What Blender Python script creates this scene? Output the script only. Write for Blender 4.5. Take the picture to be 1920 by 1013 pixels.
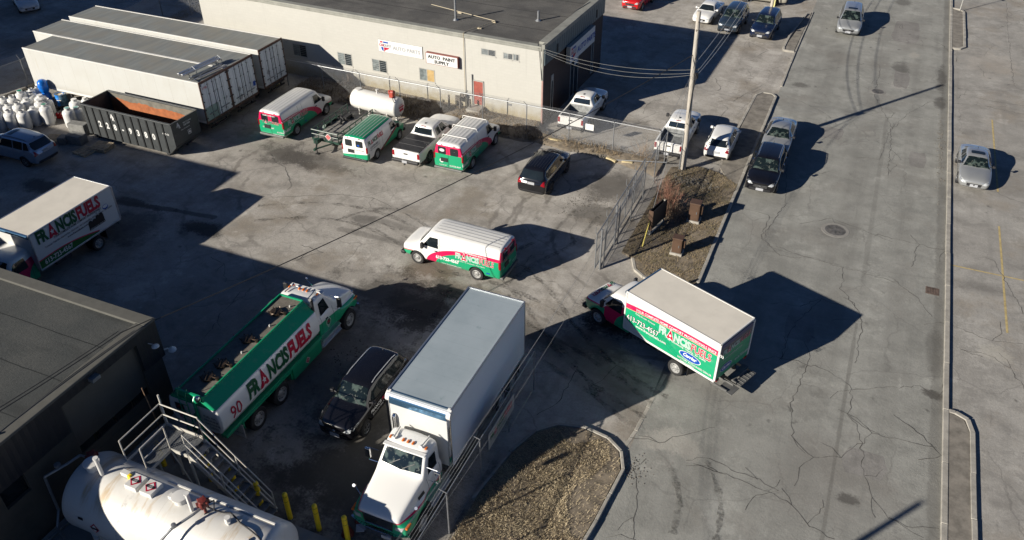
import bpy, bmesh, math, random
from math import sin, cos, tan, pi, radians, sqrt, atan2, hypot
from mathutils import Vector, Matrix
from mathutils.bvhtree import BVHTree
from mathutils import geometry as mgeo

for o in list(bpy.data.objects): bpy.data.objects.remove(o)
scn = bpy.context.scene
COL = scn.collection
random.seed(7)

# ------------------------------------------------------------------ camera
CAM_H, CAM_F, CAM_P, CAM_Y = 25.0, 1551.6, 0.6292, -0.4092
cam = bpy.data.cameras.new('camera'); cam.sensor_width = 36.0; cam.lens = CAM_F / 1920 * 36.0
cam.clip_end = 2000; cam.clip_start = 0.1
camo = bpy.data.objects.new('camera', cam); COL.objects.link(camo)
camo.location = (0, 0, CAM_H)
FWD = Vector((sin(CAM_Y) * cos(CAM_P), cos(CAM_Y) * cos(CAM_P), -sin(CAM_P)))
RGT = Vector((cos(CAM_Y), -sin(CAM_Y), 0)); UPV = RGT.cross(FWD)
camo.rotation_euler = Matrix((RGT, UPV, -FWD)).transposed().to_euler()
scn.camera = camo
scn.render.resolution_x = 1024; scn.render.resolution_y = 540

# ------------------------------------------------------------------ sky, sun, exposure
SUN_AZ, SUN_EL = 216.0, 21.4        # compass style: degrees from +Y towards +X
w = bpy.data.worlds.new('World'); scn.world = w; w.use_nodes = True
nt = w.node_tree; bg = nt.nodes['Background']; bg.inputs[1].default_value = 0.05
sk = nt.nodes.new('ShaderNodeTexSky'); sk.sky_type = 'NISHITA'; sk.sun_disc = False
sk.sun_elevation = radians(SUN_EL); sk.sun_rotation = radians(SUN_AZ)
sk.air_density = 0.42; sk.dust_density = 0.0; sk.ozone_density = 5.0
nt.links.new(sk.outputs[0], bg.inputs[0])
sl = bpy.data.lights.new('sun', 'SUN'); sl.energy = 5.0; sl.angle = radians(0.5); sl.color = (1.0, 0.93, 0.82)
slo = bpy.data.objects.new('sun', sl); COL.objects.link(slo)
sdir = Vector((sin(radians(SUN_AZ)) * cos(radians(SUN_EL)), cos(radians(SUN_AZ)) * cos(radians(SUN_EL)), sin(radians(SUN_EL))))
slo.rotation_euler = sdir.to_track_quat('Z', 'Y').to_euler(); slo.location = sdir * 80
scn.view_settings.view_transform = 'Standard'; scn.view_settings.look = 'None'
scn.view_settings.gamma = 1.0; scn.view_settings.exposure = 0.84
try: scn.render.engine = 'CYCLES'
except Exception: pass

def ray(px, py): return (px - 960) * RGT - (py - 506.5) * UPV + CAM_F * FWD
def G(px, py, z=0.0):                # real point at height z seen at that place of the survey picture
    d = ray(px, py); t = (z - CAM_H) / d.z
    return Vector((d.x * t, d.y * t, z))
def GW(px, py, p0, n):               # real point on a vertical wall plane
    d = ray(px, py); o = Vector((0, 0, CAM_H)); t = (Vector(p0) - o).dot(Vector(n)) / d.dot(Vector(n))
    return o + d * t

# ------------------------------------------------------------------ node expressions and materials
class E:
    def __init__(s, nt, v): s.nt, s.v = nt, v
    def _m(s, op, *a, clamp=False):
        n = s.nt.nodes.new('ShaderNodeMath'); n.operation = op; n.use_clamp = clamp
        for i, x in enumerate(a):
            x = x.v if isinstance(x, E) else x
            if isinstance(x, (int, float)): n.inputs[i].default_value = x
            else: s.nt.links.new(x, n.inputs[i])
        return E(s.nt, n.outputs[0])
    def __add__(s, o): return s._m('ADD', s, o)
    __radd__ = __add__
    def __sub__(s, o): return s._m('SUBTRACT', s, o)
    def __rsub__(s, o): return s._m('SUBTRACT', o, s)
    def __mul__(s, o): return s._m('MULTIPLY', s, o)
    __rmul__ = __mul__
    def __truediv__(s, o): return s._m('DIVIDE', s, o)
    def lt(s, o): return s._m('LESS_THAN', s, o)
    def gt(s, o): return s._m('GREATER_THAN', s, o)
    def abs(s): return s._m('ABSOLUTE', s)
    def sqrt(s): return s._m('SQRT', s)
    def max(s, o): return s._m('MAXIMUM', s, o)
    def min(s, o): return s._m('MINIMUM', s, o)
    def pow(s, o): return s._m('POWER', s, o)
    def mod(s, o): return s._m('PINGPONG', s, o)
    def sin(s): return s._m('SINE', s)
    def step(s, a, b):               # smooth map a..b -> 0..1
        n = s.nt.nodes.new('ShaderNodeMapRange'); n.interpolation_type = 'SMOOTHSTEP'
        s.nt.links.new(s.v, n.inputs[0])
        n.inputs[1].default_value = a; n.inputs[2].default_value = b
        return E(s.nt, n.outputs[0])

class MT:
    def __init__(s, name, rough=0.6, metal=0.0, spec=0.5, coat=0.0):
        s.m = bpy.data.materials.new(name); s.m.use_nodes = True; s.nt = s.m.node_tree
        s.b = s.nt.nodes['Principled BSDF']
        s.b.inputs['Roughness'].default_value = rough; s.b.inputs['Metallic'].default_value = metal
        s.b.inputs['Specular IOR Level'].default_value = spec; s.b.inputs['Coat Weight'].default_value = coat
        s.b.inputs['Coat Roughness'].default_value = 0.05
        t = s.nt.nodes.new('ShaderNodeTexCoord'); s.co = t.outputs['Object']
        q = s.nt.nodes.new('ShaderNodeSeparateXYZ'); s.nt.links.new(s.co, q.inputs[0])
        s.x, s.y, s.z = [E(s.nt, q.outputs[i]) for i in range(3)]
    def vec(s, sx, sy, sz):
        n = s.nt.nodes.new('ShaderNodeMapping'); s.nt.links.new(s.co, n.inputs[0]); n.inputs['Scale'].default_value = (sx, sy, sz)
        return n.outputs[0]
    def noise(s, sc, det=4, rough=0.6, vec=None, dist=0.0):
        n = s.nt.nodes.new('ShaderNodeTexNoise'); n.inputs['Scale'].default_value = sc; n.inputs['Detail'].default_value = det
        n.inputs['Roughness'].default_value = rough; n.inputs['Distortion'].default_value = dist
        s.nt.links.new(vec or s.co, n.inputs['Vector']); return E(s.nt, n.outputs[0])
    def ncol(s, sc, amp, det=3):
        n = s.nt.nodes.new('ShaderNodeTexNoise'); n.inputs['Scale'].default_value = sc; n.inputs['Detail'].default_value = det
        s.nt.links.new(s.co, n.inputs['Vector'])
        a = s.nt.nodes.new('ShaderNodeVectorMath'); a.operation = 'MULTIPLY_ADD'
        s.nt.links.new(n.outputs[1], a.inputs[0]); a.inputs[1].default_value = (amp,) * 3; s.nt.links.new(s.co, a.inputs[2])
        return a.outputs[0]
    def voro(s, sc, vec=None, feat='DISTANCE_TO_EDGE'):
        n = s.nt.nodes.new('ShaderNodeTexVoronoi'); n.feature = feat; n.inputs['Scale'].default_value = sc
        s.nt.links.new(vec or s.co, n.inputs['Vector']); return E(s.nt, n.outputs[0])
    def rgb(s, c):
        n = s.nt.nodes.new('ShaderNodeRGB'); n.outputs[0].default_value = (*c, 1); return n.outputs[0]
    def mix(s, f, a, b, mode='MIX'):
        n = s.nt.nodes.new('ShaderNodeMix'); n.data_type = 'RGBA'; n.blend_type = mode
        f = f.v if isinstance(f, E) else f
        if isinstance(f, (int, float)): n.inputs[0].default_value = f
        else: s.nt.links.new(f, n.inputs[0])
        for i, c in ((6, a), (7, b)):
            if isinstance(c, tuple): n.inputs[i].default_value = (*c, 1)
            else: s.nt.links.new(c, n.inputs[i])
        return n.outputs[2]
    def out(s, c, bump=None, bs=0.2, bd=0.02, rough=None):
        if isinstance(c, tuple): c = s.rgb(c)
        s.nt.links.new(c, s.b.inputs['Base Color'])
        if bump is not None:
            n = s.nt.nodes.new('ShaderNodeBump'); n.inputs['Strength'].default_value = bs; n.inputs['Distance'].default_value = bd
            s.nt.links.new(bump.v, n.inputs['Height']); s.nt.links.new(n.outputs[0], s.b.inputs['Normal'])
        if rough is not None: s.nt.links.new(rough.v, s.b.inputs['Roughness'])
        return s.m

_mc = {}
def plain(name, col, rough=0.6, metal=0.0, spec=0.5, coat=0.0, var=0.12, sc=3.0, dirt=None, bump=0.0):
    k = (name, col)
    if k in _mc: return _mc[k]
    t = MT(name, rough, metal, spec, coat)
    n = t.noise(sc, 5, 0.65)
    c = t.mix(n.step(0.3, 0.75), col, tuple(max(0, x * (1 - var * 2)) for x in col))
    if dirt: c = t.mix(t.noise(sc * 1.7, 6, 0.7).step(0.55, 0.75) * 0.7, c, dirt)
    m = t.out(c, t.noise(sc * 25, 3) if bump else None, bump, 0.01)
    _mc[k] = m; return m

GREEN = (0.008, 0.27, 0.125); RED = (0.50, 0.008, 0.07); WHITE = (0.64, 0.635, 0.61)
M_white = plain('white_paint', WHITE, 0.28, coat=0.5, var=0.03, dirt=(0.48, 0.46, 0.42))
M_whitem = plain('white_enamel', (0.58, 0.57, 0.54), 0.45, var=0.04, sc=1.2, dirt=(0.46, 0.43, 0.37))
M_black = plain('black_paint', (0.006, 0.006, 0.008), 0.16, coat=0.7, var=0.1)
M_navy = plain('navy_paint', (0.006, 0.012, 0.035), 0.16, coat=0.7, var=0.1)
M_slate = plain('slate_blue_paint', (0.03, 0.045, 0.065), 0.2, metal=0.3, coat=0.7, var=0.1)
M_bluegrey = plain('blue_grey_paint', (0.30, 0.36, 0.44), 0.25, metal=0.5, coat=0.6, var=0.05)
M_silver = plain('silver_paint', (0.36, 0.37, 0.37), 0.28, metal=0.55, coat=0.6, var=0.03)
M_beige = plain('beige_paint', (0.42, 0.40, 0.33), 0.28, metal=0.4, coat=0.6, var=0.03)
M_red = plain('red_paint', (0.42, 0.01, 0.012), 0.2, coat=0.7, var=0.05)
M_green = plain('green_paint', GREEN, 0.3, coat=0.4, var=0.08)
M_dkgreen = plain('dark_green_paint', (0.015, 0.05, 0.035), 0.45, var=0.15, dirt=(0.10, 0.09, 0.07))
M_glass = plain('dark_glass', (0.012, 0.017, 0.02), 0.05, spec=0.8, var=0.2, sc=1)
def ltg():
    t = MT('greenish_glass', .06, spec=.8); n = t.noise(3.2, 2, .4); m = t.noise(7.0, 3)
    c = t.mix(n.step(.50, .62), (.006, .010, .010), (.055, .075, .066)); c = t.mix(m.step(.60, .66) * .7, c, (.11, .12, .10)); return t.out(c)
M_ltglass = ltg()
M_tyre = plain('tyre_rubber', (0.018, 0.018, 0.019), 0.8, var=0.2, dirt=(0.06, 0.055, 0.05))
M_rim = plain('alloy_rim', (0.26, 0.27, 0.28), 0.32, metal=0.8, var=0.1)
M_rimd = plain('dark_rim', (0.05, 0.05, 0.055), 0.35, metal=0.6, var=0.1)
M_steelrim = plain('painted_steel_rim', (0.30, 0.30, 0.29), 0.45, metal=0.1, var=0.1)
M_trim = plain('black_plastic', (0.018, 0.018, 0.02), 0.55, var=0.2)
M_chrome = plain('chrome', (0.72, 0.73, 0.74), 0.12, metal=1.0, var=0.03)
M_alu = plain('aluminium', (0.60, 0.61, 0.62), 0.34, metal=0.9, var=0.08, sc=6)
M_galv = plain('galvanised_steel', (0.27, 0.28, 0.29), 0.45, metal=0.55, var=0.12, sc=8)
M_lamp = plain('lamp_lens', (0.42, 0.44, 0.45), 0.08, var=0.2, sc=12)
M_amber = plain('amber_lens', (0.65, 0.16, 0.02), 0.2, var=0.1)
M_tail = plain('red_lens', (0.26, 0.006, 0.012), 0.15, var=0.2, sc=10)
M_plate = plain('plate_white', (0.36, 0.37, 0.39), 0.4, var=0.1, sc=20)
M_steel = plain('dark_chassis_steel', (0.03, 0.03, 0.032), 0.6, var=0.3, dirt=(0.08, 0.07, 0.06))
M_yellow = plain('safety_yellow', (0.86, 0.60, 0.02), 0.45, var=0.06, dirt=(0.4, 0.28, 0.05))
M_conc = plain('concrete', (0.36, 0.34, 0.30), 0.9, var=0.15, sc=2.5, dirt=(0.2, 0.19, 0.17), bump=0.4)
M_rust = plain('rust', (0.28, 0.09, 0.035), 0.85, var=0.25, sc=4, dirt=(0.16, 0.06, 0.03), bump=0.3)
M_wood = plain('weathered_wood', (0.50, 0.40, 0.27), 0.85, var=0.25, sc=5, dirt=(0.2, 0.16, 0.11), bump=0.4)
M_wire = plain('cable_black', (0.02, 0.02, 0.022), 0.5, var=0.1)
M_wirel = plain('cable_grey', (0.24, 0.24, 0.23), 0.5, var=0.1)
M_txw = plain('white_vinyl', (0.60, 0.60, 0.58), 0.35, var=0.03)
M_txg = plain('green_vinyl', (0.004, 0.075, 0.028), 0.35, var=0.03)
M_txr = plain('red_vinyl', (0.40, 0.006, 0.035), 0.35, var=0.03)
M_txk = plain('black_vinyl', (0.01, 0.01, 0.012), 0.4, var=0.03)
M_txb = plain('blue_vinyl', (0.005, 0.06, 0.32), 0.35, var=0.03)
M_txs = plain('grey_vinyl', (0.30, 0.31, 0.32), 0.4, var=0.03)
M_seat = plain('seat_cloth', (0.10, 0.10, 0.10), 0.9)
M_txp = plain('pale_green_vinyl', (0.30, 0.46, 0.38), 0.35, var=0.03)
TXM = [M_txw, M_txg, M_txr, M_txk, M_txb, M_txs, M_txp]

# ------------------------------------------------------------------ object helpers
def tag(o, label=None, cat=None, group=None, kind=None):
    if label: o['label'] = label
    if cat: o['category'] = cat
    if group: o['group'] = group
    if kind: o['kind'] = kind
    return o
def thing(name, label, cat, loc=(0, 0, 0), rz=0.0, group=None):
    o = bpy.data.objects.new(name, None); COL.objects.link(o); o.empty_display_size = 0.3
    o.location = loc; o.rotation_euler = (0, 0, rz)
    return tag(o, label, cat, group)
def finish(name, me, mats, parent, smooth=False, ang=35, bevel=0.0):
    o = bpy.data.objects.new(name, me); COL.objects.link(o)
    if not isinstance(mats, (list, tuple)): mats = [mats]
    for m in mats: me.materials.append(m)
    if parent is not None: o.parent = parent
    if smooth:
        me.shade_smooth()
        try: me.set_sharp_from_angle(angle=radians(ang))
        except Exception: pass
    if bevel:
        md = o.modifiers.new('bevel', 'BEVEL'); md.width = bevel; md.segments = 2; md.limit_method = 'ANGLE'; md.angle_limit = radians(40)
        md.harden_normals = False
    return o
def obj(name, bm, mats, parent=None, smooth=False, ang=35, bevel=0.0, kind=None, fix=True):
    if fix: bmesh.ops.recalc_face_normals(bm, faces=bm.faces)
    me = bpy.data.meshes.new(name); bm.to_mesh(me); bm.free()
    o = finish(name, me, mats, parent, smooth, ang, bevel)
    if kind: o['kind'] = kind
    return o
def BM(): return bmesh.new()
def box(bm, c, s, rz=0.0, m=0, rot=None):
    c = Vector(c); R = rot or Matrix.Rotation(rz, 3, 'Z')
    v = [bm.verts.new(c + R @ Vector((sx * s[0] / 2, sy * s[1] / 2, sz * s[2] / 2))) for sx, sy, sz in
         ((-1, -1, -1), (1, -1, -1), (1, 1, -1), (-1, 1, -1), (-1, -1, 1), (1, -1, 1), (1, 1, 1), (-1, 1, 1))]
    for f in ((3, 2, 1, 0), (4, 5, 6, 7), (0, 1, 5, 4), (1, 2, 6, 5), (2, 3, 7, 6), (3, 0, 4, 7)):
        bm.faces.new([v[i] for i in f]).material_index = m
    return bm
def box2(bm, a, b, m=0):
    return box(bm, [(a[i] + b[i]) / 2 for i in range(3)], [abs(b[i] - a[i]) for i in range(3)], m=m)
def cyl(bm, p0, p1, r0, r1=None, n=10, m=0, caps=True):
    p0, p1 = Vector(p0), Vector(p1); r1 = r0 if r1 is None else r1
    d = (p1 - p0).normalized(); a = Vector((0, 0, 1)) if abs(d.z) < 0.9 else Vector((1, 0, 0))
    u = d.cross(a).normalized(); v = d.cross(u)
    A = [bm.verts.new(p0 + (u * cos(2 * pi * i / n) + v * sin(2 * pi * i / n)) * r0) for i in range(n)]
    B = [bm.verts.new(p1 + (u * cos(2 * pi * i / n) + v * sin(2 * pi * i / n)) * r1) for i in range(n)]
    for i in range(n): bm.faces.new((A[i], A[(i + 1) % n], B[(i + 1) % n], B[i])).material_index = m
    if caps:
        bm.faces.new(A[::-1]).material_index = m; bm.faces.new(B).material_index = m
    return bm
def tube(bm, pts, r, n=6, m=0):
    for a, b in zip(pts[:-1], pts[1:]): cyl(bm, a, b, r, r, n, m)
    return bm
def prism(bm, pts, z0, z1, m=0):
    A = [bm.verts.new((p[0], p[1], z0)) for p in pts]; B = [bm.verts.new((p[0], p[1], z1)) for p in pts]
    n = len(pts)
    for i in range(n): bm.faces.new((A[i], A[(i + 1) % n], B[(i + 1) % n], B[i])).material_index = m
    bm.faces.new(A[::-1]).material_index = m; bm.faces.new(B).material_index = m
    return bm
def yprism(bm, pts, y0, y1, m=0):      # outline in x,z swept along y
    A = [bm.verts.new((p[0], y0, p[1])) for p in pts]; B = [bm.verts.new((p[0], y1, p[1])) for p in pts]
    n = len(pts)
    for i in range(n): bm.faces.new((A[i], A[(i + 1) % n], B[(i + 1) % n], B[i])).material_index = m
    bm.faces.new(A[::-1]).material_index = m; bm.faces.new(B).material_index = m
    return bm
def lathe(bm, prof, axis='z', n=20, c=(0, 0, 0), m=0):
    c = Vector(c); rings = []
    for r, h in prof:
        if r < 1e-5:
            p = {'z': (0, 0, h), 'y': (0, h, 0), 'x': (h, 0, 0)}[axis]; rings.append([bm.verts.new(c + Vector(p))]); continue
        R = []
        for i in range(n):
            a = 2 * pi * i / n; u, v = r * cos(a), r * sin(a)
            R.append(bm.verts.new(c + Vector({'z': (u, v, h), 'y': (u, h, v), 'x': (h, u, v)}[axis])))
        rings.append(R)
    for A, B in zip(rings[:-1], rings[1:]):
        for i in range(n):
            j = (i + 1) % n
            if len(A) == 1 and len(B) == 1: continue
            if len(A) == 1: f = (A[0], B[i], B[j])
            elif len(B) == 1: f = (A[i], A[j], B[0])
            else: f = (A[i], A[j], B[j], B[i])
            bm.faces.new(f).material_index = m
    return bm
def sheet(bm, pts, z, m=0):
    try:
        f = bm.faces.new([bm.verts.new((p[0], p[1], z)) for p in pts]); f.material_index = m
    except ValueError: pass
    return bm
def dup(root, loc, rz, label, group=None):
    r = root.copy(); COL.objects.link(r); r.location = loc; r.rotation_euler = (0, 0, rz); r['label'] = label
    if group: r['group'] = group
    for ch in [c for c in root.children]:
        c = ch.copy(); COL.objects.link(c); c.parent = r
        for g in [k for k in ch.children]:
            d = g.copy(); COL.objects.link(d); d.parent = c
    return r
def evalmesh(o):
    dg = bpy.context.evaluated_depsgraph_get()
    me = bpy.data.meshes.new_from_object(o.evaluated_get(dg)); return me

# ------------------------------------------------------------------ text
_tc = {}
def text2d(s, size, off=0.0, xs=1.0, shear=0.0, spacing=1.0):
    k = (s, round(off / size, 3), shear, spacing)
    if k not in _tc:
        cu = bpy.data.curves.new('t', 'FONT'); cu.body = s; cu.size = 1.0; cu.offset = off / size; cu.shear = shear
        cu.space_character = spacing; cu.resolution_u = 2
        o = bpy.data.objects.new('t', cu); COL.objects.link(o)
        me = evalmesh(o)
        V = [(v.co.x, v.co.y) for v in me.vertices]; F = [tuple(p.vertices) for p in me.polygons]
        bpy.data.objects.remove(o); bpy.data.meshes.remove(me); bpy.data.curves.remove(cu)
        _tc[k] = (V, F)
    V, F = _tc[k]
    V = [(x * size * xs, y * size) for x, y in V]
    wd = max((v[0] for v in V), default=0)
    return V, F, wd
def tw(s, size, xs=1.0, off=0.0, spacing=1.0): return text2d(s, size, off, xs, 0, spacing)[2]
# an item is (verts2d, faces, material index, layer)
def titem(s, u, v, size, m, layer=1, off=0.0, xs=1.0, shear=0.0, spacing=1.0, center=False):
    V, F, wd = text2d(s, size, off, xs, shear, spacing)
    if center: u -= wd / 2
    return [([(a + u, b + v) for a, b in V], F, m, layer)]
def poly_item(pts, m, layer=1):
    tri = mgeo.tessellate_polygon([[Vector((p[0], p[1], 0)) for p in pts]])
    return [(list(pts), [tuple(t) for t in tri], m, layer)]
def rect_item(u0, v0, u1, v1, m, layer=1): return poly_item([(u0, v0), (u1, v0), (u1, v1), (u0, v1)], m, layer)
def oval(cu, cv, ru, rv, m, layer=1, n=24): return poly_item([(cu + ru * cos(2 * pi * i / n), cv + rv * sin(2 * pi * i / n)) for i in range(n)], m, layer)
def star(cu, cv, r, m, layer, n=5, k=0.45, rot=pi / 2):
    return poly_item([(cu + (r if i % 2 == 0 else r * k) * cos(rot + pi * i / n), cv + (r if i % 2 == 0 else r * k) * sin(rot + pi * i / n)) for i in range(2 * n)], m, layer)
def logo(u, v, h, mg=1, mr=2, outline=True, shear=0.0, total=None, full=True):
    """FR(A)NCIS FUELS with a red roof-shaped A holding a white leaf"""
    sz = h / 0.72; xs = 0.80; out = []; off = sz * (0.016 if outline else 0.050)
    def word(s, u, m):
        r = titem(s, u, v, sz, m, 3, off, xs, shear)
        if outline: r = titem(s, u, v, sz, 0, 2, off + sz * .034, xs, shear) + r
        return r, tw(s, sz, xs, off)
    a, wd = word('FR', u, mg); out += a; u += wd + h * 0.02
    tri = [(u, v - h * .12), (u + h * .5, v + h * 1.18), (u + h * 1.0, v - h * .12), (u + h * .72, v - h * .12), (u + h * .5, v + h * .02), (u + h * .28, v - h * .12)]
    if outline: out += poly_item([(u - h * .1, v - h * .2), (u + h * .5, v + h * 1.36), (u + h * 1.1, v - h * .2)], 0, 2)
    out += poly_item(tri, mr, 3); out += star(u + h * .5, v + h * .36, h * .25, 0, 4)
    u += h * 1.04
    a, wd = word('NCIS', u, mg); out += a; u += wd + h * 0.07
    a, wd = word('FUELS', u, mr); out += a
    return out
def fit(items, u0, v0, u1=None, v1=None, W=None, k=1.0):
    """scale items uniformly (about their own box) so that the width is W and the lower left is u0,v0"""
    xs = [p[0] for it in items for p in it[0]]; ys = [p[1] for it in items for p in it[0]]
    s = W / (max(xs) - min(xs)); mx, my = min(xs), min(ys)
    return [([((a - mx) * s + u0, (b - my) * s * k + v0) for a, b in V], F, m, l) for V, F, m, l in items]
def lettering(items, place, parent, name='lettering', cut=None, eps=0.004):
    """place(u, v, d) -> point at distance d off the surface"""
    bm = BM()
    for V, F, m, layer in items:
        b2 = bmesh.new()
        vs = [b2.verts.new((a, b, 0)) for a, b in V]
        for f in F:
            try: b2.faces.new([vs[i] for i in f])
            except ValueError: pass
        if cut:
            xs = [p[0] for p in V]; ys = [p[1] for p in V]
            for ax, lo, hi in ((0, min(xs), max(xs)), (1, min(ys), max(ys))):
                k = math.ceil(lo / cut) * cut
                while k < hi:
                    p = [0, 0, 0]; nn = [0, 0, 0]; p[ax] = k; nn[ax] = 1
                    bmesh.ops.bisect_plane(b2, geom=b2.verts[:] + b2.edges[:] + b2.faces[:], plane_co=p, plane_no=nn); k += cut
        mp = {}
        for v in b2.verts: mp[v] = bm.verts.new(place(v.co.x, v.co.y, 0.004 + eps * layer))
        for f in b2.faces:
            try: bm.faces.new([mp[v] for v in f.verts]).material_index = m
            except ValueError: pass
        b2.free()
    return obj(name, bm, TXM, parent, fix=False)
def flat(o, du, dv):
    o, du, dv = Vector(o), Vector(du), Vector(dv); n = du.cross(dv)
    return lambda u, v, d: o + du * u + dv * v + n * d
# ------------------------------------------------------------------ vehicle bodies
def ring(w, zb, zh, zt, wt):
    if zt > zh + 0.12:
        top = [(w * 0.955, zh - 0.03), (w * 0.90, zh + 0.03), (wt + 0.02, zt - 0.12), (wt * 0.93, zt - 0.02), (wt * 0.55, zt + 0.015), (0, zt + 0.025)]
    else:
        top = [(w * 0.955, zh - 0.04), (w * 0.88, zh), (w * 0.72, zh + (zt - zh) * .6), (w * 0.55, zt), (w * 0.3, zt + 0.01), (0, zt + 0.015)]
    return [(0, zb), (w * 0.78, zb), (w * 0.95, zb + 0.05), (w * 0.995, zb + 0.25), (w, (zb + zh) / 2 + .08), (w * 0.99, zh - 0.13)] + top
def loft(st, sub=2):
    """st: list of (x, w, zb, zh, zt, wt) or (x, explicit half ring)"""
    bm = BM(); rings = []
    for s in st:
        x = s[0]; pts = s[1] if len(s) == 2 else ring(*s[1:])
        R = [bm.verts.new((x, y, z)) for y, z in pts]
        L = [bm.verts.new((x, -y, z)) for y, z in pts[1:-1]]
        rings.append(R + L[::-1])
    n = len(rings[0])
    for A, B in zip(rings[:-1], rings[1:]):
        for i in range(n): bm.faces.new((A[i], A[(i + 1) % n], B[(i + 1) % n], B[i]))
    h = n // 2
    for R, f in ((rings[0], 0), (rings[-1], 1)):        # caps as a strip of quads left to right
        for i in range(h):
            a, b, c, d = R[i], R[(i + 1)], R[(n - i - 1) % n], R[(n - i) % n]
            q = [a, b, c, d] if i > 0 else [a, b, c]
            q = list(dict.fromkeys(q))
            if len(q) > 2: bm.faces.new(q if f else q[::-1])
    bmesh.ops.recalc_face_normals(bm, faces=bm.faces)
    me = bpy.data.meshes.new('b'); bm.to_mesh(me); bm.free()
    o = bpy.data.objects.new('b', me); COL.objects.link(o)
    if sub:
        md = o.modifiers.new('s', 'SUBSURF'); md.levels = sub; md.render_levels = sub
    return o
def carve(o, arches, cavity=None, mats=None):
    """cut wheel arches (x, z, r, halfwidth) and a cargo bed out of the body; returns mesh"""
    me = evalmesh(o); old = o.data; bpy.data.objects.remove(o)
    b = bpy.data.objects.new('b', me); COL.objects.link(b)
    bm = BM()
    for x, z, r, w in arches:
        for s in (1, -1):
            cyl(bm, (x, s * (w - 0.34), z), (x, s * (w + 0.3), z), r, r, 24)
    if cavity:
        for c in cavity: box2(bm, c[0], c[1])
    bmesh.ops.recalc_face_normals(bm, faces=bm.faces)
    cm = bpy.data.meshes.new('c'); bm.to_mesh(cm); bm.free()
    me.materials.clear(); me.materials.append(mats[0]); cm.materials.append(mats[1])
    for p in me.polygons: p.material_index = 0
    c = bpy.data.objects.new('c', cm); COL.objects.link(c)
    md = b.modifiers.new('x', 'BOOLEAN'); md.operation = 'DIFFERENCE'; md.object = c; md.solver = 'EXACT'
    try: md.material_mode = 'TRANSFER'
    except Exception: pass
    r = evalmesh(b)
    bpy.data.objects.remove(b); bpy.data.objects.remove(c)
    if len(r.polygons) < 100: return me
    return r
class Body:
    def __init__(s, root, me, name='body'):
        s.root = root; me.shade_smooth()
        try: me.set_sharp_from_angle(angle=radians(38))
        except Exception: pass
        me.name = name; s.o = bpy.data.objects.new(name, me); COL.objects.link(s.o); s.o.parent = root
        bm = BM(); bm.from_mesh(me); s.bvh = BVHTree.FromBMesh(bm); bm.free()
    def hit(s, ax, u, v):
        o, d = {'L': ((u, 4, v), (0, -1, 0)), 'R': ((u, -4, v), (0, 1, 0)), 'F': ((9, u, v), (-1, 0, 0)), 'B': ((-9, u, v), (1, 0, 0)),
                'T': ((u, v, 6), (0, 0, -1))}[ax]
        h = s.bvh.ray_cast(Vector(o), Vector(d))
        if h[0] is None:
            q = {'L': (u, 1, v), 'R': (u, -1, v), 'F': (2.3, u, v), 'B': (-2.3, u, v), 'T': (u, v, 1.5)}[ax]
            h = s.bvh.find_nearest(Vector(q))
        return h[0], Vector(d)
    def panel(s, ax, pts, mat, name, eps=0.008, cut=0.09, parent=None):
        b2 = BM(); vs = [b2.verts.new((p[0], p[1], 0)) for p in pts]; b2.faces.new(vs)
        for a, lo, hi in ((0, min(p[0] for p in pts), max(p[0] for p in pts)), (1, min(p[1] for p in pts), max(p[1] for p in pts))):
            k = math.ceil(lo / cut) * cut
            while k < hi:
                q = [0, 0, 0]; nn = [0, 0, 0]; q[a] = k; nn[a] = 1
                bmesh.ops.bisect_plane(b2, geom=b2.verts[:] + b2.edges[:] + b2.faces[:], plane_co=q, plane_no=nn); k += cut
        for v in b2.verts:
            h, d = s.hit(ax, v.co.x, v.co.y)
            v.co = h - d * eps
        return obj(name, b2, mat, parent or s.root, smooth=True, ang=60, fix=False)
    def place(s, ax, u0, sgn):
        def f(u, v, d):
            h, dd = s.hit(ax, u0 + sgn * u, v); return h - dd * d
        return f

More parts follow.
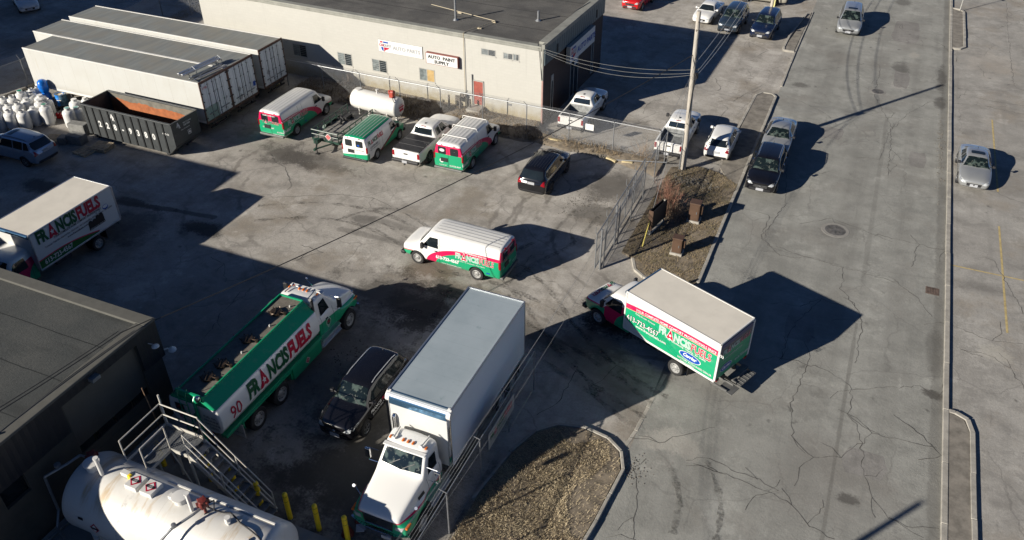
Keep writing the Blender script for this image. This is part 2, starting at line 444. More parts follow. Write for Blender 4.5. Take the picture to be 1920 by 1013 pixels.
_wm = {}
def wheel(root, x, y, r=0.34, w=0.22, rim=M_rim, style='alloy', name='wheel', dual=False):
    sgn = 1 if y > 0 else -1
    k = (r, w, rim.name, style, sgn)
    if k not in _wm:
        bm = BM(); a = r; b = r * 0.62
        lathe(bm, [(b, w * .42), (b * 1.05, w * .5), (a * .93, w * .5), (a, w * .36), (a, -w * .36), (a * .93, -w * .5), (b, -w * .5)], 'y', 26)
        bmesh.ops.recalc_face_normals(bm, faces=bm.faces)
        tm = bpy.data.meshes.new('tyre'); bm.to_mesh(tm); bm.free(); tm.materials.append(M_tyre); tm.shade_smooth()
        try: tm.set_sharp_from_angle(angle=radians(40))
        except Exception: pass
        bm = BM(); s = sgn
        if style == 'alloy':
            lathe(bm, [(b * 1.03, s * w * .46), (b * .93, s * w * .47), (b * .88, s * w * .30), (b * .2, s * w * .22), (0, s * w * .22)], 'y', 22, m=1)
            lathe(bm, [(b * 1.03, s * w * .46), (b * .93, s * w * .475), (b * .9, s * w * .42)], 'y', 22)
            for i in range(5):
                t = 2 * pi * i / 5 + .3
                cyl(bm, (0, s * w * .4, 0), (b * .95 * cos(t), s * w * .42, b * .95 * sin(t)), b * .13, b * .10, 6)
            cyl(bm, (0, s * w * .3, 0), (0, s * w * .47, 0), b * .22, b * .2, 10)
        else:
            lathe(bm, [(b * 1.03, s * w * .46), (b * .95, s * w * .5), (b * .82, s * w * .34), (b * .55, s * w * .25), (b * .42, s * w * .42), (b * .3, s * w * .50), (0, s * w * .5)], 'y', 22)
            for i in range(8):
                t = 2 * pi * i / 8
                cyl(bm, (b * .68 * cos(t), s * w * .27, b * .68 * sin(t)), (b * .68 * cos(t), s * w * .325, b * .68 * sin(t)), b * .085, b * .085, 8, m=1)
            cyl(bm, (0, s * w * .4, 0), (0, s * w * .62, 0), b * .16, b * .13, 10)
        bmesh.ops.recalc_face_normals(bm, faces=bm.faces)
        rm = bpy.data.meshes.new('rim'); bm.to_mesh(rm); bm.free(); rm.materials.append(rim); rm.materials.append(M_steel); rm.shade_smooth()
        try: rm.set_sharp_from_angle(angle=radians(30))
        except Exception: pass
        _wm[k] = (tm, rm)
    tm, rm = _wm[k]
    o = bpy.data.objects.new(name, tm); COL.objects.link(o); o.parent = root; o.location = (x, y, r)
    q = bpy.data.objects.new('rim', rm); COL.objects.link(q); q.parent = o
    return o
def mirror_part(root, x, y, z, mat, sx=0.16, sy=0.22, sz=0.17, arm=0.12):
    bm = BM(); s = 1 if y > 0 else -1; sy *= .8
    cyl(bm, (x + .04, s * (abs(y) - arm - .05), z - .03), (x, y, z), .035, .03, 6)
    box(bm, (x, y + s * sy * .4, z), (sx, sy, sz))
    return obj('wing_mirror', bm, mat, root, smooth=True, bevel=0.035)
def plate(root, x, z, s, W=0.42, H=0.16, m=M_plate, y=0.0):
    bm = BM(); box(bm, (x, y, z), (0.03, W, H)); return obj('licence_plate', bm, m, root)
def rr(x0, z0, x1, z1, c=0.05):          # rectangle with clipped corners
    return [(x0 + c, z0), (x1 - c, z0), (x1, z0 + c), (x1, z1 - c), (x1 - c, z1), (x0 + c, z1), (x0, z1 - c), (x0, z0 + c)]

CARS = {  # L W H zhood_front zhood_cowl zbelt  x_cowl x_rooff x_roofr x_deck zdeck  rear_style
 'sedan': dict(L=4.65, W=1.80, H=1.43, hf=.72, hc=.96, bl=.95, xc=1.02, xf=.30, xr=-.95, xd=-1.62, zd=1.02, wr=.60, r=.32, fx=1.42, rx=-1.28),
 'old_sedan': dict(L=4.6, W=1.74, H=1.38, hf=.76, hc=.92, bl=.92, xc=1.0, xf=.45, xr=-.85, xd=-1.25, zd=.98, wr=.58, r=.31, fx=1.4, rx=-1.3),
 'suv': dict(L=4.6, W=1.86, H=1.76, hf=.96, hc=1.14, bl=1.12, xc=1.10, xf=.50, xr=-1.82, xd=-2.12, zd=1.20, wr=.70, r=.36, fx=1.40, rx=-1.28),
 'hatch': dict(L=3.95, W=1.68, H=1.52, hf=.80, hc=1.0, bl=.97, xc=1.05, xf=.42, xr=-1.45, xd=-1.78, zd=1.05, wr=.58, r=.30, fx=1.22, rx=-1.24),
 'minivan': dict(L=5.0, W=1.98, H=1.73, hf=.80, hc=1.08, bl=1.03, xc=1.50, xf=.62, xr=-1.95, xd=-2.28, zd=1.12, wr=.70, r=.34, fx=1.58, rx=-1.42),
}
def car(kind, root, paint, opt=()):
    P = dict(CARS[kind]); L, W, H = P['L'], P['W'], P['H']; h = L / 2; w = W / 2; zb = .24 if P['r'] < .35 else .3
    hf, hc, bl, xc, xf, xr, xd, zd, wr = [P[k] for k in ('hf', 'hc', 'bl', 'xc', 'xf', 'xr', 'xd', 'zd', 'wr')]
    st = [(h, w * .70, zb + .10, hf - .16, hf - .08, wr), (h - .06, w * .84, zb + .03, hf - .05, hf + .02, wr), (h - .28, w * .95, zb, hf + .02, hf + .12, wr),
          (h - .75, w * .99, zb, (hf + bl) / 2 + .02, (hf + hc) / 2 + .10, wr), (xc + .08, w, zb, bl - .01, hc + .03, wr), (xc - .02, w, zb, bl, hc + .07, wr * 1.15),
          (xf + .10, w, zb, bl + .01, H - .10, wr * 1.02), (xf - .08, w, zb, bl + .01, H - .02, wr), (-.3, w, zb, bl + .02, H, wr),
          (xr + .15, w * .995, zb, bl + .04, H - .04, wr * .97), (xr, w * .99, zb, bl + .05, H - .09, wr * .95)]
    if kind in ('sedan', 'old_sedan'):
        st += [(xd + .08, w * .98, zb, bl + .03, zd + .06, wr), (xd - .08, w * .97, zb, bl + .02, zd + .02, wr), (-h + .22, w * .94, zb + .02, bl - .02, zd - .02, wr),
               (-h + .05, w * .86, zb + .06, bl - .12, zd - .12, wr), (-h, w * .78, zb + .12, bl - .2, zd - .22, wr)]
    else:
        st += [(xd, w * .95, zb + .02, bl + .04, zd + .10, wr * .98), (xd - .10, w * .93, zb + .03, bl - .02, zd - .04, wr), (-h + .05, w * .88, zb + .05, bl - .12, zd - .16, wr),
               (-h, w * .80, zb + .12, bl - .2, zd - .26, wr)]
    ar = [(P['fx'], P['r'], P['r'] + .07, w), (P['rx'], P['r'], P['r'] + .07, w)]
    B = Body(root, carve(loft(st), ar, None, [paint, M_trim]))
    gb, gt = bl + .06, H - .13
    # glass: screens are seen from the top, side windows from the side
    wb, wt = w * .80, wr * .86
    B.panel('T', [(xc - .04, -wb), (xc + .05, 0), (xc - .04, wb), (xf + .04, wt), (xf + .07, 0), (xf + .04, -wt)], M_ltglass if 'lt' in opt else M_glass, 'windscreen')
    bm = BM()
    for s in (-1, 1):
        a = B.hit('T', xc + .02, s * .45)[0]; b = B.hit('T', xc - .22, s * .02)[0]
        cyl(bm, a + Vector((0, 0, .012)), b + Vector((0, 0, .015)), .006, .006, 4)
    obj('wiper', bm, M_trim, root)
    if kind in ('sedan', 'old_sedan'):
        B.panel('T', [(xr - .02, -wt), (xr + .02, 0), (xr - .02, wt), (xd + .12, w * .72), (xd + .08, 0), (xd + .12, -w * .72)], M_glass, 'rear_window')
    else:
        z1 = H - .14; z0 = zd + .02
        B.panel('B', rr(-w * .74, z0, w * .74, z1, .07)[:4] + [(w * .60, z1), (-w * .60, z1), (-w * .74, z0 + .1)], M_glass, 'rear_window')
    cuts = [xc - .30, (xf + xr) / 2 + .12, xr - .02, ]
    for ax in 'LR':
        a, b = cuts[0], cuts[1] + .04
        B.panel(ax, [(a, gb), (xf + .12 - .16, gt), (b, gt), (b, gb)], M_glass, 'side_window')
        b = cuts[1] - .04; e = max(xr - (.25 if zd > 1.04 and kind != 'sedan' else .02), xd + .28)
        if kind in ('suv', 'minivan'):
            m2 = (b + e) / 2 - .15
            B.panel(ax, [(b, gb), (b, gt), (m2 + .04, gt), (m2 + .04, gb)], M_glass, 'side_window')
            B.panel(ax, [(m2 - .05, gb), (m2 - .05, gt), (e + .18, gt - .03), (e, gb + .04)], M_glass, 'side_window')
        else:
            B.panel(ax, [(b, gb), (b, gt), (xr + .14, gt - .02), (e, gb + .03)], M_glass, 'side_window')
        s = 1 if ax == 'L' else -1
        for x in (cuts[0] + .05, cuts[1], cuts[1] - .95):
            B.panel(ax, [(x - .007, zb + .16), (x + .007, zb + .16), (x + .007, gb - .01), (x - .007, gb - .01)], M_trim, 'door_gap', .003)
        B.panel(ax, rr(P['rx'] + P['r'] + .12, zb - .0, P['fx'] - P['r'] - .12, zb + .13, .02), M_trim, 'sill_trim', .006)
        for x in (cuts[1] + .10, cuts[1] - .85):
            q = B.hit(ax, x, bl - .10)[0]; bm = BM(); box(bm, (q.x, q.y + s * .015, q.z), (.18, .03, .03)); obj('door_handle', bm, M_chrome if 'chrome' in opt else paint, root)
        mirror_part(root, xc - .30, s * (w - .01), bl + .10, M_trim if 'lt' in opt else paint, .14, .19, .14)
        wheel(root, P['fx'], s * (w - .12), P['r'], .22, M_rimd if 'darkrim' in opt else M_rim)
        wheel(root, P['rx'], s * (w - .12), P['r'], .22, M_rimd if 'darkrim' in opt else M_rim)
        # lamps
        y0, y1 = s * w * .50, s * w * .88
        if kind == 'old_sedan':
            B.panel('F', [(y0, hf - .18), (y1, hf - .18), (y1, hf - .06), (y0, hf - .06)], M_lamp, 'headlight', .012)
            B.panel('B', [(s * w * .45, bl - .30), (s * w * .82, bl - .30), (s * w * .82, bl - .16), (s * w * .45, bl - .16)], M_tail, 'taillight', .012)
        else:
            B.panel('F', [(s * w * .46, hf - .17), (s * w * .70, hf - .19), (s * w * .93, hf - .06), (s * w * .90, hf + .04), (s * w * .60, hf - .04)], M_lamp, 'headlight', .012)
            B.panel('B', [(s * w * .62, bl - .18), (s * w * .92, bl - .24), (s * w * .93, bl + .08), (s * w * .76, bl + .04)], M_tail, 'taillight', .014)
    B.panel('F', [(-w * .42, hf - .34), (w * .42, hf - .34), (w * .46, hf - .16), (-w * .46, hf - .16)], M_trim, 'grille', .01)
    B.panel('F', [(-w * .70, zb + .10), (w * .70, zb + .10), (w * .62, hf - .40), (-w * .62, hf - .40)], M_trim, 'air_intake', .008)
    if 'chrome' in opt:
        for z in (hf - .21, hf - .29): B.panel('F', [(-w * .42, z - .012), (w * .42, z - .012), (w * .42, z + .012), (-w * .42, z + .012)], M_chrome, 'grille_bar', .02)
    bm = BM(); q = B.hit('F', 0, hf - .25)[0]; lathe(bm, [(.0, q.x + .035), (.05, q.x + .035), (.06, q.x + .015)], 'x', 12, (0, 0, hf - .24)); obj('badge', bm, M_chrome, root)
    plate(root, B.hit('F', 0, zb + .2)[0].x + .01, zb + .2, 1)
    zp = bl - .12 if kind in ('suv', 'minivan', 'sedan') else bl - .25
    plate(root, B.hit('B', 0, zp)[0].x - .012, zp, -1)
    B.panel('B', rr(-w * .78, zb + .06, w * .78, zb + .24, .04), M_trim, 'rear_bumper', .012)
    if 'rails' in opt:
        for s in (-1, 1):
            bm = BM(); pts = []
            for i in range(8):
                x = xf - .25 + (xr + .2 - xf + .25) * i / 7; q = B.hit('T', x, s * wr * .84)[0]
                pts.append((q.x, q.y, q.z + (.05 if 0 < i < 7 else .0)))
            tube(bm, pts, .018, 6); obj('roof_rail', bm, M_alu if 'alurails' in opt else M_trim, root)
    if 'sunroof' in opt:
        B.panel('T', rr(xf - .62, -.38, xf - .22, .38, .06), M_glass, 'sunroof')
    if 'ribs' in opt:
        for y in (-.42, -.25, -.08, .08, .25, .42): B.panel('T', [(xf - .2, y - .01), (xf - .2, y + .01), (xr + .2, y + .01), (xr + .2, y - .01)], M_trim, 'roof_rib', .012, .3)
    bm = BM(); q = B.hit('T', xr + .2, 0)[0]; cyl(bm, q, q + Vector((-.10, 0, .10)), .02, .008, 5); obj('aerial', bm, M_trim, root)
    return B

# ------------------------------------------------------------------ liveries
def arc_livery(name, x0, reach, top, thick, zlow, nose=None, rear_x=None, base=WHITE, rough=.28):
    t = MT(name, rough, coat=.5)
    a = ((t.x - x0) / reach).max(0.0); red = (1.0 - (a * a * a)).max(0.0).sqrt() * (top - zlow) + zlow
    b = ((t.x - x0) / (reach - thick * 3.2)); b = b.max(0.0); gr = (1.0 - (b * b * b)).max(0.0).sqrt() * (top - zlow - thick) + zlow
    n = t.noise(2.0, 5)
    c = t.mix(n.step(.35, .8), base, tuple(x * .93 for x in base))
    c = t.mix(t.z.lt(red) * t.x.lt(x0 + reach), c, RED)
    c = t.mix(t.z.lt(gr) * t.x.lt(x0 + reach - thick * 3.2), c, GREEN)
    if nose:
        c = t.mix(t.x.gt(nose[0]) * t.z.lt((t.x - nose[0]) * -.12 + nose[1] + .05), c, RED)
        c = t.mix(t.x.gt(nose[0]) * t.z.lt((t.x - nose[0]) * -.12 + nose[1]), c, GREEN)
    if nose and x0 < 0: rr_ = t.x.lt(-2.74) * t.z.lt(1.93); c = t.mix(rr_, c, RED); c = t.mix(rr_ * t.z.lt(1.36), c, GREEN)
    c = t.mix(t.noise(6, 6, .7).step(.5, .8) * (t.z * -1.6 + 1.4).max(0.0) * .5, c, (.14, .12, .09))
    return t.out(c)
LIV_VAN = arc_livery('van_livery', -2.9, 4.30, 1.56, .17, .30, nose=(2.15, .76))
LIV_CAB = arc_livery('cab_livery', 2.0, 2.15, 1.75, .30, .3, nose=(3.78, 1.17))

def side_text_van(B, W, sides='LR', sc=1.0):
    for ax in sides:
        s = -1 if ax == 'L' else 1
        it = []
        it += fit(logo(0, 0, .3, 6, 2), .28, 1.00, W=2.15 * sc, k=1.1)
        lt = titem('YOUR COMPLETE HOME COMFORT PROFESSIONALS SINCE 1933', -.75, 1.435, .10, 0, 2, .004, .95)
        it += lt
        it += titem('613-723-4567', -.85, .72, .26, 0, 2, .014, .9)
        it += titem('Furnaces - Air Conditioning - Water Heaters', .45, .90, .09, 0, 2, .001, .9)
        it += titem('www.francisfuels.com', -.55, .46, .13, 0, 2, .002)
        it += rect_item(2.0, .58, 2.2, .66, 4, 2)
        lettering(it, B.place(ax, -0.05 if ax == 'L' else -2.6, s), B.root, cut=.12, eps=.003)
# ------------------------------------------------------------------ cargo van
def van_ring(w, zb, H, wt, tight=.10):
    return [(0, zb), (w * .82, zb), (w * .96, zb + .05), (w, zb + .30), (w * 1.0, .95), (w * .985, 1.22), (w * .965, 1.35), (w * .93, 1.55), (wt + .03, H - .16), (wt - .04, H - .03), (wt * .55, H + .02), (0, H + .03)]
def cargo_van(root, paint, roof_ribs=True, opt=()):
    h, w, H, zb = 2.83, 1.0, 2.08, .34
    def hd(w_, zh, zt, z0=zb): return [(0, z0), (w_ * .8, z0), (w_ * .96, z0 + .05), (w_, z0 + .28), (w_, zh - .22), (w_ * .99, zh - .1), (w_ * .955, zh - .03), (w_ * .88, zh + .01), (w_ * .72, zh + (zt - zh) * .7), (w_ * .5, zt), (w_ * .3, zt + .01), (0, zt + .02)]
    st = [(h, hd(w * .76, .86, .90, zb + .12)), (h - .05, hd(w * .90, .98, 1.02, zb + .03)), (h - .25, hd(w * .965, 1.04, 1.10)), (h - .6, hd(w * .99, 1.08, 1.17)), (1.98, hd(w, 1.13, 1.24)),
          (1.88, hd(w, 1.17, 1.32)), (1.32, van_ring(w, zb, H - .10, w * .80)), (1.14, van_ring(w, zb, H - .02, w * .81)), (.6, van_ring(w, zb, H, w * .82)), (-1.2, van_ring(w, zb, H, w * .82)),
          (-h + .22, van_ring(w, zb, H - .01, w * .82)), (-h + .10, van_ring(w * .99, zb, H - .03, w * .81)), (-h + .03, van_ring(w * .965, zb + .03, H - .10, w * .785)), (-h, van_ring(w * .92, zb + .08, H - .22, w * .75))]
    B = Body(root, carve(loft(st), [(1.92, .38, .46, w), (-1.50, .38, .46, w)], None, [paint, M_trim]))
    B.panel('T', [(1.80, -.80), (1.90, 0), (1.80, .80), (1.32, .70), (1.36, 0), (1.32, -.70)], M_glass, 'windscreen')
    for ax in 'LR':
        s = 1 if ax == 'L' else -1
        B.panel(ax, [(1.55, 1.30), (1.16, 1.80), (.70, 1.82), (.66, 1.28)], M_glass, 'side_window')
        for x in (1.66, .60) + ((-.62, -1.05) if ax == 'R' else ()):
            B.panel(ax, [(x - .008, .5), (x + .008, .5), (x + .008, 1.28 if x > 1.6 else 1.85), (x - .008, 1.28 if x > 1.6 else 1.85)], M_trim, 'door_gap', .003)
        q = B.hit(ax, .78, 1.12)[0]; bm = BM(); box(bm, (q.x, q.y + s * .015, q.z), (.16, .03, .05)); obj('door_handle', bm, M_trim, root)
        mirror_part(root, 1.50, s * (w + .06), 1.36, M_trim, .14, .22, .30)
        wheel(root, 1.92, s * (w - .12), .38, .24, M_steelrim, 'steel'); wheel(root, -1.50, s * (w - .12), .38, .24, M_steelrim, 'steel')
        B.panel('F', rr(*sorted((s * .55, s * .84)), 0, 0)[:0] or [(s * .54, .74), (s * .86, .74), (s * .86, .93), (s * .54, .93)], M_lamp, 'headlight', .012)
        B.panel('F', [(s * .56, .64), (s * .86, .64), (s * .86, .71), (s * .56, .71)], M_amber, 'indicator', .012)
        z0, z1 = 1.02, 1.42
        bm = BM(); q = B.hit('B', s * .90, 1.2)[0]; box(bm, (-h + .06, s * .93, 1.2), (.12, .10, .42)); obj('taillight', bm, M_tail, root, bevel=.015)
        B.panel('B', rr(s * .41 - .27, 1.36, s * .41 + .27, 1.84, .05), M_glass, 'rear_window')
        bm = BM(); box(bm, (-h - .01, s * .42, 1.99), (.05, .12, .03)); obj('marker_lamp', bm, M_tail, root)
    B.panel('F', rr(-.52, .68, .52, .95, .02), M_trim, 'grille', .012)
    for z in (.75, .82, .89): B.panel('F', [(-.5, z - .012), (.5, z - .012), (.5, z + .012), (-.5, z + .012)], M_galv, 'grille_bar', .02, .2)
    B.panel('B', [(-.008, .5), (.008, .5), (.008, 1.95), (-.008, 1.95)], M_trim, 'door_gap', .006)
    bm = BM(); box(bm, (h - .02, 0, .45), (.26, 1.9, .2)); obj('front_bumper', bm, M_trim, root, bevel=.05)
    bm = BM(); box(bm, (-h - .03, 0, .44), (.18, 1.88, .15)); obj('rear_bumper', bm, M_trim if 'dark' in opt else M_step, root, bevel=.04)
    plate(root, -h - .01, .98, -1, y=.28, W=.36)
    bm = BM(); box(bm, (-h - .02, .28, 1.0), (.02, .46, .26)); obj('plate_recess', bm, M_trim, root)
    for y in (-.6, -.36, -.12, .12, .36, .6):
        B.panel('T', [(1.0, y - .025), (1.0, y + .025), (-2.6, y + .025), (-2.6, y - .025)], M_roofrib, 'roof_rib', .02, .4)
    if 'rack' in opt:
        for x in (.9, -.5, -1.9):
            bm = BM(); tube(bm, [(x, -.86, 1.98), (x, -.80, 2.17), (x, .80, 2.17), (x, .86, 1.98)], .022, 6); obj('roof_rack_bar', bm, M_whitem, root)
    # interior hint: seat tops seen through the glass are left to the dark glass
    return B
def rear_text_van(B, glass_logo=True):
    it = fit(logo(0, 0, .2), .22, 1.20, W=1.30)
    it += titem('613-723-4567', 1.28, .66, .13, 0, 2, .004) + titem('www.francisfuels.com', .95, .5, .1, 0, 2, .002)
    it += titem('COMFORT 24/7', .2, .88, .13, 0, 2, .004)
    it += titem('HOME COMFORT', .35, 1.74, .12, 0, 2, .003)
    lettering(it, B.place('B', .87, -1), B.root, cut=.12, eps=.004)

# ------------------------------------------------------------------ pickup
def pickup(root, paint, L=5.6, W=1.9, bed='open', H=1.86, opt=()):
    h, w, zb = L / 2, W / 2, .42; bl = 1.22; wr = .62 * W / 1.9
    xbed = -.62 * L / 5.6
    st = [(h, w * .84, zb + .10, 1.0, 1.06, wr), (h - .06, w * .93, zb + .03, 1.08, 1.14, wr), (h - .3, w * .98, zb, 1.12, 1.20, wr), (h - .8, w, zb, 1.16, 1.24, wr), (1.42, w, zb, bl - .02, 1.28, wr), (1.32, w, zb, bl - .01, 1.32, wr * 1.1),
          (.78, w, zb, bl, H - .08, wr * 1.04), (.6, w, zb, bl, H - .01, wr * 1.03), (.0, w, zb, bl, H, wr * 1.03), (xbed + .22, w, zb, bl, H - .03, wr), (xbed + .12, w, zb, bl, H - .14, wr * .97), (xbed + .03, w, zb, bl + .0, bl + .08, wr),
          (xbed - .05, w, zb, bl, bl + .01, wr), (xbed - .5, w, zb, bl, bl, wr), (-h + .3, w, zb, bl, bl, wr), (-h + .08, w * .99, zb, bl, bl, wr), (-h + .02, w * .97, zb + .02, bl - .02, bl - .02, wr), (-h, w * .95, zb + .1, bl - .06, bl - .08, wr)]
    fx, rx, r = h - .95, -h + 1.22, .40
    cav = None
    if bed == 'open': cav = [((-h + .12, -w + .16, .78), (xbed - .12, w - .16, 2.2))]
    B = Body(root, carve(loft(st), [(fx, r, r + .09, w), (rx, r, r + .09, w)], cav, [paint, M_trim if bed != 'open' else M_bed]))
    B.panel('T', [(1.24, -w * .78), (1.33, 0), (1.24, w * .78), (.82, wr * .92), (.86, 0), (.82, -wr * .92)], M_glass, 'windscreen')
    B.panel('B', [(-wr * .98, bl + .10), (wr * .98, bl + .10), (wr * .90, H - .16), (-wr * .90, H - .16)], M_glass, 'rear_window', .012)
    for ax in 'LR':
        s = 1 if ax == 'L' else -1; m = (.78 + xbed) / 2 + .12
        B.panel(ax, [(1.02, bl + .06), (.66, H - .14), (m + .04, H - .13), (m + .04, bl + .06)], M_glass, 'side_window')
        B.panel(ax, [(m - .04, bl + .06), (m - .04, H - .13), (xbed + .34, H - .16), (xbed + .26, bl + .06)], M_glass, 'side_window')
        for x in (1.1, m, xbed + .02): B.panel(ax, [(x - .008, zb + .1), (x + .008, zb + .1), (x + .008, bl + .02), (x - .008, bl + .02)], M_trim, 'door_gap', .003)
        for x in (m + .12, xbed + .36):
            q = B.hit(ax, x, bl - .12)[0]; bm = BM(); box(bm, (q.x, q.y + s * .015, q.z), (.2, .03, .04)); obj('door_handle', bm, M_chrome, root)
        mirror_part(root, .98, s * (w + .04), bl + .12, paint if 'bodymirror' in opt else M_trim, .14, .22, .22)
        wheel(root, fx, s * (w - .13), r, .27); wheel(root, rx, s * (w - .13), r, .27)
        B.panel('F', [(s * w * .56, .84), (s * w * .90, .84), (s * w * .90, 1.02), (s * w * .56, 1.02)], M_lamp, 'headlight', .012)
        B.panel('B', [(s * w * .80, .80), (s * w * .95, .80), (s * w * .95, 1.16), (s * w * .80, 1.16)], M_tail, 'taillight', .016, .05)
    B.panel('F', rr(-w * .5, .74, w * .5, 1.02, .03), M_trim, 'grille', .012)
    B.panel('B', [(-w * .76, 1.165), (w * .76, 1.165), (w * .76, 1.18), (-w * .76, 1.18)], M_trim, 'tailgate_gap', .006)
    bm = BM(); box(bm, (h - .02, 0, .55), (.26, W * .94, .22)); obj('front_bumper', bm, M_chrome if 'chrome' in opt else M_trim, root, bevel=.05)
    bm = BM(); box(bm, (-h - .08, 0, .56), (.24, W * .93, .18)); obj('rear_bumper', bm, M_chrome if 'chrome' in opt else M_trim, root, bevel=.04)
    bm = BM(); box(bm, (-h - .16, 0, .42), (.22, .08, .08)); obj('tow_hitch', bm, M_steel, root)
    plate(root, -h - .21, .58, -1, W=.34); plate(root, h + .12, .58, 1, W=.34)
    bm = BM(); box(bm, (-h - .012, 0, 1.02), (.03, .26, .07)); obj('tailgate_handle', bm, M_trim, root)
    if bed == 'cover':
        x0, x1 = -h + .08, xbed - .06; bm = BM(); n = 3
        for i in range(n):
            a = x0 + (x1 - x0) * i / n + .006; b = x0 + (x1 - x0) * (i + 1) / n - .006; box2(bm, (a, -w + .09, bl - .01), (b, w - .09, bl + .035))
        obj('tonneau_cover', bm, M_tarp, root, bevel=.008)
    bm = BM(); q = B.hit('T', xbed + .45, 0)[0]; box(bm, (q.x, 0, q.z + .03), (.14, .06, .05)); obj('aerial', bm, M_trim, root, bevel=.01)
    bm = BM(); box(bm, (xbed + .17, 0, H - .06), (.04, .30, .04)); obj('brake_lamp', bm, M_tail, root)
    if 'ribs' in opt:
        for y in (-.36, -.18, 0, .18, .36): B.panel('T', [(.5, y - .012), (.5, y + .012), (xbed + .45, y + .012), (xbed + .45, y - .012)], paint, 'roof_rib', .014, .3)
    return B
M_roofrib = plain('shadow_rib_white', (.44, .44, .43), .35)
M_step = plain('worn_step_steel', (.15, .15, .145), .6, metal=.3, var=.2)
M_bed = plain('bed_liner', (.24, .25, .25), .7, var=.3, sc=5, dirt=(.25, .24, .2))
M_tarp = plain('black_vinyl_cover', (.022, .022, .024), .45, var=.3, sc=4)
M_roofw = plain('translucent_box_roof', (.62, .58, .50), .5, var=.06, sc=.8, dirt=(.52, .48, .41), bump=.1)
M_fleet = plain('box_panel_white', (.52, .52, .50), .35, coat=.2, var=.03, sc=1.0)

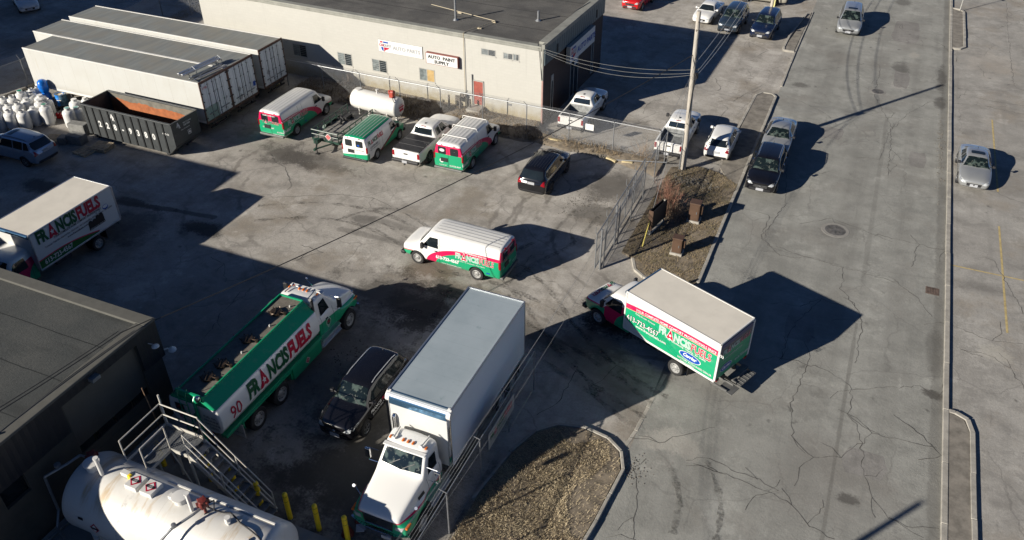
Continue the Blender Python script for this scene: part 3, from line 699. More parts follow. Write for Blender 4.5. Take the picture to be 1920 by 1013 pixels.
# ------------------------------------------------------------------ box truck on a van cab; origin under the box centre
def carrier_oval(u, v, a, b):
    return oval(u, v, a * 1.08, b * 1.12, 0, 2) + oval(u, v, a, b, 4, 3) + titem('Carrier', u, v - b * .3, b * 1.25, 0, 4, .01, .95, .3, center=True)
def box_truck(root, style, L=4.9, W=2.46, cabmat=None, xw=None):
    hl, w = L / 2, W / 2; z0, z1 = .98, 3.0
    # cab: nose at hl+2.65
    n = hl + 2.62; cw = 1.0; zb = .42
    def hd(w_, zh, zt, z0=zb): return [(0, z0), (w_ * .8, z0), (w_ * .96, z0 + .05), (w_, z0 + .28), (w_, zh - .22), (w_ * .99, zh - .1), (w_ * .955, zh - .03), (w_ * .88, zh + .01), (w_ * .72, zh + (zt - zh) * .7), (w_ * .5, zt), (w_ * .3, zt + .01), (0, zt + .02)]
    def vr(w_, H, wt): return [(0, zb), (w_ * .82, zb), (w_ * .96, zb + .05), (w_, zb + .30), (w_, 1.0), (w_ * .985, 1.28), (w_ * .965, 1.42), (w_ * .93, 1.6), (wt + .03, H - .16), (wt - .04, H - .03), (wt * .55, H + .02), (0, H + .03)]
    H = 2.12
    st = [(n, hd(cw * .78, .98, 1.02, zb + .12)), (n - .05, hd(cw * .91, 1.08, 1.12, zb + .03)), (n - .25, hd(cw * .97, 1.12, 1.18)), (n - .62, hd(cw * .99, 1.16, 1.25)), (n - .88, hd(cw, 1.21, 1.32)), (n - .96, hd(cw, 1.25, 1.40)),
          (n - 1.50, vr(cw, H - .10, cw * .80)), (n - 1.68, vr(cw, H - .02, cw * .81)), (n - 2.1, vr(cw, H, cw * .82)), (hl - .05, vr(cw, H, cw * .82)), (hl - .1, vr(cw, H - .02, cw * .8))]
    B = Body(root, carve(loft(st), [(n - .92, .42, .50, cw)], None, [cabmat, M_trim]), 'cab')
    B.panel('T', [(n - 1.02, -.80), (n - .92, 0), (n - 1.02, .80), (n - 1.50, .70), (n - 1.46, 0), (n - 1.50, -.70)], M_glass, 'windscreen')
    for ax in 'LR':
        s = 1 if ax == 'L' else -1
        B.panel(ax, [(n - 1.26, 1.36), (n - 1.64, 1.86), (n - 2.22, 1.88), (n - 2.26, 1.34)], M_glass, 'side_window')
        for x in (n - 1.16, n - 2.36): B.panel(ax, [(x - .008, .6), (x + .008, .6), (x + .008, 1.3), (x - .008, 1.3)], M_trim, 'door_gap', .003)
        mirror_part(root, n - 1.28, s * 1.12, 1.55, M_trim, .12, .24, .36, .16)
        wheel(root, n - .92, s * (cw - .12), .40, .24, M_steelrim, 'steel')
        wheel(root, xw or -.50, s * (w - .16), .40, .26, M_steelrim, 'steel'); wheel(root, xw or -.50, s * (w - .46), .40, .24, M_steelrim, 'steel')
        B.panel('F', [(s * .54, .84), (s * .86, .84), (s * .86, 1.04), (s * .54, 1.04)], M_lamp, 'headlight', .012)
        B.panel('F', [(s * .56, .74), (s * .86, .74), (s * .86, .81), (s * .56, .81)], M_amber, 'indicator', .012)
        bm = BM(); box2(bm, ((xw or -.5) - .62, s * (w - .55), .35), ((xw or -.5) - .60, s * (w - .05), .95)); obj('mud_flap', bm, M_trim, root)
    B.panel('F', rr(-.52, .76, .52, 1.05, .02), M_trim, 'grille', .012)
    bm = BM(); box(bm, (n - .02, 0, .55), (.26, 1.92, .22)); obj('front_bumper', bm, M_trim, root, bevel=.05)
    plate(root, n + .12, .56, 1)
    # box
    bm = BM(); box2(bm, (-hl, -w + .012, z0), (hl, w - .012, z1 - .03)); obj('cargo_box', bm, M_fleet, root, bevel=.02)
    bm = BM(); box2(bm, (-hl + .03, -w + .05, z1 - .03), (hl - .03, w - .05, z1 + .0))
    obj('box_roof', bm, M_roofw, root)
    bm = BM(); t = .05
    for s in (-1, 1):
        box2(bm, (-hl, s * (w - .05), z1 - .05), (hl, s * (w + .012), z1 + .015)); box2(bm, (-hl, s * (w - .04), z0 - .06), (hl, s * (w + .012), z0 + .04))
        for x in (-hl, hl): box2(bm, (x - t, s * (w - .06), z0 + .04), (x + t * .4, s * (w + .014), z1 - .05))
    box2(bm, (-hl - .02, -w + .05, z1 - .05), (-hl + .05, w - .05, z1 + .015))
    obj('box_frame', bm, M_alu if style == 'white' else M_whitem, root, bevel=.012)
    bm = BM(); cyl(bm, (hl - .01, -w + .04, z1 - .10), (hl - .01, w - .04, z1 - .10), .11, .11, 14); obj('front_cap', bm, M_mirrorb, root, smooth=True)
    # rear door, bumper, steps
    bm = BM(); box2(bm, (-hl - .035, -w + .12, z0 + .05), (-hl - .005, w - .12, z1 - .12)); rd = obj('roll_up_door', bm, LIV_REAR if style == 'green' else M_fleet, root)
    bm = BM(); box2(bm, (-hl - .055, -.14, z0 + .12), (-hl - .035, .14, z0 + .2)); obj('handle', bm, M_galv, rd)
    if style == 'green':
        it = fit(logo(0, 0, .3, 6), -.98, 2.22, W=1.96) + carrier_oval(-.55, 1.45, .40, .17) + titem('613-723-4567', .10, 1.35, .2, 0, 2, .004) + titem('www.francisfuels.com', -.9, 1.95, .16, 0, 2)
        lettering(it, flat((-hl - .037, 0, 0), (0, -1, 0), (0, 0, 1)), rd)
    for s in (-1, 1):
        bm = BM(); box(bm, (-hl - .03, s * (w - .2), z0 - .02), (.05, .18, .1)); obj('taillight', bm, M_tail, root)
    bm = BM()
    if style == 'green':
        box2(bm, (-hl - .72, -.95, .50), (-hl - .38, .25, .54)); box2(bm, (-hl - .36, -.95, .62), (-hl - .06, .25, .66)); box2(bm, (-hl - .75, .35, .50), (-hl - .1, .95, .54))
        for y in (-.9, .2, .4, .9): box2(bm, (-hl - .5, y, .5), (-hl + .3, y + .05, .62))
        for i in range(6): box2(bm, (-hl - .70, -.85 + i * .2, .54), (-hl - .40, -.82 + i * .2, .56))
    else: box2(bm, (-hl - .3, -.95, .52), (-hl - .05, .95, .6))
    obj('rear_step', bm, M_step, root)
    bm = BM()
    for s in (-1, 1): box2(bm, (-hl, s * .42 - .05, .62), (n - 1.2, s * .42 + .05, .84))
    for i in range(7): x = -hl + .1 + i * (L - .3) / 6; box2(bm, (x, -w + .08, .86), (x + .08, w - .08, .93))
    cyl(bm, ((xw or -.5), -w + .3, .4), ((xw or -.5), w - .3, .4), .07); box2(bm, (.6, .5, .5), (1.5, .95, .85)); box2(bm, (.4, -.95, .5), (1.2, -.5, .85))
    obj('chassis', bm, M_steel, root)
    # side panels with their wraps
    for s in (1, -1):
        bm = BM(); box2(bm, (-hl + .06, s * (w - .011), z0 + .05), (hl - .06, s * (w + .002), z1 - .06))
        sp = obj('side_panel', bm, LIV_SIDE if style == 'green' else LIV_SIDEW, root)
        if style == 'green':
            it = fit(logo(0, 0, .3, 6), 1.85, 1.80, W=2.70, k=1.1)
            it += titem('613-723-4567', .10, 1.58, .38, 3, 2, .022, .82) + titem('613-723-4567', .10, 1.58, .38, 0, 3, .004, .82)
            it += carrier_oval(3.55, 1.48, .52, .19)
            it += titem('Family Owned - Furnaces', .55, 2.08, .115, 0, 2, .002, .9) + titem('Air Conditioning - Heating - Air Quality', 2.35, 1.74, .135, 0, 2, .002, .9)
            it += titem('www.francisfuels.com', .62, 1.40, .19, 0, 2, .004) + titem('FACTORY AUTHORIZED DEALER', 2.95, 1.15, .13, 0, 2, .002, .9)
            it += titem('ENERGY EXPERTS', 3.1, 1.03, .1, 0, 2, .002, .9)
            band = titem('YOUR COMPLETE HOME COMFORT PROFESSIONALS SINCE 1933', .0, 0, .19, 0, 2, .004, .84)
            wd = max(p[0] for p in band[0][0])
            it += [([(.55 + a * .98, band_z(hl - .6 - (a) * .98 - .06) + b) for a, b in V], F, m, l) for V, F, m, l in band]
            if s < 0: it = [([(a, b) for a, b in V], F, m, l) for V, F, m, l in it]
        else:
            it = fit(logo(0, 0, .3, outline=False), .28, 2.24, W=3.95, k=1.25)
            it = [([(a, b + (a - .3) * .0) for a, b in V], F, m, l) for V, F, m, l in it]
            it += titem('YOUR COMPLETE HOME COMFORT PROFESSIONALS', 1.15, 2.14, .16, 3, 2, .003, .8) + titem('Furnaces - Fuel Oil - Natural Gas - Electricity - Air Conditioning - Water Heaters - Air Quality', .55, 1.92, .14, 3, 2, .001, .8)
            it += titem('www.francisfuels.com', 1.85, 1.74, .15, 3, 2, .002) + titem('613-723-4567', .25, 1.14, .36, 0, 2, .008, .85)
            it += oval(4.45, 2.12, .18, .14, 4, 2) + oval(4.45, 2.15, .15, .09, 0, 3)
            for k, (du, hh) in enumerate(((0, .42), (.26, .40), (.50, .50), (.72, .52))):      # four dark-suited figures printed on the panel
                u = 3.32 + du; it += poly_item([(u - .15, 1.46), (u + .15, 1.46), (u + .14, 1.46 + hh * .75), (u + .06, 1.46 + hh), (u - .06, 1.46 + hh), (u - .14, 1.46 + hh * .75)], 3, 2 + k)
                it += oval(u, 1.50 + hh + .06, .055, .07, 5, 2 + k, 10)
            it += rect_item(3.15, 1.38, 4.2, 1.48, 3, 7) + titem('SERVING YOU SINCE 1933', 3.2, 1.40, .09, 0, 8)
        pl = flat((hl - .06, w + .002, 0), (-1, 0, 0), (0, 0, 1)) if s > 0 else flat((-hl + .06, -w - .002, 0), (1, 0, 0), (0, 0, 1))
        lettering(it, pl, sp)
    return B
def band_z(x): # lower text line of the red band of the green wrap, box coordinates
    a = (x + 2.45) / 6.6
    return 2.42 - .62 * a * a + .16 * a - .02
def liv_side():
    t = MT('box_wrap_green', .35, coat=.2)
    a = (t.x + 2.45) / 6.6
    edge = a * a * -.62 + a * .16 + 2.36
    c = t.mix(t.z.lt(edge + .26), (.52, .52, .50), RED); c = t.mix(t.z.lt(edge), c, (.65, .6, .3)); c = t.mix(t.z.lt(edge - .015), c, GREEN)
    low = (t.x - 1.2) * .42 + 1.06
    c = t.mix(t.z.lt(low) * t.x.gt(.9), c, (.50,.51,.49))
    return t.out(t.mix(t.noise(3, 5).step(.5, .8) * .18, c, (.3, .3, .26)))
def liv_sidew():
    t = MT('box_wrap_white', .35, coat=.2)
    a = (t.x * -1 + 2.45)                      # distance from the front end
    edge = (a - 3.9) * (a - 3.9) * -.062 + 1.56 - (a - 1.5).max(0.0) * .0
    edge = 1.50 + (a * -.10) + (a * .9).sin() * .16
    c = t.mix(t.z.lt(edge), (.52, .52, .50), RED); c = t.mix(t.z.lt(edge - .06), c, (.01, .10, .015))
    c = t.mix(a.gt(3.6), c, (.52, .52, .50))
    return t.out(c)
def liv_rear():
    t = MT('rear_wrap', .35)
    c = t.mix(t.z.gt(2.62), GREEN, (.02, .03, .12)); c = t.mix(t.z.gt(2.26) * t.z.lt(2.66), c, (.10, .09, .10))
    rib = (t.z * 4.2).mod(.5)
    return t.out(c, rib, .5, .03)
LIV_SIDE = liv_side(); LIV_SIDEW = liv_sidew(); LIV_REAR = liv_rear()
def liv_split(name, zsplit, slope=0.0, x0=0.0, redband=.04, up=WHITE, low=GREEN):
    t = MT(name, .28, coat=.5); e = (t.x - x0) * slope + zsplit
    c = t.mix(t.z.lt(e + redband), up, RED); c = t.mix(t.z.lt(e), c, low)
    c = t.mix(t.noise(5, 6, .7).step(.5, .8) * (t.z * -1.2 + 1.3).max(0.0) * .5, c, (.12, .10, .08))
    return t.out(c)
# ------------------------------------------------------------------ conventional trucks
def tr(wl, wh, zb, zf, zt): return [(0, zb), (wl * .8, zb), (wl * .98, zb + .06), (wl, zf - .25), (wl * .97, zf - .04), (max(wh + .05, wl * .9), zf + .04), (wh + .03, zf + .12), (wh, zt - .12), (wh * .92, zt - .02), (wh * .7, zt), (wh * .35, zt + .02), (0, zt + .03)]
def conv_cab(root, xb, xn, mat, grille='bars', H=2.72, W=1.2, wr=.50):
    c0 = xn - 1.72                       # foot of the windscreen
    zb = .72
    st = [(xn, tr(.98, .76, .80, 1.10, 1.36)), (xn - .05, tr(1.08, .82, .66, 1.16, 1.45)), (xn - .3, tr(1.17, .86, zb, 1.20, 1.56)), (xn - .9, tr(1.20, .90, zb, 1.26, 1.72)), (xn - 1.35, tr(1.15, .93, zb, 1.32, 1.84)),
          (c0 + .12, tr(1.06, .95, zb, 1.42, 1.92)), (c0, tr(1.04, .96, zb, 1.55, 2.02)), (c0 - .38, tr(1.03, .86, zb, 1.7, H - .12)), (c0 - .55, tr(1.03, .86, zb, 1.75, H - .01)), (c0 - .95, tr(1.04, .90, zb, 1.75, H + .03)),
          (xb + .12, tr(1.04, .90, zb, 1.75, H + .02)), (xb, tr(1.02, .88, zb, 1.75, H - .05))]
    xw = xn - .98
    B = Body(root, carve(loft(st), [(xw, wr, wr + .12, W)], None, [mat, M_trim]), 'cab')
    B.panel('T', [(c0 - .02, -.80), (c0 + .04, 0), (c0 - .02, .80), (c0 - .36, .72), (c0 - .34, 0), (c0 - .36, -.72)], M_ltglass, 'windscreen', .014)
    bm = BM()
    for y in (-.5, .08):
        a = B.hit('T', c0 + .01, y)[0]; b = B.hit('T', c0 - .16, y + .42)[0]; cyl(bm, a + Vector((0, 0, .03)), b + Vector((0, 0, .03)), .016, .016, 4)
    obj('wiper', bm, M_trim, root)
    for ax in 'LR':
        s = 1 if ax == 'L' else -1
        B.panel(ax, [(c0 - .30, 1.80), (c0 - .50, 2.42), (xb + .34, 2.42), (xb + .34, 1.80)], M_glass, 'side_window', .014)
        for x in (c0 - .12, xb + .26): B.panel(ax, [(x - .009, .8), (x + .009, .8), (x + .009, 1.78), (x - .009, 1.78)], M_trim, 'door_gap', .004)
        # mirror on brackets
        bm = BM(); x = c0 - .18; y = s * 1.42; tube(bm, [(x, s * .98, 2.35), (x + .03, y, 2.38), (x + .03, y, 1.72), (x, s * 1.0, 1.7)], .014, 5)
        mr = obj('mirror_bracket', bm, M_chrome, root)
        bm = BM(); box(bm, (x + .04, y, 2.1), (.10, .22, .46)); obj('mirror', bm, M_chrome if mat is LIV_TRUCK else M_trim, mr, bevel=.03)
        bm = BM(); tube(bm, [(xn - .55, s * .98, 1.42), (xn - .62, s * 1.22, 1.72), (xn - .62, s * 1.24, 1.80)], .012, 5); cyl(bm, (xn - .60, s * 1.24, 1.78), (xn - .56, s * 1.24, 1.82), .06, .06, 10)
        obj('hood_mirror', bm, M_chrome, root)
        wheel(root, xw, s * (W - .13), wr, .28, M_steelrim, 'steel')
        B.panel('F', [(s * .66, 1.02), (s * .92, 1.00), (s * 1.00, 1.18), (s * .70, 1.20)], M_lamp, 'headlight', .016)
        q = B.hit(ax, xn - .22, 1.16)[0]; bm = BM(); box(bm, (q.x, q.y, q.z), (.30, .10, .09)); obj('indicator', bm, M_amber, root, bevel=.02)
        # step boxes and tank below the door
        bm = BM(); box2(bm, (xb - .15, s * .72, .45), (c0 + .05, s * 1.16, .84)); 
        for z in (.52, .80): box2(bm, (xb - .12, s * 1.10, z), (c0 + .02, s * 1.24, z + .04))
        obj('side_step', bm, M_alu, root, bevel=.02)
        bm = BM(); box2(bm, (c0 - .75, s * .86, 1.5), (c0 - .60, s * 1.055, 1.54)); obj('door_handle', bm, M_trim, root)
        B.panel(ax, [(c0 + .18, 1.42), (c0 + .55, 1.40), (c0 + .55, 1.52), (c0 + .18, 1.54)], M_trim, 'side_vent', .014)
        # horn
        bm = BM(); z = B.hit('T', c0 - .9, s * .58)[0].z; cyl(bm, (c0 - 1.15, s * .60, z + .07), (c0 - .68, s * .56, z + .07), .03, .035, 8); cyl(bm, (c0 - .68, s * .56, z + .07), (c0 - .56, s * .55, z + .07), .035, .075, 10)
        obj('air_horn', bm, M_whitem if mat is LIV_TRUCK else M_chrome, root)
    for y in (-.72, -.20, 0, .20, .72):
        q = B.hit('T', c0 - .66, y)[0]; bm = BM(); box(bm, (q.x, y, q.z + .03), (.15, .08, .06)); obj('marker_lamp', bm, M_amber, root, bevel=.02)
    bm = BM(); box2(bm, (c0 - .48, -.84, H - .09), (c0 - .30, .84, H - .04)); obj('sun_visor', bm, mat, root, bevel=.015)
    # grille
    B.panel('F', [(-.56, .86), (.56, .86), (.62, 1.36), (-.62, 1.36)], M_trim, 'grille', .012)
    for i in range(7): z = .90 + i * .07; B.panel('F', [(-.56, z), (.56, z), (.56, z + .03), (-.56, z + .03)], M_chrome, 'grille_bar', .03, .15)
    bm = BM(); n = 10; P = [(xn + .10 - .22 * abs(i / n) ** 2.4, 1.16 * i / n) for i in range(-n, n + 1)]
    for (x0, y0), (x1, y1) in zip(P[:-1], P[1:]):
        c = ((x0 + x1) / 2, (y0 + y1) / 2, .64); box(bm, c, (hypot(x1 - x0, y1 - y0) + .02, .10, .26), atan2(y1 - y0, x1 - x0))
    obj('front_bumper', bm, M_chrome, root, smooth=True)
    bm = BM(); box(bm, (xn + .14, .35, .60), (.03, .36, .16)); obj('licence_plate', bm, M_plate, root)
    bm = BM(); cyl(bm, (xb - .12, -.98, .9), (xb - .12, -.98, 2.95), .07, .07, 12); cyl(bm, (xb - .12, -.98, 2.95), (xb - .20, -.98, 3.02), .07, .07, 12)
    cyl(bm, (xb - .12, -.98, 1.3), (xb - .12, -.98, 2.2), .11, .11, 12); obj('exhaust_stack', bm, M_chrome if mat is LIV_TRUCK else M_trim, root, smooth=True)
    return B
LIV_TRUCK = liv_split('truck_livery', 1.30, .035, 6.6, .045)
def liv_tank():
    t = MT('tank_livery', .26, coat=.5)
    c = t.mix(t.z.gt(2.42), WHITE, GREEN); c = t.mix(t.z.lt(1.26), c, RED); c = t.mix(t.z.lt(1.22), c, (.01, .03, .02))
    return t.out(t.mix(t.noise(3, 6, .7).step(.5, .85) * .25, c, (.25, .24, .2)))
LIV_TANK = liv_tank()

def tank_truck(root):
    x0, x1 = -4.40, 2.10
    half = [(0, 1.15), (.7, 1.17), (1.08, 1.27), (1.22, 1.50), (1.26, 1.90), (1.18, 2.30), (1.12, 2.40), (.60, 2.80), (0, 2.80)]
    st = [(x0, [(y * .93, 1.95 + (z - 1.95) * .93) for y, z in half]), (x0 + .04, [(y * .985, 1.95 + (z - 1.95) * .985) for y, z in half]), (x0 + .07, half), (x1 - .07, half), (x1, [(y * .95, 1.95 + (z - 1.95) * .95) for y, z in half])]
    o = loft(st, 0); me = o.data; bpy.data.objects.remove(o); me.materials.append(LIV_TANK)
    tank = finish('tank', me, [], root, True, 20, .02)
    # rim walls of the roof trough, dark deck and hatches
    bm = BM()
    for s in (-1, 1): box2(bm, (x0 + .02, s * .56, 2.74), (x1 - .06, s * .61, 2.88))
    for x in (x0 + .02, x1 - .1): box2(bm, (x, -.56, 2.74), (x + .06, .56, 2.88))
    obj('trough_rim', bm, M_green, tank)
    bm = BM(); box2(bm, (x0 + .09, -.555, 2.802), (x1 - .11, .555, 2.815)); obj('deck', bm, M_deck, tank)
    for x in (-3.35, -2.55, -.95, .95):
        bm = BM(); lathe(bm, [(.26, 2.81), (.26, 2.88), (.22, 2.92), (0, 2.94)], 'z', 18, (x, 0, 0))
        for k in range(6):
            a = k * pi / 3; tube(bm, [(x + .26 * cos(a), .26 * sin(a), 2.86), (x + .31 * cos(a), .31 * sin(a), 2.92)], .025, 6)
        tube(bm, [(x - .24, -.1, 2.93), (x, 0, 2.96), (x + .18, .12, 2.93)], .02, 6); cyl(bm, (x + .05, -.42, 2.82), (x + .05, -.42, 2.91), .07, .07, 12); cyl(bm, (x + .05, -.42, 2.89), (x + .02, -.15, 2.90), .03, .03, 8)
        obj('hatch', bm, M_bronze, tank, smooth=True, ang=30)
    for x in (-1.7, .1, 1.5):
        bm = BM(); cyl(bm, (x, -.3, 2.81), (x, -.3, 2.90), .035, .03, 8); obj('vent', bm, M_whitem, tank)
    # skirt, side cabinets, fenders
    bm = BM()
    for s in (-1, 1):
        box2(bm, (x0 + .1, s * .95, 1.02), (x1, s * 1.22, 1.16))
        box2(bm, (-3.35, s * .84, 1.0), (-.25, s * 1.26, 1.10)); box2(bm, (-3.40, s * .84, .72), (-3.34, s * 1.26, 1.10)); box2(bm, (-.28, s * .84, .62), (-.22, s * 1.26, 1.10))
    obj('skirt', bm, M_green, root, bevel=.015)
    for s in (-1, 1):
        bm = BM(); box2(bm, (-.12, s * .72, .48), (1.95, s * 1.24, 1.08)); cb = obj('side_cabinet', bm, M_green, root, bevel=.025)
        if s < 0:
            it = poly_item([(0, .16), (.16, 0), (0, -.16), (-.16, 0)], 0, 2) + poly_item([(0, .13), (.13, 0), (0, -.13), (-.13, 0)], 2, 3) + titem('1202', 0, -.03, .1, 0, 4, center=True)
            lettering(it, flat((.9, -1.243, .78), (1, 0, 0), (0, 0, 1)), cb, 'placard')
        for x in (-2.54, -1.02):
            wheel(root, x, s * 1.12, .50, .28, M_steelrim, 'steel'); wheel(root, x, s * .80, .50, .26, M_steelrim, 'steel')
        bm = BM(); box2(bm, (-3.48, s * .72, .32), (-3.46, s * 1.28, .98)); mf = obj('mud_flap', bm, M_whitem, root)
        lettering(titem('FRANCIS', -.24, 0, .12, 3, 2), flat((-3.485, s * 1.0, .5), (0, -1, 0), (0, 0, 1)), mf)
    bm = BM()
    for s in (-1, 1): box2(bm, (x0 + .1, s * .40, .72), (4.6, s * .5, .98)); 
    for x in (-2.54, -1.02): cyl(bm, (x, -.9, .5), (x, .9, .5), .09)
    box2(bm, (x0 - .05, -1.1, .52), (x0 + .05, 1.1, .66)); obj('chassis', bm, M_steel, root)
    # writing on the sides
    for s in (-1, 1):
        it = fit(logo(0, 0, .3, outline=False, shear=.12), 1.62, -.22, W=4.25, k=1.2) + titem('90', .55, -.24, .80, 2, 3, .004, .8)
        # the printed band follows the curve of the side: low part leans in
        def pl(u, v, d, s=s):
            zz = 1.82 + v; yy = 1.22 + (1.26 - 1.22) * min(1, max(0, (zz - 1.50) / .4)) if zz < 1.9 else 1.26 - .08 * (zz - 1.9) / .4
            X = x0 + u if s < 0 else x1 - u
            return Vector((X, s * (yy + d + .004), zz))
        lettering(it, pl, tank, cut=.15)
    # rear: green ladder, pipework, notices
    bm = BM(); x = x0 - .10
    for y in (.12, .48): tube(bm, [(x, y, .75), (x, y, 2.78), (x + .16, y, 3.02)], .022, 6)
    for k in range(7): cyl(bm, (x, .12, .85 + k * .3), (x, .48, .85 + k * .3), .016, .016, 5)
    obj('ladder', bm, M_green, root)
    bm = BM(); tube(bm, [(x + .10, -.30, 2.86), (x - .02, -.30, 2.74), (x - .02, -.30, 1.0), (x - .02, -.34, .8)], .065, 10); tube(bm, [(x, -.3, 2.2), (x, -.1, 2.0), (x + .05, 0, 1.6)], .04, 8)
    lathe(bm, [(0, 0), (.11, .02), (.13, .10), (.09, .2), (0, .22)], 'z', 12, (x + .02, -.44, 2.74)); box2(bm, (x0 - .02, -.62, 2.70), (x0 + .06, .62, 2.95))
    obj('rear_pipework', bm, M_green, root, smooth=True, ang=30)
    bm = BM(); lathe(bm, [(0, 2.80), (.10, 2.83), (.12, 2.93), (.08, 3.02), (0, 3.04)], 'z', 14, (x, -.52, 0)); obj('vapour_valve', bm, M_chrome, root, smooth=True)
    it = titem('FUEL OIL', -1.0 + 1.45, 1.95, .15, 3, 2, .002) + titem('PROPANE', .45, 1.78, .15, 3, 2, .002) + titem('GASOLINE', .45, 1.61, .15, 3, 2, .002) + titem('DIESEL', .62, 1.44, .15, 3, 2, .002)
    lettering(it, flat((x0 - .004, 0, 0), (0, -1, 0), (0, 0, 1)), tank, 'rear_lettering')
    it = rect_item(-.88, 1.78, -.45, 2.22, 3, 2) + poly_item([(-.84, 1.98), (-.66, 2.17), (-.49, 1.98), (-.58, 1.98), (-.66, 2.06), (-.75, 1.98)], 2, 3) + titem('FRANCIS', -.85, 1.82, .11, 0, 3, 0, .9) + titem('90', -.84, 1.46, .32, 2, 3, 0, .8)
    lettering(it, flat((x0 - .004, 0, 0), (0, -1, 0), (0, 0, 1)), tank, 'rear_emblem')
    B = conv_cab(root, 2.22, 5.25, LIV_TRUCK2, H=2.66)
    for s in (-1, 1):
        it = [([(a * .5, b * .5 + 1.0) for a, b in V], F, m, l) for V, F, m, l in (oval(.5, .55, .34, .36, 0, 2) + oval(.5, .55, .28, .30, 1, 3) + star(.5, .58, .18, 2, 4) + titem('90', .28, -.02, .3, 0, 3))]
        lettering(it, B.place('L' if s > 0 else 'R', 3.2 if s > 0 else 2.7, -1 if s > 0 else 1), root, 'door_emblem', cut=.15)
LIV_TRUCK2 = liv_split('tractor_livery', 1.40, -.10, 3.6, .0)
M_deck = plain('worn_rubber_deck', (.16, .14, .115), .8, var=.25, sc=2.5, dirt=(.13, .12, .10), bump=.4)
M_bronze = plain('tarnished_fittings', (.09, .062, .042), .4, metal=.6, var=.4, sc=9)
def bxr():
    t = MT('silver_box_roof', .34, metal=.2); n = t.noise(.7, 5, .6); s = (t.x / .61).mod(.5)
    c = t.mix(n.step(.35, .7), (.36, .415, .44), (.31, .365, .39)); c = t.mix(s.lt(.012) * .35, c, (.22, .26, .28)); c = t.mix(t.noise(2.3, 6, .7).step(.60, .72) * .6, c, (.20, .27, .28))
    return t.out(c, n, .1, .02)
M_boxroof = bxr()
M_boxside = plain('polished_box_side', (.74, .76, .78), .25, metal=.0, coat=.3, var=.03, sc=.5)

def large_box_truck(root):
    hl, w, z0, z1 = 3.42, 1.29, 1.12, 3.92
    B = conv_cab(root, 3.66, 6.62, LIV_TRUCK, H=2.72)
    bm = BM(); box2(bm, (-hl, -w, z0), (hl, w, z1)); obj('cargo_box', bm, M_boxside, root, bevel=.015)
    bm = BM(); box2(bm, (-hl + .04, -w + .05, z1), (hl - .1, w - .05, z1 + .012)); obj('box_roof', bm, M_boxroof, root)
    bm = BM()
    for s in (-1, 1):
        box2(bm, (-hl, s * (w - .05), z1 - .01), (hl - .12, s * (w + .015), z1 + .05)); box2(bm, (-hl, s * (w - .04), z0 - .08), (hl, s * (w + .015), z0 + .05)); box2(bm, (-hl - .01, s * (w - .06), z0), (-hl + .06, s * (w + .014), z1))
    box2(bm, (-hl - .015, -w + .05, z1 - .02), (-hl + .05, w - .05, z1 + .05)); obj('box_frame', bm, M_alu, root, bevel=.01)
    bm = BM(); R = .26
    P = [(hl - .05, z1 - R * 1.9), (hl + .03, z1 - R * 1.7)] + [(hl - .22 + .26 * cos(a), z1 - R + .02 + R * sin(a)) for a in [radians(k) for k in range(0, 95, 10)]] + [(hl - .25, z1 - .02)]
    yprism(bm, P, -w + .14, w - .14); obj('front_cap', bm, M_mirrorb, root, smooth=True, ang=30)
    for s in (-1, 1):
        bm = BM(); Q = [(hl - .24 + .30 * cos(a), z1 - R + .02 + (R + .03) * sin(a)) for a in [radians(k) for k in range(0, 95, 12)]] + [(hl - .25, z1 - .3), (hl - .02, z1 - .42)]
        yprism(bm, Q, s * (w - .15), s * (w + .03)); obj('corner_cap', bm, M_whitem, root, smooth=True, ang=30, bevel=.02)
        bm = BM(); box2(bm, (hl - .02, s * (w - .12), z0), (hl + .04, s * (w + .02), z1 - .3)); obj('corner_post', bm, M_chrome, root, bevel=.02)
    bm = BM(); box2(bm, (hl, -w + .14, z0 + .02), (hl + .025, w - .14, z1 - .35)); obj('front_panel', bm, M_fleet, root)
    bm = BM(); box2(bm, (-hl - .03, -w + .1, z0 + .05), (-hl - .005, w - .1, z1 - .1)); obj('roll_up_door', bm, M_fleet, root)
    for s in (-1, 1):
        for x in (-2.2, -1.05):
            wheel(root, x, s * 1.12, .50, .28, M_steelrim, 'steel')
        bm = BM(); cyl(bm, (1.2, s * .95, .78), (2.3, s * .95, .78), .30, .30, 18); obj('fuel_tank', bm, M_alu, root, smooth=True)
        bm = BM()
        for x in (-3.0, -1.65, -.4, .8): tube(bm, [(x, s * 1.24, z0 - .06), (x, s * 1.26, z0 - .38), (x + .16, s * 1.26, z0 - .42)], .018, 5)
        obj('side_hook', bm, M_galv, root)
        bm = BM(); box2(bm, (-2.95, s * .8, .4), (-2.92, s * 1.25, 1.05)); obj('mud_flap', bm, M_trim, root)
    bm = BM()
    for s in (-1, 1): box2(bm, (-hl, s * .40, .80), (6.0, s * .5, 1.06))
    for x in (-2.2, -1.05): cyl(bm, (x, -1, .5), (x, 1, .5), .09)
    for i in range(12): x = -hl + .2 + i * .58; box2(bm, (x, -w + .05, 1.0), (x + .08, w - .05, 1.1))
    box2(bm, (-hl - .1, -1.1, .5), (-hl, 1.1, .62)); obj('chassis', bm, M_steel, root)
    bm = BM(); prism(bm, [(6.62, -.95), (6.92, -.78), (6.80, -.52), (6.50, -.68)], .50, .52); obj('fog_lamp_panel', bm, M_plate, root)
M_mirrorb = plain('sky_tinted_metal_cap', (.12, .26, .42), .18, metal=.8, var=.05)  # blue in the base colour stands in for reflected sky

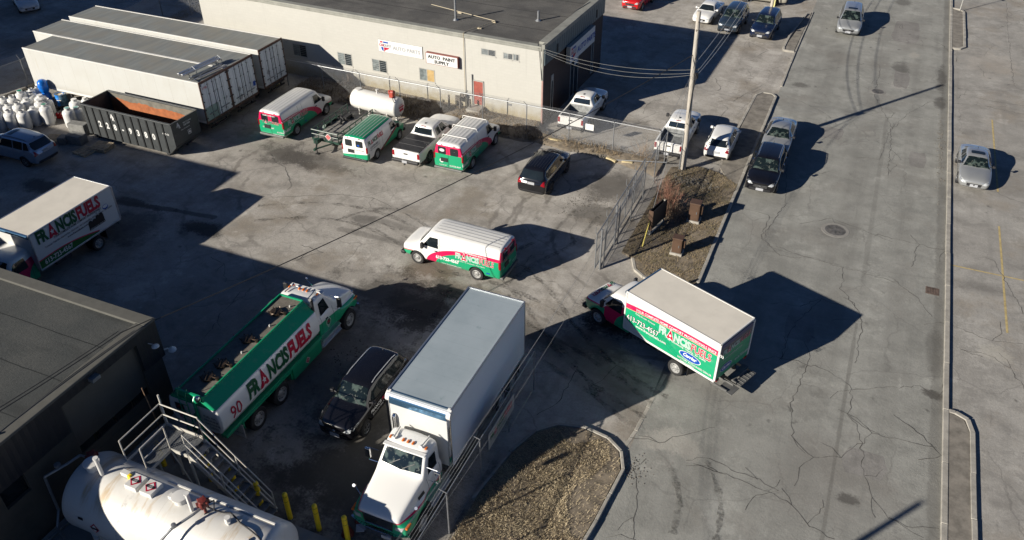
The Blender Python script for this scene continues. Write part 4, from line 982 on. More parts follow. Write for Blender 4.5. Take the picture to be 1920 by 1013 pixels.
# ------------------------------------------------------------------ yard equipment
def semi_trailer(root, L, W=2.6, green=False, rust=False):
    """rear doors at local +x end; origin under rear centre"""
    z0, z1, w = 1.08, 3.75, W / 2
    bm = BM(); box2(bm, (-L, -w, z0), (0, w, z1)); obj('trailer_body', bm, M_trwall, root, bevel=.015)
    bm = BM(); box2(bm, (-L + .05, -w + .06, z1), (-.08, w - .06, z1 + .012)); obj('trailer_roof', bm, M_trroof, root)
    bm = BM()
    for s in (-1, 1): box2(bm, (-L, s * (w - .06), z1 - .02), (0, s * (w + .015), z1 + .045)); box2(bm, (-L, s * (w - .05), z0 - .09), (0, s * (w + .014), z0 + .06))
    obj('side_rail', bm, M_whitem, root)
    bm = BM(); box2(bm, (-.02, -w - .015, z0 - .12), (.035, -w + .09, z1 + .05)); box2(bm, (-.02, w - .09, z0 - .12), (.035, w + .015, z1 + .05)); box2(bm, (-.02, -w + .09, z1 - .10), (.035, w - .09, z1 + .05)); box2(bm, (-.02, -w + .09, z0 - .14), (.035, w - .09, z0 + .02))
    obj('door_frame', bm, M_rustf, root)
    for s in (-1, 1):
        bm = BM(); box2(bm, (.0, s * .015, z0 + .03), (.03, s * (w - .10), z1 - .12)); d = obj('door', bm, M_doorg if (green and s < 0) else M_trdoor, root)
        bm = BM()
        for y in (.16, .62):
            cyl(bm, (.06, s * y, z0 - .02), (.06, s * y, z1 - .08), .016, .016, 6)
            for z in (z0 + .25, z0 + .9, z0 + 1.7, z0 + 2.35): box2(bm, (.03, s * y - .05, z), (.085, s * y + .05, z + .06))
            box2(bm, (.05, s * y - .03, z0 + .42), (.10, s * (y + .34), z0 + .46))
        obj('lock_rods', bm, M_galv, d)
        bm = BM()
        for k in range(5): box2(bm, (.02, s * (w - .16), z0 + .2 + k * .56), (.06, s * (w + .01), z0 + .28 + k * .56))
        obj('hinges', bm, M_steel, d)
    bm = BM()
    for s in (-1, 1): box2(bm, (-L + .4, s * .45, z0 - .35), (-.1, s * .55, z0 - .1))
    for x in (-L + 2.6,):
        for s in (-1, 1): box2(bm, (x, s * .8, .08), (x + .12, s * .8 + .12, z0)); box2(bm, (x - .12, s * .8 - .1, 0), (x + .24, s * .8 + .22, .08))
    box2(bm, (-.12, -.95, .48), (-.04, .95, .58)); box2(bm, (-.12, -.6, .5), (-.04, -.52, z0)); box2(bm, (-.12, .52, .5), (-.04, .6, z0)); obj('underframe', bm, M_steel, root)
    for x in (-1.3, -2.6):
        for s in (-1, 1): wheel(root, x, s * (w - .18), .50, .32, M_steelrim, 'steel')
    bm = BM(); box2(bm, (-.02, -.9, z0 - .3), (.02, .9, z0 - .16)); obj('light_bar', bm, M_steel, root)
def trw():
    t = MT('trailer_wall_white', .5); s = (t.x / 1.22).mod(.5); n = t.noise(.8, 4); st = t.noise(1.0, 5, .7, t.vec(3.0, 1, .25))
    c = t.mix(n.step(.35, .7), (.43, .435, .415), (.41, .41, .385)); c = t.mix(s.lt(.006), c, (.30, .29, .26)); c = t.mix(st.step(.58, .75) * .35, c, (.33, .28, .2))
    c = t.mix((1 - (t.z + (n - .5) * .8).step(1.1, 1.6)) * .35, c, (.25, .23, .19)); return t.out(c)
M_trwall = trw()
def roofm():
    t = MT('trailer_roof_dirty', .6); n = t.noise(1.0, 5, .6, t.vec(2.6, .30, 1)); m = t.noise(.7, 4)
    return t.out(t.mix(m.step(.35, .7) * .6, t.mix(n.step(.3, .7), (.215, .225, .21), (.15, .16, .155)), (.20, .185, .15)))
M_trroof = roofm()
def doorm(name, green):
    t = MT(name, .45); z = t.noise(3, 5, .7)
    c = t.mix(z.step(.3, .8), (.58, .62, .64), (.48, .52, .54))
    c = t.mix(((t.y * 3.1).mod(.5) * 2).gt(.94), c, (.2, .22, .24))
    if green: c = t.mix((t.z + z * .5).lt(2.25) * .75, c, (.10, .20, .15))
    return t.out(t.mix(t.noise(7, 6, .75).step(.56, .72) * .6, c, (.25, .14, .08)))
M_trdoor = doorm('trailer_door', False); M_doorg = doorm('trailer_door_green', True)
M_rustf = plain('rusty_door_frame', (.10, .05, .035), .7, var=.3, sc=5, dirt=(.3, .3, .3))

def dumpster(root):
    x0, x1, w, zt = -3.7, 3.7, 1.15, 2.32; t = .06; xb = 3.15
    bm = BM()
    prof = [(x0, .25), (x1 - .62, .25), (x1, .82), (x1, zt), (x0, zt)]
    for s in (-1, 1): yprism(bm, prof, s * w, s * (w - t))
    box2(bm, (x0, -w + t, .25), (x1 - .62, w - t, .33)); box2(bm, (x0, -w + t, .33), (x0 + t, w - t, zt)); box2(bm, (x1 - t, -w + t, .82), (x1, w - t, zt))
    yprism(bm, [(x1 - .64, .25), (x1, .80), (x1, .88), (x1 - .66, .33)], -w + t, w - t)
    obj('container_shell', bm, M_dump, root)
    bm = BM()
    for s in (-1, 1):
        box2(bm, (x0 - .02, s * (w - t - .02), zt), (x1 + .02, s * (w + .07), zt + .09)); box2(bm, (x0, s * w, 1.50), (x1, s * (w + .035), 1.58)) if 0 else None
    box2(bm, (x0 - .06, -w, zt), (x0 + .05, w, zt + .09)); box2(bm, (x1 - .05, -w, zt), (x1 + .06, w, zt + .09)); obj('top_rail', bm, M_dump, root, bevel=.015)
    for s in (-1, 1):
        for i in range(11):
            x = x0 + .22 + i * .64; bm = BM(); z_ = .3 if x < x1 - .7 else .75
            box2(bm, (x + .02, s * w, z_), (x + .12, s * (w + .045), zt - .02)); obj('rib', bm, M_dumpd, root)  # black colour stands for the dark gaps and shadows along the side
    it = []; k = 0
    for i, ch in enumerate('228-9380'):
        it += titem(ch, 1.255 + i * .64, 1.04, .56, 0, 2, .022, .85, center=True)
    it += titem('A', 2.38, 1.86, .40, 0, 2, .012) + titem('R', 2.48, 1.70, .30, 0, 2, .012) + titem('6625-22', 6.55, 1.58, .16, 0, 2, .004)
    lettering(it, flat((x0, -w - .002, 0), (1, 0, 0), (0, 0, 1)), root, 'number')
    it = titem('A', .42, 1.98, .40, 0, 2, .01) + titem('R', .56, 1.86, .26, 0, 2, .008) + titem('RECYCLING', .98, 2.02, .13, 0, 2, .002) + titem('228-9380', .98, 1.86, .15, 0, 2, .003) + titem('ROLL OFF SERVICE', .72, 1.66, .09, 0, 2, .001) + rect_item(1.22, 1.18, 1.5, 1.48, 0, 2) + rect_item(1.25, 1.21, 1.47, 1.45, 3, 3) + oval(1.36, 1.33, .08, .08, 0, 4)
    lettering(it, flat((x1 + .002, -w, 0), (0, 1, 0), (0, 0, 1)), root, 'end_notice')
    # rusty lining of the far wall above the load line
    bm = BM(); n = 40; top = []; bot = []
    for i in range(n + 1):
        x = x0 + .08 + (x1 - .14 - x0 - .02) * i / n; top.append((x, 1.98 + .10 * sin(i * .5) * .5 + random.uniform(-.04, .04) - .10 * i / n)); bot.append((x, .95 if x < x1 - .75 else .95))
    vt = [bm.verts.new((x, w - t - .004, z)) for x, z in top]; vb = [bm.verts.new((x, w - t - .004, z)) for x, z in bot]
    for i in range(n): bm.faces.new((vb[i], vb[i + 1], vt[i + 1], vt[i]))
    obj('rusted_lining', bm, M_rustor, root)
    bm = BM(); vt2 = [bm.verts.new((x, w - t - .004, z)) for x, z in top]; vu = [bm.verts.new((x, w - t - .004, zt)) for x, z in top]
    for i in range(n): bm.faces.new((vt2[i], vt2[i + 1], vu[i + 1], vu[i]))
    obj('sunlit_lining', bm, plain('sunlit_grey_lining', (.15, .14, .115), .8, var=.2, sc=3, dirt=(.16, .10, .06)), root)  # paler strip puts the sunlit upper part of the far wall into colour
    bm = BM()
    for x in (x0 + .5, x1 - 1.0):
        for s in (-1, 1): cyl(bm, (x, s * .85, .14), (x, s * 1.0, .14), .14, .14, 12)
    box2(bm, (x0, -.5, .10), (x1 - .7, -.38, .25)); box2(bm, (x0, .38, .10), (x1 - .7, .5, .25)); obj('skid_rails', bm, M_steel, root)
M_dump = plain('dark_grey_container', (.045, .05, .052), .45, var=.15, sc=2, dirt=(.09, .09, .085)); M_dumpd = plain('gap_shadow_rib', (.012, .013, .014), .5, var=.2)
M_rustor = plain('orange_rust', (.33, .105, .035), .9, var=.2, sc=3, dirt=(.3, .10, .04), bump=.4)

def gas_cylinder(root, r=.38, h=1.28, cap=M_green, collar=True):
    bm = BM(); lathe(bm, [(r * .78, .0), (r * .80, .10), (r * .8, .10), (r * .93, .12), (r, .2), (r, h - .32), (r * .97, h - .24), (r * .86, h - .16), (r * .55, h - .10), (r * .2, h - .10)], 'z', 24)
    obj('cylinder_body', bm, M_cyl, root, smooth=True, ang=50)
    bm = BM(); lathe(bm, [(r * .46, h - .15), (r * .46, h + .05), (r * .40, h + .05), (r * .40, h - .12)], 'z', 18); obj('collar', bm, M_cyl, root, smooth=True, ang=40)
    if cap is not None:
        bm = BM(); lathe(bm, [(r * .43, h - .02), (r * .40, h + .05), (0, h + .07)], 'z', 18); obj('cap', bm, cap, root, smooth=True, ang=50)
    else:
        bm = BM(); cyl(bm, (0, 0, h - .12), (0, 0, h + .01), .045, .04, 8); cyl(bm, (-.07, 0, h - .03), (.07, 0, h - .03), .025, .025, 6); obj('valve', bm, M_bronze, root)
M_cyl = plain('cylinder_white', (.60, .60, .585), .32, coat=.3, var=.06, sc=2.2, dirt=(.40, .39, .35))
M_capg = plain('green_cap', (.02, .22, .13), .4); M_capt = plain('teal_cap', (.12, .34, .30), .4); M_blued = plain('blue_drum_paint', (.006, .18, .58), .4, var=.15, dirt=(.05, .12, .25)); M_blues = plain('slate_drum_paint', (.05, .12, .18), .5, var=.2, dirt=(.12, .12, .12))

def drum(root, mat, top):
    r, h = .29, .88; P = [(0, 0), (r, 0)]
    for k in range(1, 4): z = h * k / 4; P += [(r, z - .03), (r + .015, z), (r, z + .03)]
    P += [(r, h), (r + .01, h + .01), (r - .02, h + .01), (r - .02, h - .015)]
    bm = BM(); lathe(bm, P, 'z', 24); obj('drum_shell', bm, mat, root, smooth=True, ang=40)
    bm = BM(); lathe(bm, [(r - .02, h - .014), (0, h - .012)], 'z', 24); cyl(bm, (.17, 0, h - .01), (.17, 0, h + .01), .03); obj('lid', bm, top, root)
    lettering(rect_item(0, .55, .16, .60, 0, 2), lambda u, v, d: Vector(((r + d + .008) * cos(-1.6 + u / r), (r + d + .008) * sin(-1.6 + u / r), v)), root, 'drum_label', cut=.04)

def pallet(root, n=1):
    for k in range(n):
        bm = BM(); z = k * .145
        for i in range(7): box(bm, (0, -.47 + i * .157, z + .13), (1.15, .10, .022))
        for i in range(3): box(bm, (-.52 + i * .52, 0, z + .07), (.05, 1.0, .09))
        for i in range(3): box(bm, (0, -.45 + i * .45, z + .012), (1.15, .10, .02))
        obj('pallet_deck', bm, M_wood, root)

def horizontal_tank(root, L, r, zc, mat):
    bm = BM(); n = 40; P = []
    for k in range(7): a = pi / 2 * (1 - k / 6); P.append((r * cos(a) if k else 0.0, -L / 2 - .32 * r * sin(a) * 1.2 + .0))
    Q = [(q[0], -q[1]) for q in P[::-1]]
    lathe(bm, [(a, b) for a, b in P] + Q, 'x', n, (0, 0, zc)); obj('tank_shell', bm, mat, root, smooth=True, ang=50)

def utility_trailer(root):
    # bed runs along x, tongue towards -x
    L, W = 4.1, 2.0; x0, x1, w = -L / 2, L / 2, W / 2; zb = .55
    bm = BM(); box2(bm, (x0 + .05, -w + .06, zb + .02), (x1 - .05, w - .06, zb + .05)); obj('deck', bm, M_traildeck, root)
    bm = BM()
    for s in (-1, 1): box2(bm, (x0, s * w - .05 * s, zb - .10), (x1, s * (w + .03), zb + .04))
    box2(bm, (x0, -w + .05, zb - .1), (x0 + .08, w - .05, zb + .04)); box2(bm, (x1 - .08, -w + .05, zb - .1), (x1, w - .05, zb + .04)); obj('frame', bm, M_dkgreen, root)
    for s in (-1, 1):
        bm = BM()
        tube(bm, [(x0, s * w, zb + .62), (x1, s * w, zb + .62)], .038, 6); tube(bm, [(x0, s * w, zb + .36), (x1, s * w, zb + .36)], .03, 6)
        for i in range(7): x = x0 + L * i / 6; cyl(bm, (x, s * w, zb), (x, s * w, zb + .62), .03, .03, 5)
        obj('side_rail', bm, M_dkgreen, root)
    bm = BM(); tube(bm, [(x0, -w, zb + .62), (x0, w, zb + .62)], .038, 6); tube(bm, [(x0, -w, zb + .33), (x0, w, zb + .33)], .03, 6)
    for i in range(5): y = -w + W * i / 4; cyl(bm, (x0, y, zb), (x0, y, zb + .62), .03, .03, 5)
    obj('front_rail', bm, M_dkgreen, root)
    bm = BM(); tube(bm, [(x0, -.6, zb - .05), (x0 - 1.05, 0, zb - .08)], .05, 6); tube(bm, [(x0, .6, zb - .05), (x0 - 1.05, 0, zb - .08)], .05, 6); box(bm, (x0 - 1.12, 0, zb - .07), (.26, .12, .12)); obj('tongue', bm, M_dkgreen, root)
    bm = BM(); cyl(bm, (x0 - .85, .10, .05), (x0 - .85, .10, zb + .35), .035, .035, 8); box(bm, (x0 - .85, .10, .03), (.22, .22, .02)); cyl(bm, (x0 - .85, .10, zb + .3), (x0 - .70, .22, zb + .3), .015); obj('jack', bm, M_steel, root)
    for s in (-1, 1):
        for x in (-.1, .72): wheel(root, x, s * (w + .14), .33, .19, M_steelrim, 'steel')
        bm = BM(); P = [(-.62, .55), (-.45, .76), (1.08, .76), (1.25, .55), (1.20, .53), (1.05, .72), (-.42, .72), (-.58, .53)]; yprism(bm, P, s * (w + .04), s * (w + .26)); obj('fender', bm, M_dkgreen, root)
    bm = BM()
    for k, x in enumerate((.2, .8, 1.3)): cyl(bm, (x, .3 - .1 * k, zb + .12), (x + .4, .55, zb + .22), .07, .07, 8)
    box(bm, (1.1, .5, zb + .2), (.7, .5, .28)); obj('pump_gear', bm, M_steel, root)
    bm = BM(); box(bm, (x0 - .05, -.30, zb + .34), (.02, .34, .34), rot=Matrix.Rotation(radians(45), 3, 'X')); pc = obj('placard', bm, M_txw, root)
    bm = BM(); box(bm, (x0 - .065, -.30, zb + .34), (.012, .28, .28), rot=Matrix.Rotation(radians(45), 3, 'X')); obj('placard_face', bm, plain('faded_red', (.5, .12, .12), .5), pc)
    box(bm := BM(), (x0 - .25, .45, zb + .02), (.4, .3, .25)); obj('toolbox', bm, M_dkgreen, root)
M_traildeck = plain('trailer_deck_planks', (.24, .23, .21), .85, var=.3, sc=3, dirt=(.1, .09, .08))
# ------------------------------------------------------------------ ground, road, car park
def paving(name, c1, c2, spots=(), crack=.5, speck=.5, rough=.9, tint=None, tracks=()):
    t = MT(name, rough, spec=.25)
    big = t.noise(.11, 5, .6); mid = t.noise(.8, 6, .65); fine = t.noise(9, 5, .7); grit = t.noise(55, 3, .7)
    c = t.mix(big.step(.35, .65), c1, c2)
    c = t.mix(mid.step(.38, .68) * .7, c, tuple(x * .74 for x in c1))
    if tint: c = t.mix(t.noise(.23, 5, .65).step(.5, .68) * .7, c, tint)
    c = t.mix(fine.step(.45, .75) * .45 * speck, c, tuple(x * .55 for x in c1))
    c = t.mix((1 - fine).step(.55, .75) * .35 * speck, c, tuple(min(1, x * 1.3) for x in c2))
    c = t.mix(grit.step(.5, .72) * .35 * speck, c, tuple(x * .5 for x in c1))
    ag = t.voro(26, feat='F1'); c = t.mix((1 - ag.step(.0, .32)) * .45 * speck, c, tuple(min(1, x * 1.45) for x in c2)); ag2 = t.voro(17, feat='F1'); c = t.mix((1 - ag2.step(.0, .26)) * .5 * speck, c, tuple(x * .4 for x in c1))
    dr = t.voro(.9, t.ncol(3, .5, 3), 'F1'); c = t.mix((1 - dr.step(.03, .16)) * t.noise(.3, 3).step(.48, .6) * .75, c, tuple(x * .3 for x in c1))
    dirt_ = t.noise(.42, 7, .72); c = t.mix(dirt_.step(.50, .64) * .7 * speck, c, tuple(x * .60 for x in c1)); c = t.mix((1 - dirt_).step(.54, .66) * .6, c, tuple(min(1, x * 1.2) for x in c2))
    # streaks along the direction of travel
    st = t.noise(1.0, 4, .6, t.vec(1.6, .10, 1)); c = t.mix(st.step(.5, .75) * .35, c, tuple(x * .62 for x in c1))
    # two scales of crazing, only in some areas
    v = t.voro(.22, t.ncol(.9, .9, 4)); m = t.noise(.17, 3).step(.42, .55)
    c = t.mix((1 - v.step(.0, .012)) * m * crack * .6, c, (.09, .085, .08))
    v2 = t.voro(1.3, t.ncol(1.5, .5, 4)); m2 = t.noise(.26, 3).step(.56, .66)
    c = t.mix((1 - v2.step(.0, .03)) * m2 * crack * .6, c, (.08, .075, .07))
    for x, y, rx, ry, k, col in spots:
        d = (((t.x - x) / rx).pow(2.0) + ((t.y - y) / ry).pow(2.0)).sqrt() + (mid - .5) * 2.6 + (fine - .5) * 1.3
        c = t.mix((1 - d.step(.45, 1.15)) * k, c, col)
    for x0, y0, x1, y1, wd, k in tracks:      # worn, darker tyre paths: distance from a segment
        dx, dy = x1 - x0, y1 - y0; l2 = dx * dx + dy * dy
        u = (((t.x - x0) * dx + (t.y - y0) * dy) / l2).max(0.0).min(1.0)
        d = ((t.x - x0 - u * dx).pow(2.0) + (t.y - y0 - u * dy).pow(2.0)).sqrt() / wd + (mid - .5) * 1.8 + (fine - .5) * 1.2
        c = t.mix((1 - d.step(.5, 1.0)) * k, c, (.075, .07, .062))
    if tracks and name.startswith('yard'):
        for cx, cy, r0, r1, per in ((-7.0, 37.5, 4.0, 13.0, 1.15), (-24.0, 36.0, 6.5, 13.5, 1.5)):
            d = ((t.x - cx).pow(2.0) + (t.y - cy).pow(2.0)).sqrt(); wv = (d * (6.283 / per) + mid * 5.0 + big * 4.0).sin()
            c = t.mix(wv.step(.72, 1.0) * d.step(r0, r0 + 1.5) * (1 - d.step(r1 - 3, r1)) * t.noise(.35, 3).step(.45, .6) * .5, c, (.10, .09, .078))
    b = grit * .4 + fine * .8 + mid * 1.2
    return t.out(c, b, .5, .03)
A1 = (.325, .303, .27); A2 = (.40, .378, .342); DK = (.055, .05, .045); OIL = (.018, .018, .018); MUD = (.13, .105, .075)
def gp(x, y): q = G(x, y); return q.x, q.y
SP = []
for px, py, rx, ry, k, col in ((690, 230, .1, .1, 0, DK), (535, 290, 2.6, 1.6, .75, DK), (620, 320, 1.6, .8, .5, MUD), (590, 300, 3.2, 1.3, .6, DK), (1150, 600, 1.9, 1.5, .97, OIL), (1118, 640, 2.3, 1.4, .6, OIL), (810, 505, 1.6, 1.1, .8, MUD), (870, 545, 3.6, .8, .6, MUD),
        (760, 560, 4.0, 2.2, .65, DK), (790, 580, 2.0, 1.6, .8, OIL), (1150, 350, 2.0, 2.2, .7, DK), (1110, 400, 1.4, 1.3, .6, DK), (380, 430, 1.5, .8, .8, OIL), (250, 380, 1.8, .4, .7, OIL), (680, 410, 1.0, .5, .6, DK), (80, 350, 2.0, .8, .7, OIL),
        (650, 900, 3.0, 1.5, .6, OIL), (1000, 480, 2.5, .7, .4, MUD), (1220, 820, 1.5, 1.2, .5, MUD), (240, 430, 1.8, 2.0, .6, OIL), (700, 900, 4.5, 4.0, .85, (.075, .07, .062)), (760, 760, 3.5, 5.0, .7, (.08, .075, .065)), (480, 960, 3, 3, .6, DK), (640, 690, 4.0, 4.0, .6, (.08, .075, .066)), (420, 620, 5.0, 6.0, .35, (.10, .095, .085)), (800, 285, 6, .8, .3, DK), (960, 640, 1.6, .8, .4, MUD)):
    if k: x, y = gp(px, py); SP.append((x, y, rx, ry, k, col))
TRK = []
for a, b, wd, k in (((700, 545), (1010, 640), .8, .5), ((820, 530), (1050, 650), .5, .55), ((900, 560), (1180, 720), .9, .4), ((210, 378), (330, 395), .28, .75), ((330, 395), (400, 408), .25, .7), ((700, 410), (900, 470), .35, .35), ((640, 430), (770, 460), .3, .4), ((1050, 660), (1240, 800), 1.2, .35)):
    TRK.append((*gp(*a), *gp(*b), wd, k))
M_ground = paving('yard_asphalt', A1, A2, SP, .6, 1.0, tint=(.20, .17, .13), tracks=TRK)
RS = []
for px, py, rx, ry, k, col in ((1765, 150, .4, 3.0, .7, DK), (1763, 195, .45, 1.2, .7, DK), (1692, 5, .8, 1.2, .6, DK), (1705, 70, 1.6, 4.0, .35, (.17, .16, .145)), (1690, 130, .7, 1.6, .6, DK), (1688, 160, .6, 1.0, .5, (.34, .32, .29)), (1715, 105, .5, .9, .5, (.34, .32, .28)),
        (1550, 900, 2.5, 2.5, .4, (.17, .16, .145)), (1590, 938, .5, .3, .7, DK), (1220, 700, 1.2, .8, .6, DK), (1500, 160, .7, .5, .6, DK), (1750, 660, .4, 2, .4, DK), (1570, 432, 1.4, 1.2, .3, DK), (1749, 740, .5, .3, .8, DK), (1260, 830, 1.6, .7, .5, (.36, .34, .30))):
    x, y = gp(px, py); RS.append((x, y, rx, ry, k, col))
M_road = paving('road_asphalt', (.252, .25, .228), (.285, .283, .258), RS, .45, .55, tint=(.20, .19, .17), tracks=[(2.85, 14, 2.95, 34, .10, .35), (2.95, 38, 2.9, 58, .16, .2), (-1.9, 20, -1.6, 70, .9, .18), (1.6, 20, 1.9, 70, .8, .14), (4.6, 25, 4.6, 70, .5, .13), (6.52, 5, 6.52, 90, .34, .4)])
LS = []
for px, py, rx, ry, k, col in ((1870, 665, .9, .7, .5, (.38, .36, .31)), (1840, 540, 1.6, .6, .4, DK), (1895, 350, 1.5, 2.0, .3, DK), (1860, 120, 2, 3, .3, (.36, .32, .27))):
    x, y = gp(px, py); LS.append((x, y, rx, ry, k, col))
M_lot = paving('car_park_asphalt', (.285, .272, .248), (.335, .322, .295), LS, .6, .8, tint=(.24, .21, .17))

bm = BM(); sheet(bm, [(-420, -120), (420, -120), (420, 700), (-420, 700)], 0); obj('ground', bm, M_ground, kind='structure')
XL, XR = -4.6, 6.73
bm = BM(); sheet(bm, [(XL, -60), (XR + .02, -60), (XR + .02, 420), (XL, 420)], .004); obj('road', bm, M_road, kind='structure')
bm = BM(); sheet(bm, [(XR + .1, -60), (90, -60), (90, 420), (XR + .1, 420)], .004); obj('parking_lot', bm, M_lot, kind='structure')

# cracks along surveyed lines, thin tar-dark ribbons
CR = [[(1485, 474), (1581, 502), (1683, 530), (1720, 560), (1750, 596)], [(1581, 502), (1578, 542), (1610, 584), (1615, 604), (1604, 683)], [(1485, 675), (1547, 694), (1595, 723), (1592, 779), (1610, 807), (1621, 892), (1635, 932), (1666, 971), (1734, 1011)],
      [(1513, 686), (1482, 757), (1488, 824), (1525, 858), (1576, 858), (1635, 813), (1757, 841)], [(1300, 870), (1360, 890), (1440, 921), (1485, 949), (1513, 983), (1564, 1013)], [(1598, 731), (1723, 723), (1757, 745)], [(1776, 91), (1729, 86), (1704, 80), (1640, 72)],
      [(1500, 124), (1530, 133), (1620, 120)], [(1887, 3), (1889, 50), (1895, 110), (1901, 160)], [(1784, 171), (1796, 185), (1804, 177), (1860, 190), (1920, 199)], [(1782, 193), (1850, 200), (1920, 215)], [(395, 482), (420, 496), (425, 527)], [(450, 548), (436, 568), (411, 590), (395, 619)],
      [(1083, 687), (1070, 713), (1044, 759), (1005, 779)], [(1185, 877), (1197, 923), (1187, 970), (1192, 1013)], [(1180, 820), (1218, 825), (1235, 831), (1280, 815), (1340, 800)], [(1397, 392), (1446, 404), (1427, 445), (1461, 479)], [(1476, 310), (1472, 385), (1440, 430)],
      [(1800, 655), (1850, 665), (1895, 690), (1920, 730)], [(1865, 490), (1880, 520), (1905, 560), (1920, 590)], [(1785, 610), (1860, 640), (1920, 645)], [(520, 370), (640, 365), (700, 372), (750, 395)], [(565, 460), (590, 468), (605, 474)], [(1405, 80), (1440, 95), (1410, 110)], [(1375, 190), (1400, 175), (1430, 160)], [(1365, 205), (1340, 230), (1358, 250)],
      [(1130, 215), (1180, 235), (1230, 225)], [(1745, 190), (1700, 215), (1665, 250), (1650, 300)], [(1650, 130), (1640, 180), (1672, 240), (1665, 330)], [(1500, 420), (1560, 410), (1640, 440), (1775, 470)], [(1330, 860), (1420, 900), (1460, 920)], [(1640, 150), (1700, 165), (1775, 175)], [(1500, 575), (1540, 560), (1480, 620), (1465, 675)]]
def ribbon(bm, pts, wd, z, jit=.10, seg=.22):
    P = [pts[0]]
    for a, b in zip(pts[:-1], pts[1:]):
        n = max(1, int(hypot(b[0] - a[0], b[1] - a[1]) / seg))
        for i in range(1, n + 1):
            t = i / n; P.append((a[0] + (b[0] - a[0]) * t + random.gauss(0, jit * .6), a[1] + (b[1] - a[1]) * t + random.gauss(0, jit * .6)))
    pv = None
    for i, p in enumerate(P):
        q = P[min(i + 1, len(P) - 1)]; o = P[max(i - 1, 0)]; dx, dy = q[0] - o[0], q[1] - o[1]; l = hypot(dx, dy) or 1
        ww = wd * random.uniform(.3, 1.2) * .5; nx, ny = -dy / l * ww, dx / l * ww
        v = (bm.verts.new((p[0] + nx, p[1] + ny, z)), bm.verts.new((p[0] - nx, p[1] - ny, z)))
        if pv: bm.faces.new((pv[0], pv[1], v[1], v[0]))
        pv = v
M_crack = plain('crack_tar', (.095, .09, .082), .95, var=.3, sc=6)
bm = BM()
for k, c in enumerate(CR):
    pts = [gp(*p) for p in c]; ribbon(bm, pts, .030, .009 + (k % 5) * .0004, .07)
    for j in range(len(pts)):            # side branches
        if random.random() < .6:
            a = random.uniform(0, 2 * pi); l = random.uniform(.3, .9); p = pts[j]
            ribbon(bm, [p, (p[0] + l * cos(a), p[1] + l * sin(a)), (p[0] + l * cos(a) + l * cos(a + .5), p[1] + l * sin(a) + l * sin(a + .5))], .022, .0115, .06)
for k in range(70):
    x = random.uniform(-40, 14); y = random.uniform(16, 85); a = random.uniform(0, 2 * pi)
    if -30 < x < -9 and y < 26: continue
    P = [(x, y)]
    for j in range(random.randint(2, 6)):
        a += random.gauss(0, .7); l = random.uniform(.4, 1.3); P.append((P[-1][0] + l * cos(a), P[-1][1] + l * sin(a)))
    ribbon(bm, P, random.uniform(.015, .035), .013, .05)
obj('asphalt_cracks', bm, M_crack, kind='structure', fix=False)

# patched squares of newer and older asphalt on the road
bm = BM(); M_patch = paving('asphalt_patch', (.20, .192, .178), (.235, .225, .21), (), .2, .6)
for px, py, w_, l_, a in ((1700, 60, 2.2, 5.5, .02), (1690, 150, 1.1, 3.2, .03), (1620, 870, 1.6, 1.4, .3), (1500, 610, 1.3, 2.4, .1), (1720, 300, 1.0, 2.2, 0), (1560, 250, 1.4, 1.8, .2)):
    x, y = gp(px, py); n = 14; P = []
    for i in range(n): t_ = 2 * pi * i / n; cx, cy = cos(t_), sin(t_); k = 1 / max(abs(cx), abs(cy)); P.append((x + w_ / 2 * cx * k * random.uniform(.88, 1.08), y + l_ / 2 * cy * k * random.uniform(.9, 1.06)))
    sheet(bm, P, .0065)
obj('asphalt_patches', bm, M_patch, kind='structure')

# tyre marks swept through the gateway
def markm():
    t = MT('tyre_mark_rubber', .9); a = t.noise(1.1, 5, .7).step(.36, .62) * t.noise(9, 3).step(.25, .7) * .5
    t.nt.links.new(a.v, t.b.inputs['Alpha']); return t.out((.05, .046, .04))
bm = BM(); kz = 0
for path, off in (([(690, 545), (800, 566), (900, 598), (1000, 640), (1100, 700), (1200, 775)], 1.6), ([(955, 505), (1010, 562), (1065, 640), (1150, 715), (1232, 765)], 1.6), ([(815, 525), (900, 542), (1000, 585), (1080, 645), (1150, 735)], 1.5), ([(870, 545), (838, 600), (800, 655)], 1.4), ([(925, 550), (905, 610), (880, 660)], 1.4), ([(640, 425), (720, 405), (790, 440), (850, 470)], 1.5), ([(1100, 400), (1050, 450), (990, 480), (930, 520)], 1.5), ([(1290, 865), (1312, 940), (1300, 1013)], 1.5), ([(480, 400), (600, 395), (720, 420), (850, 500)], 1.6)):
    P = [gp(*p) for p in path]; Q = []
    for i in range((len(P) - 1) * 10 + 1):          # smooth curve through the points
        k = min(i // 10, len(P) - 2); u = i / 10 - k; a, b, c_, d_ = P[max(k - 1, 0)], P[k], P[k + 1], P[min(k + 2, len(P) - 1)]
        Q.append(tuple(.5 * (2 * b[j] + (c_[j] - a[j]) * u + (2 * a[j] - 5 * b[j] + 4 * c_[j] - d_[j]) * u * u + (3 * b[j] - a[j] - 3 * c_[j] + d_[j]) * u ** 3) for j in (0, 1)))
    for o_ in (-off / 2, off / 2):
        R = []
        for i, p in enumerate(Q):
            q, r = Q[min(i + 1, len(Q) - 1)], Q[max(i - 1, 0)]; dx, dy = q[0] - r[0], q[1] - r[1]; l = hypot(dx, dy) or 1; R.append((p[0] - dy / l * o_, p[1] + dx / l * o_))
        kz += 1; ribbon(bm, R, .30, .0145 + kz * .0003, .0, 9)
obj('tyre_marks', bm, markm(), kind='structure', fix=False)

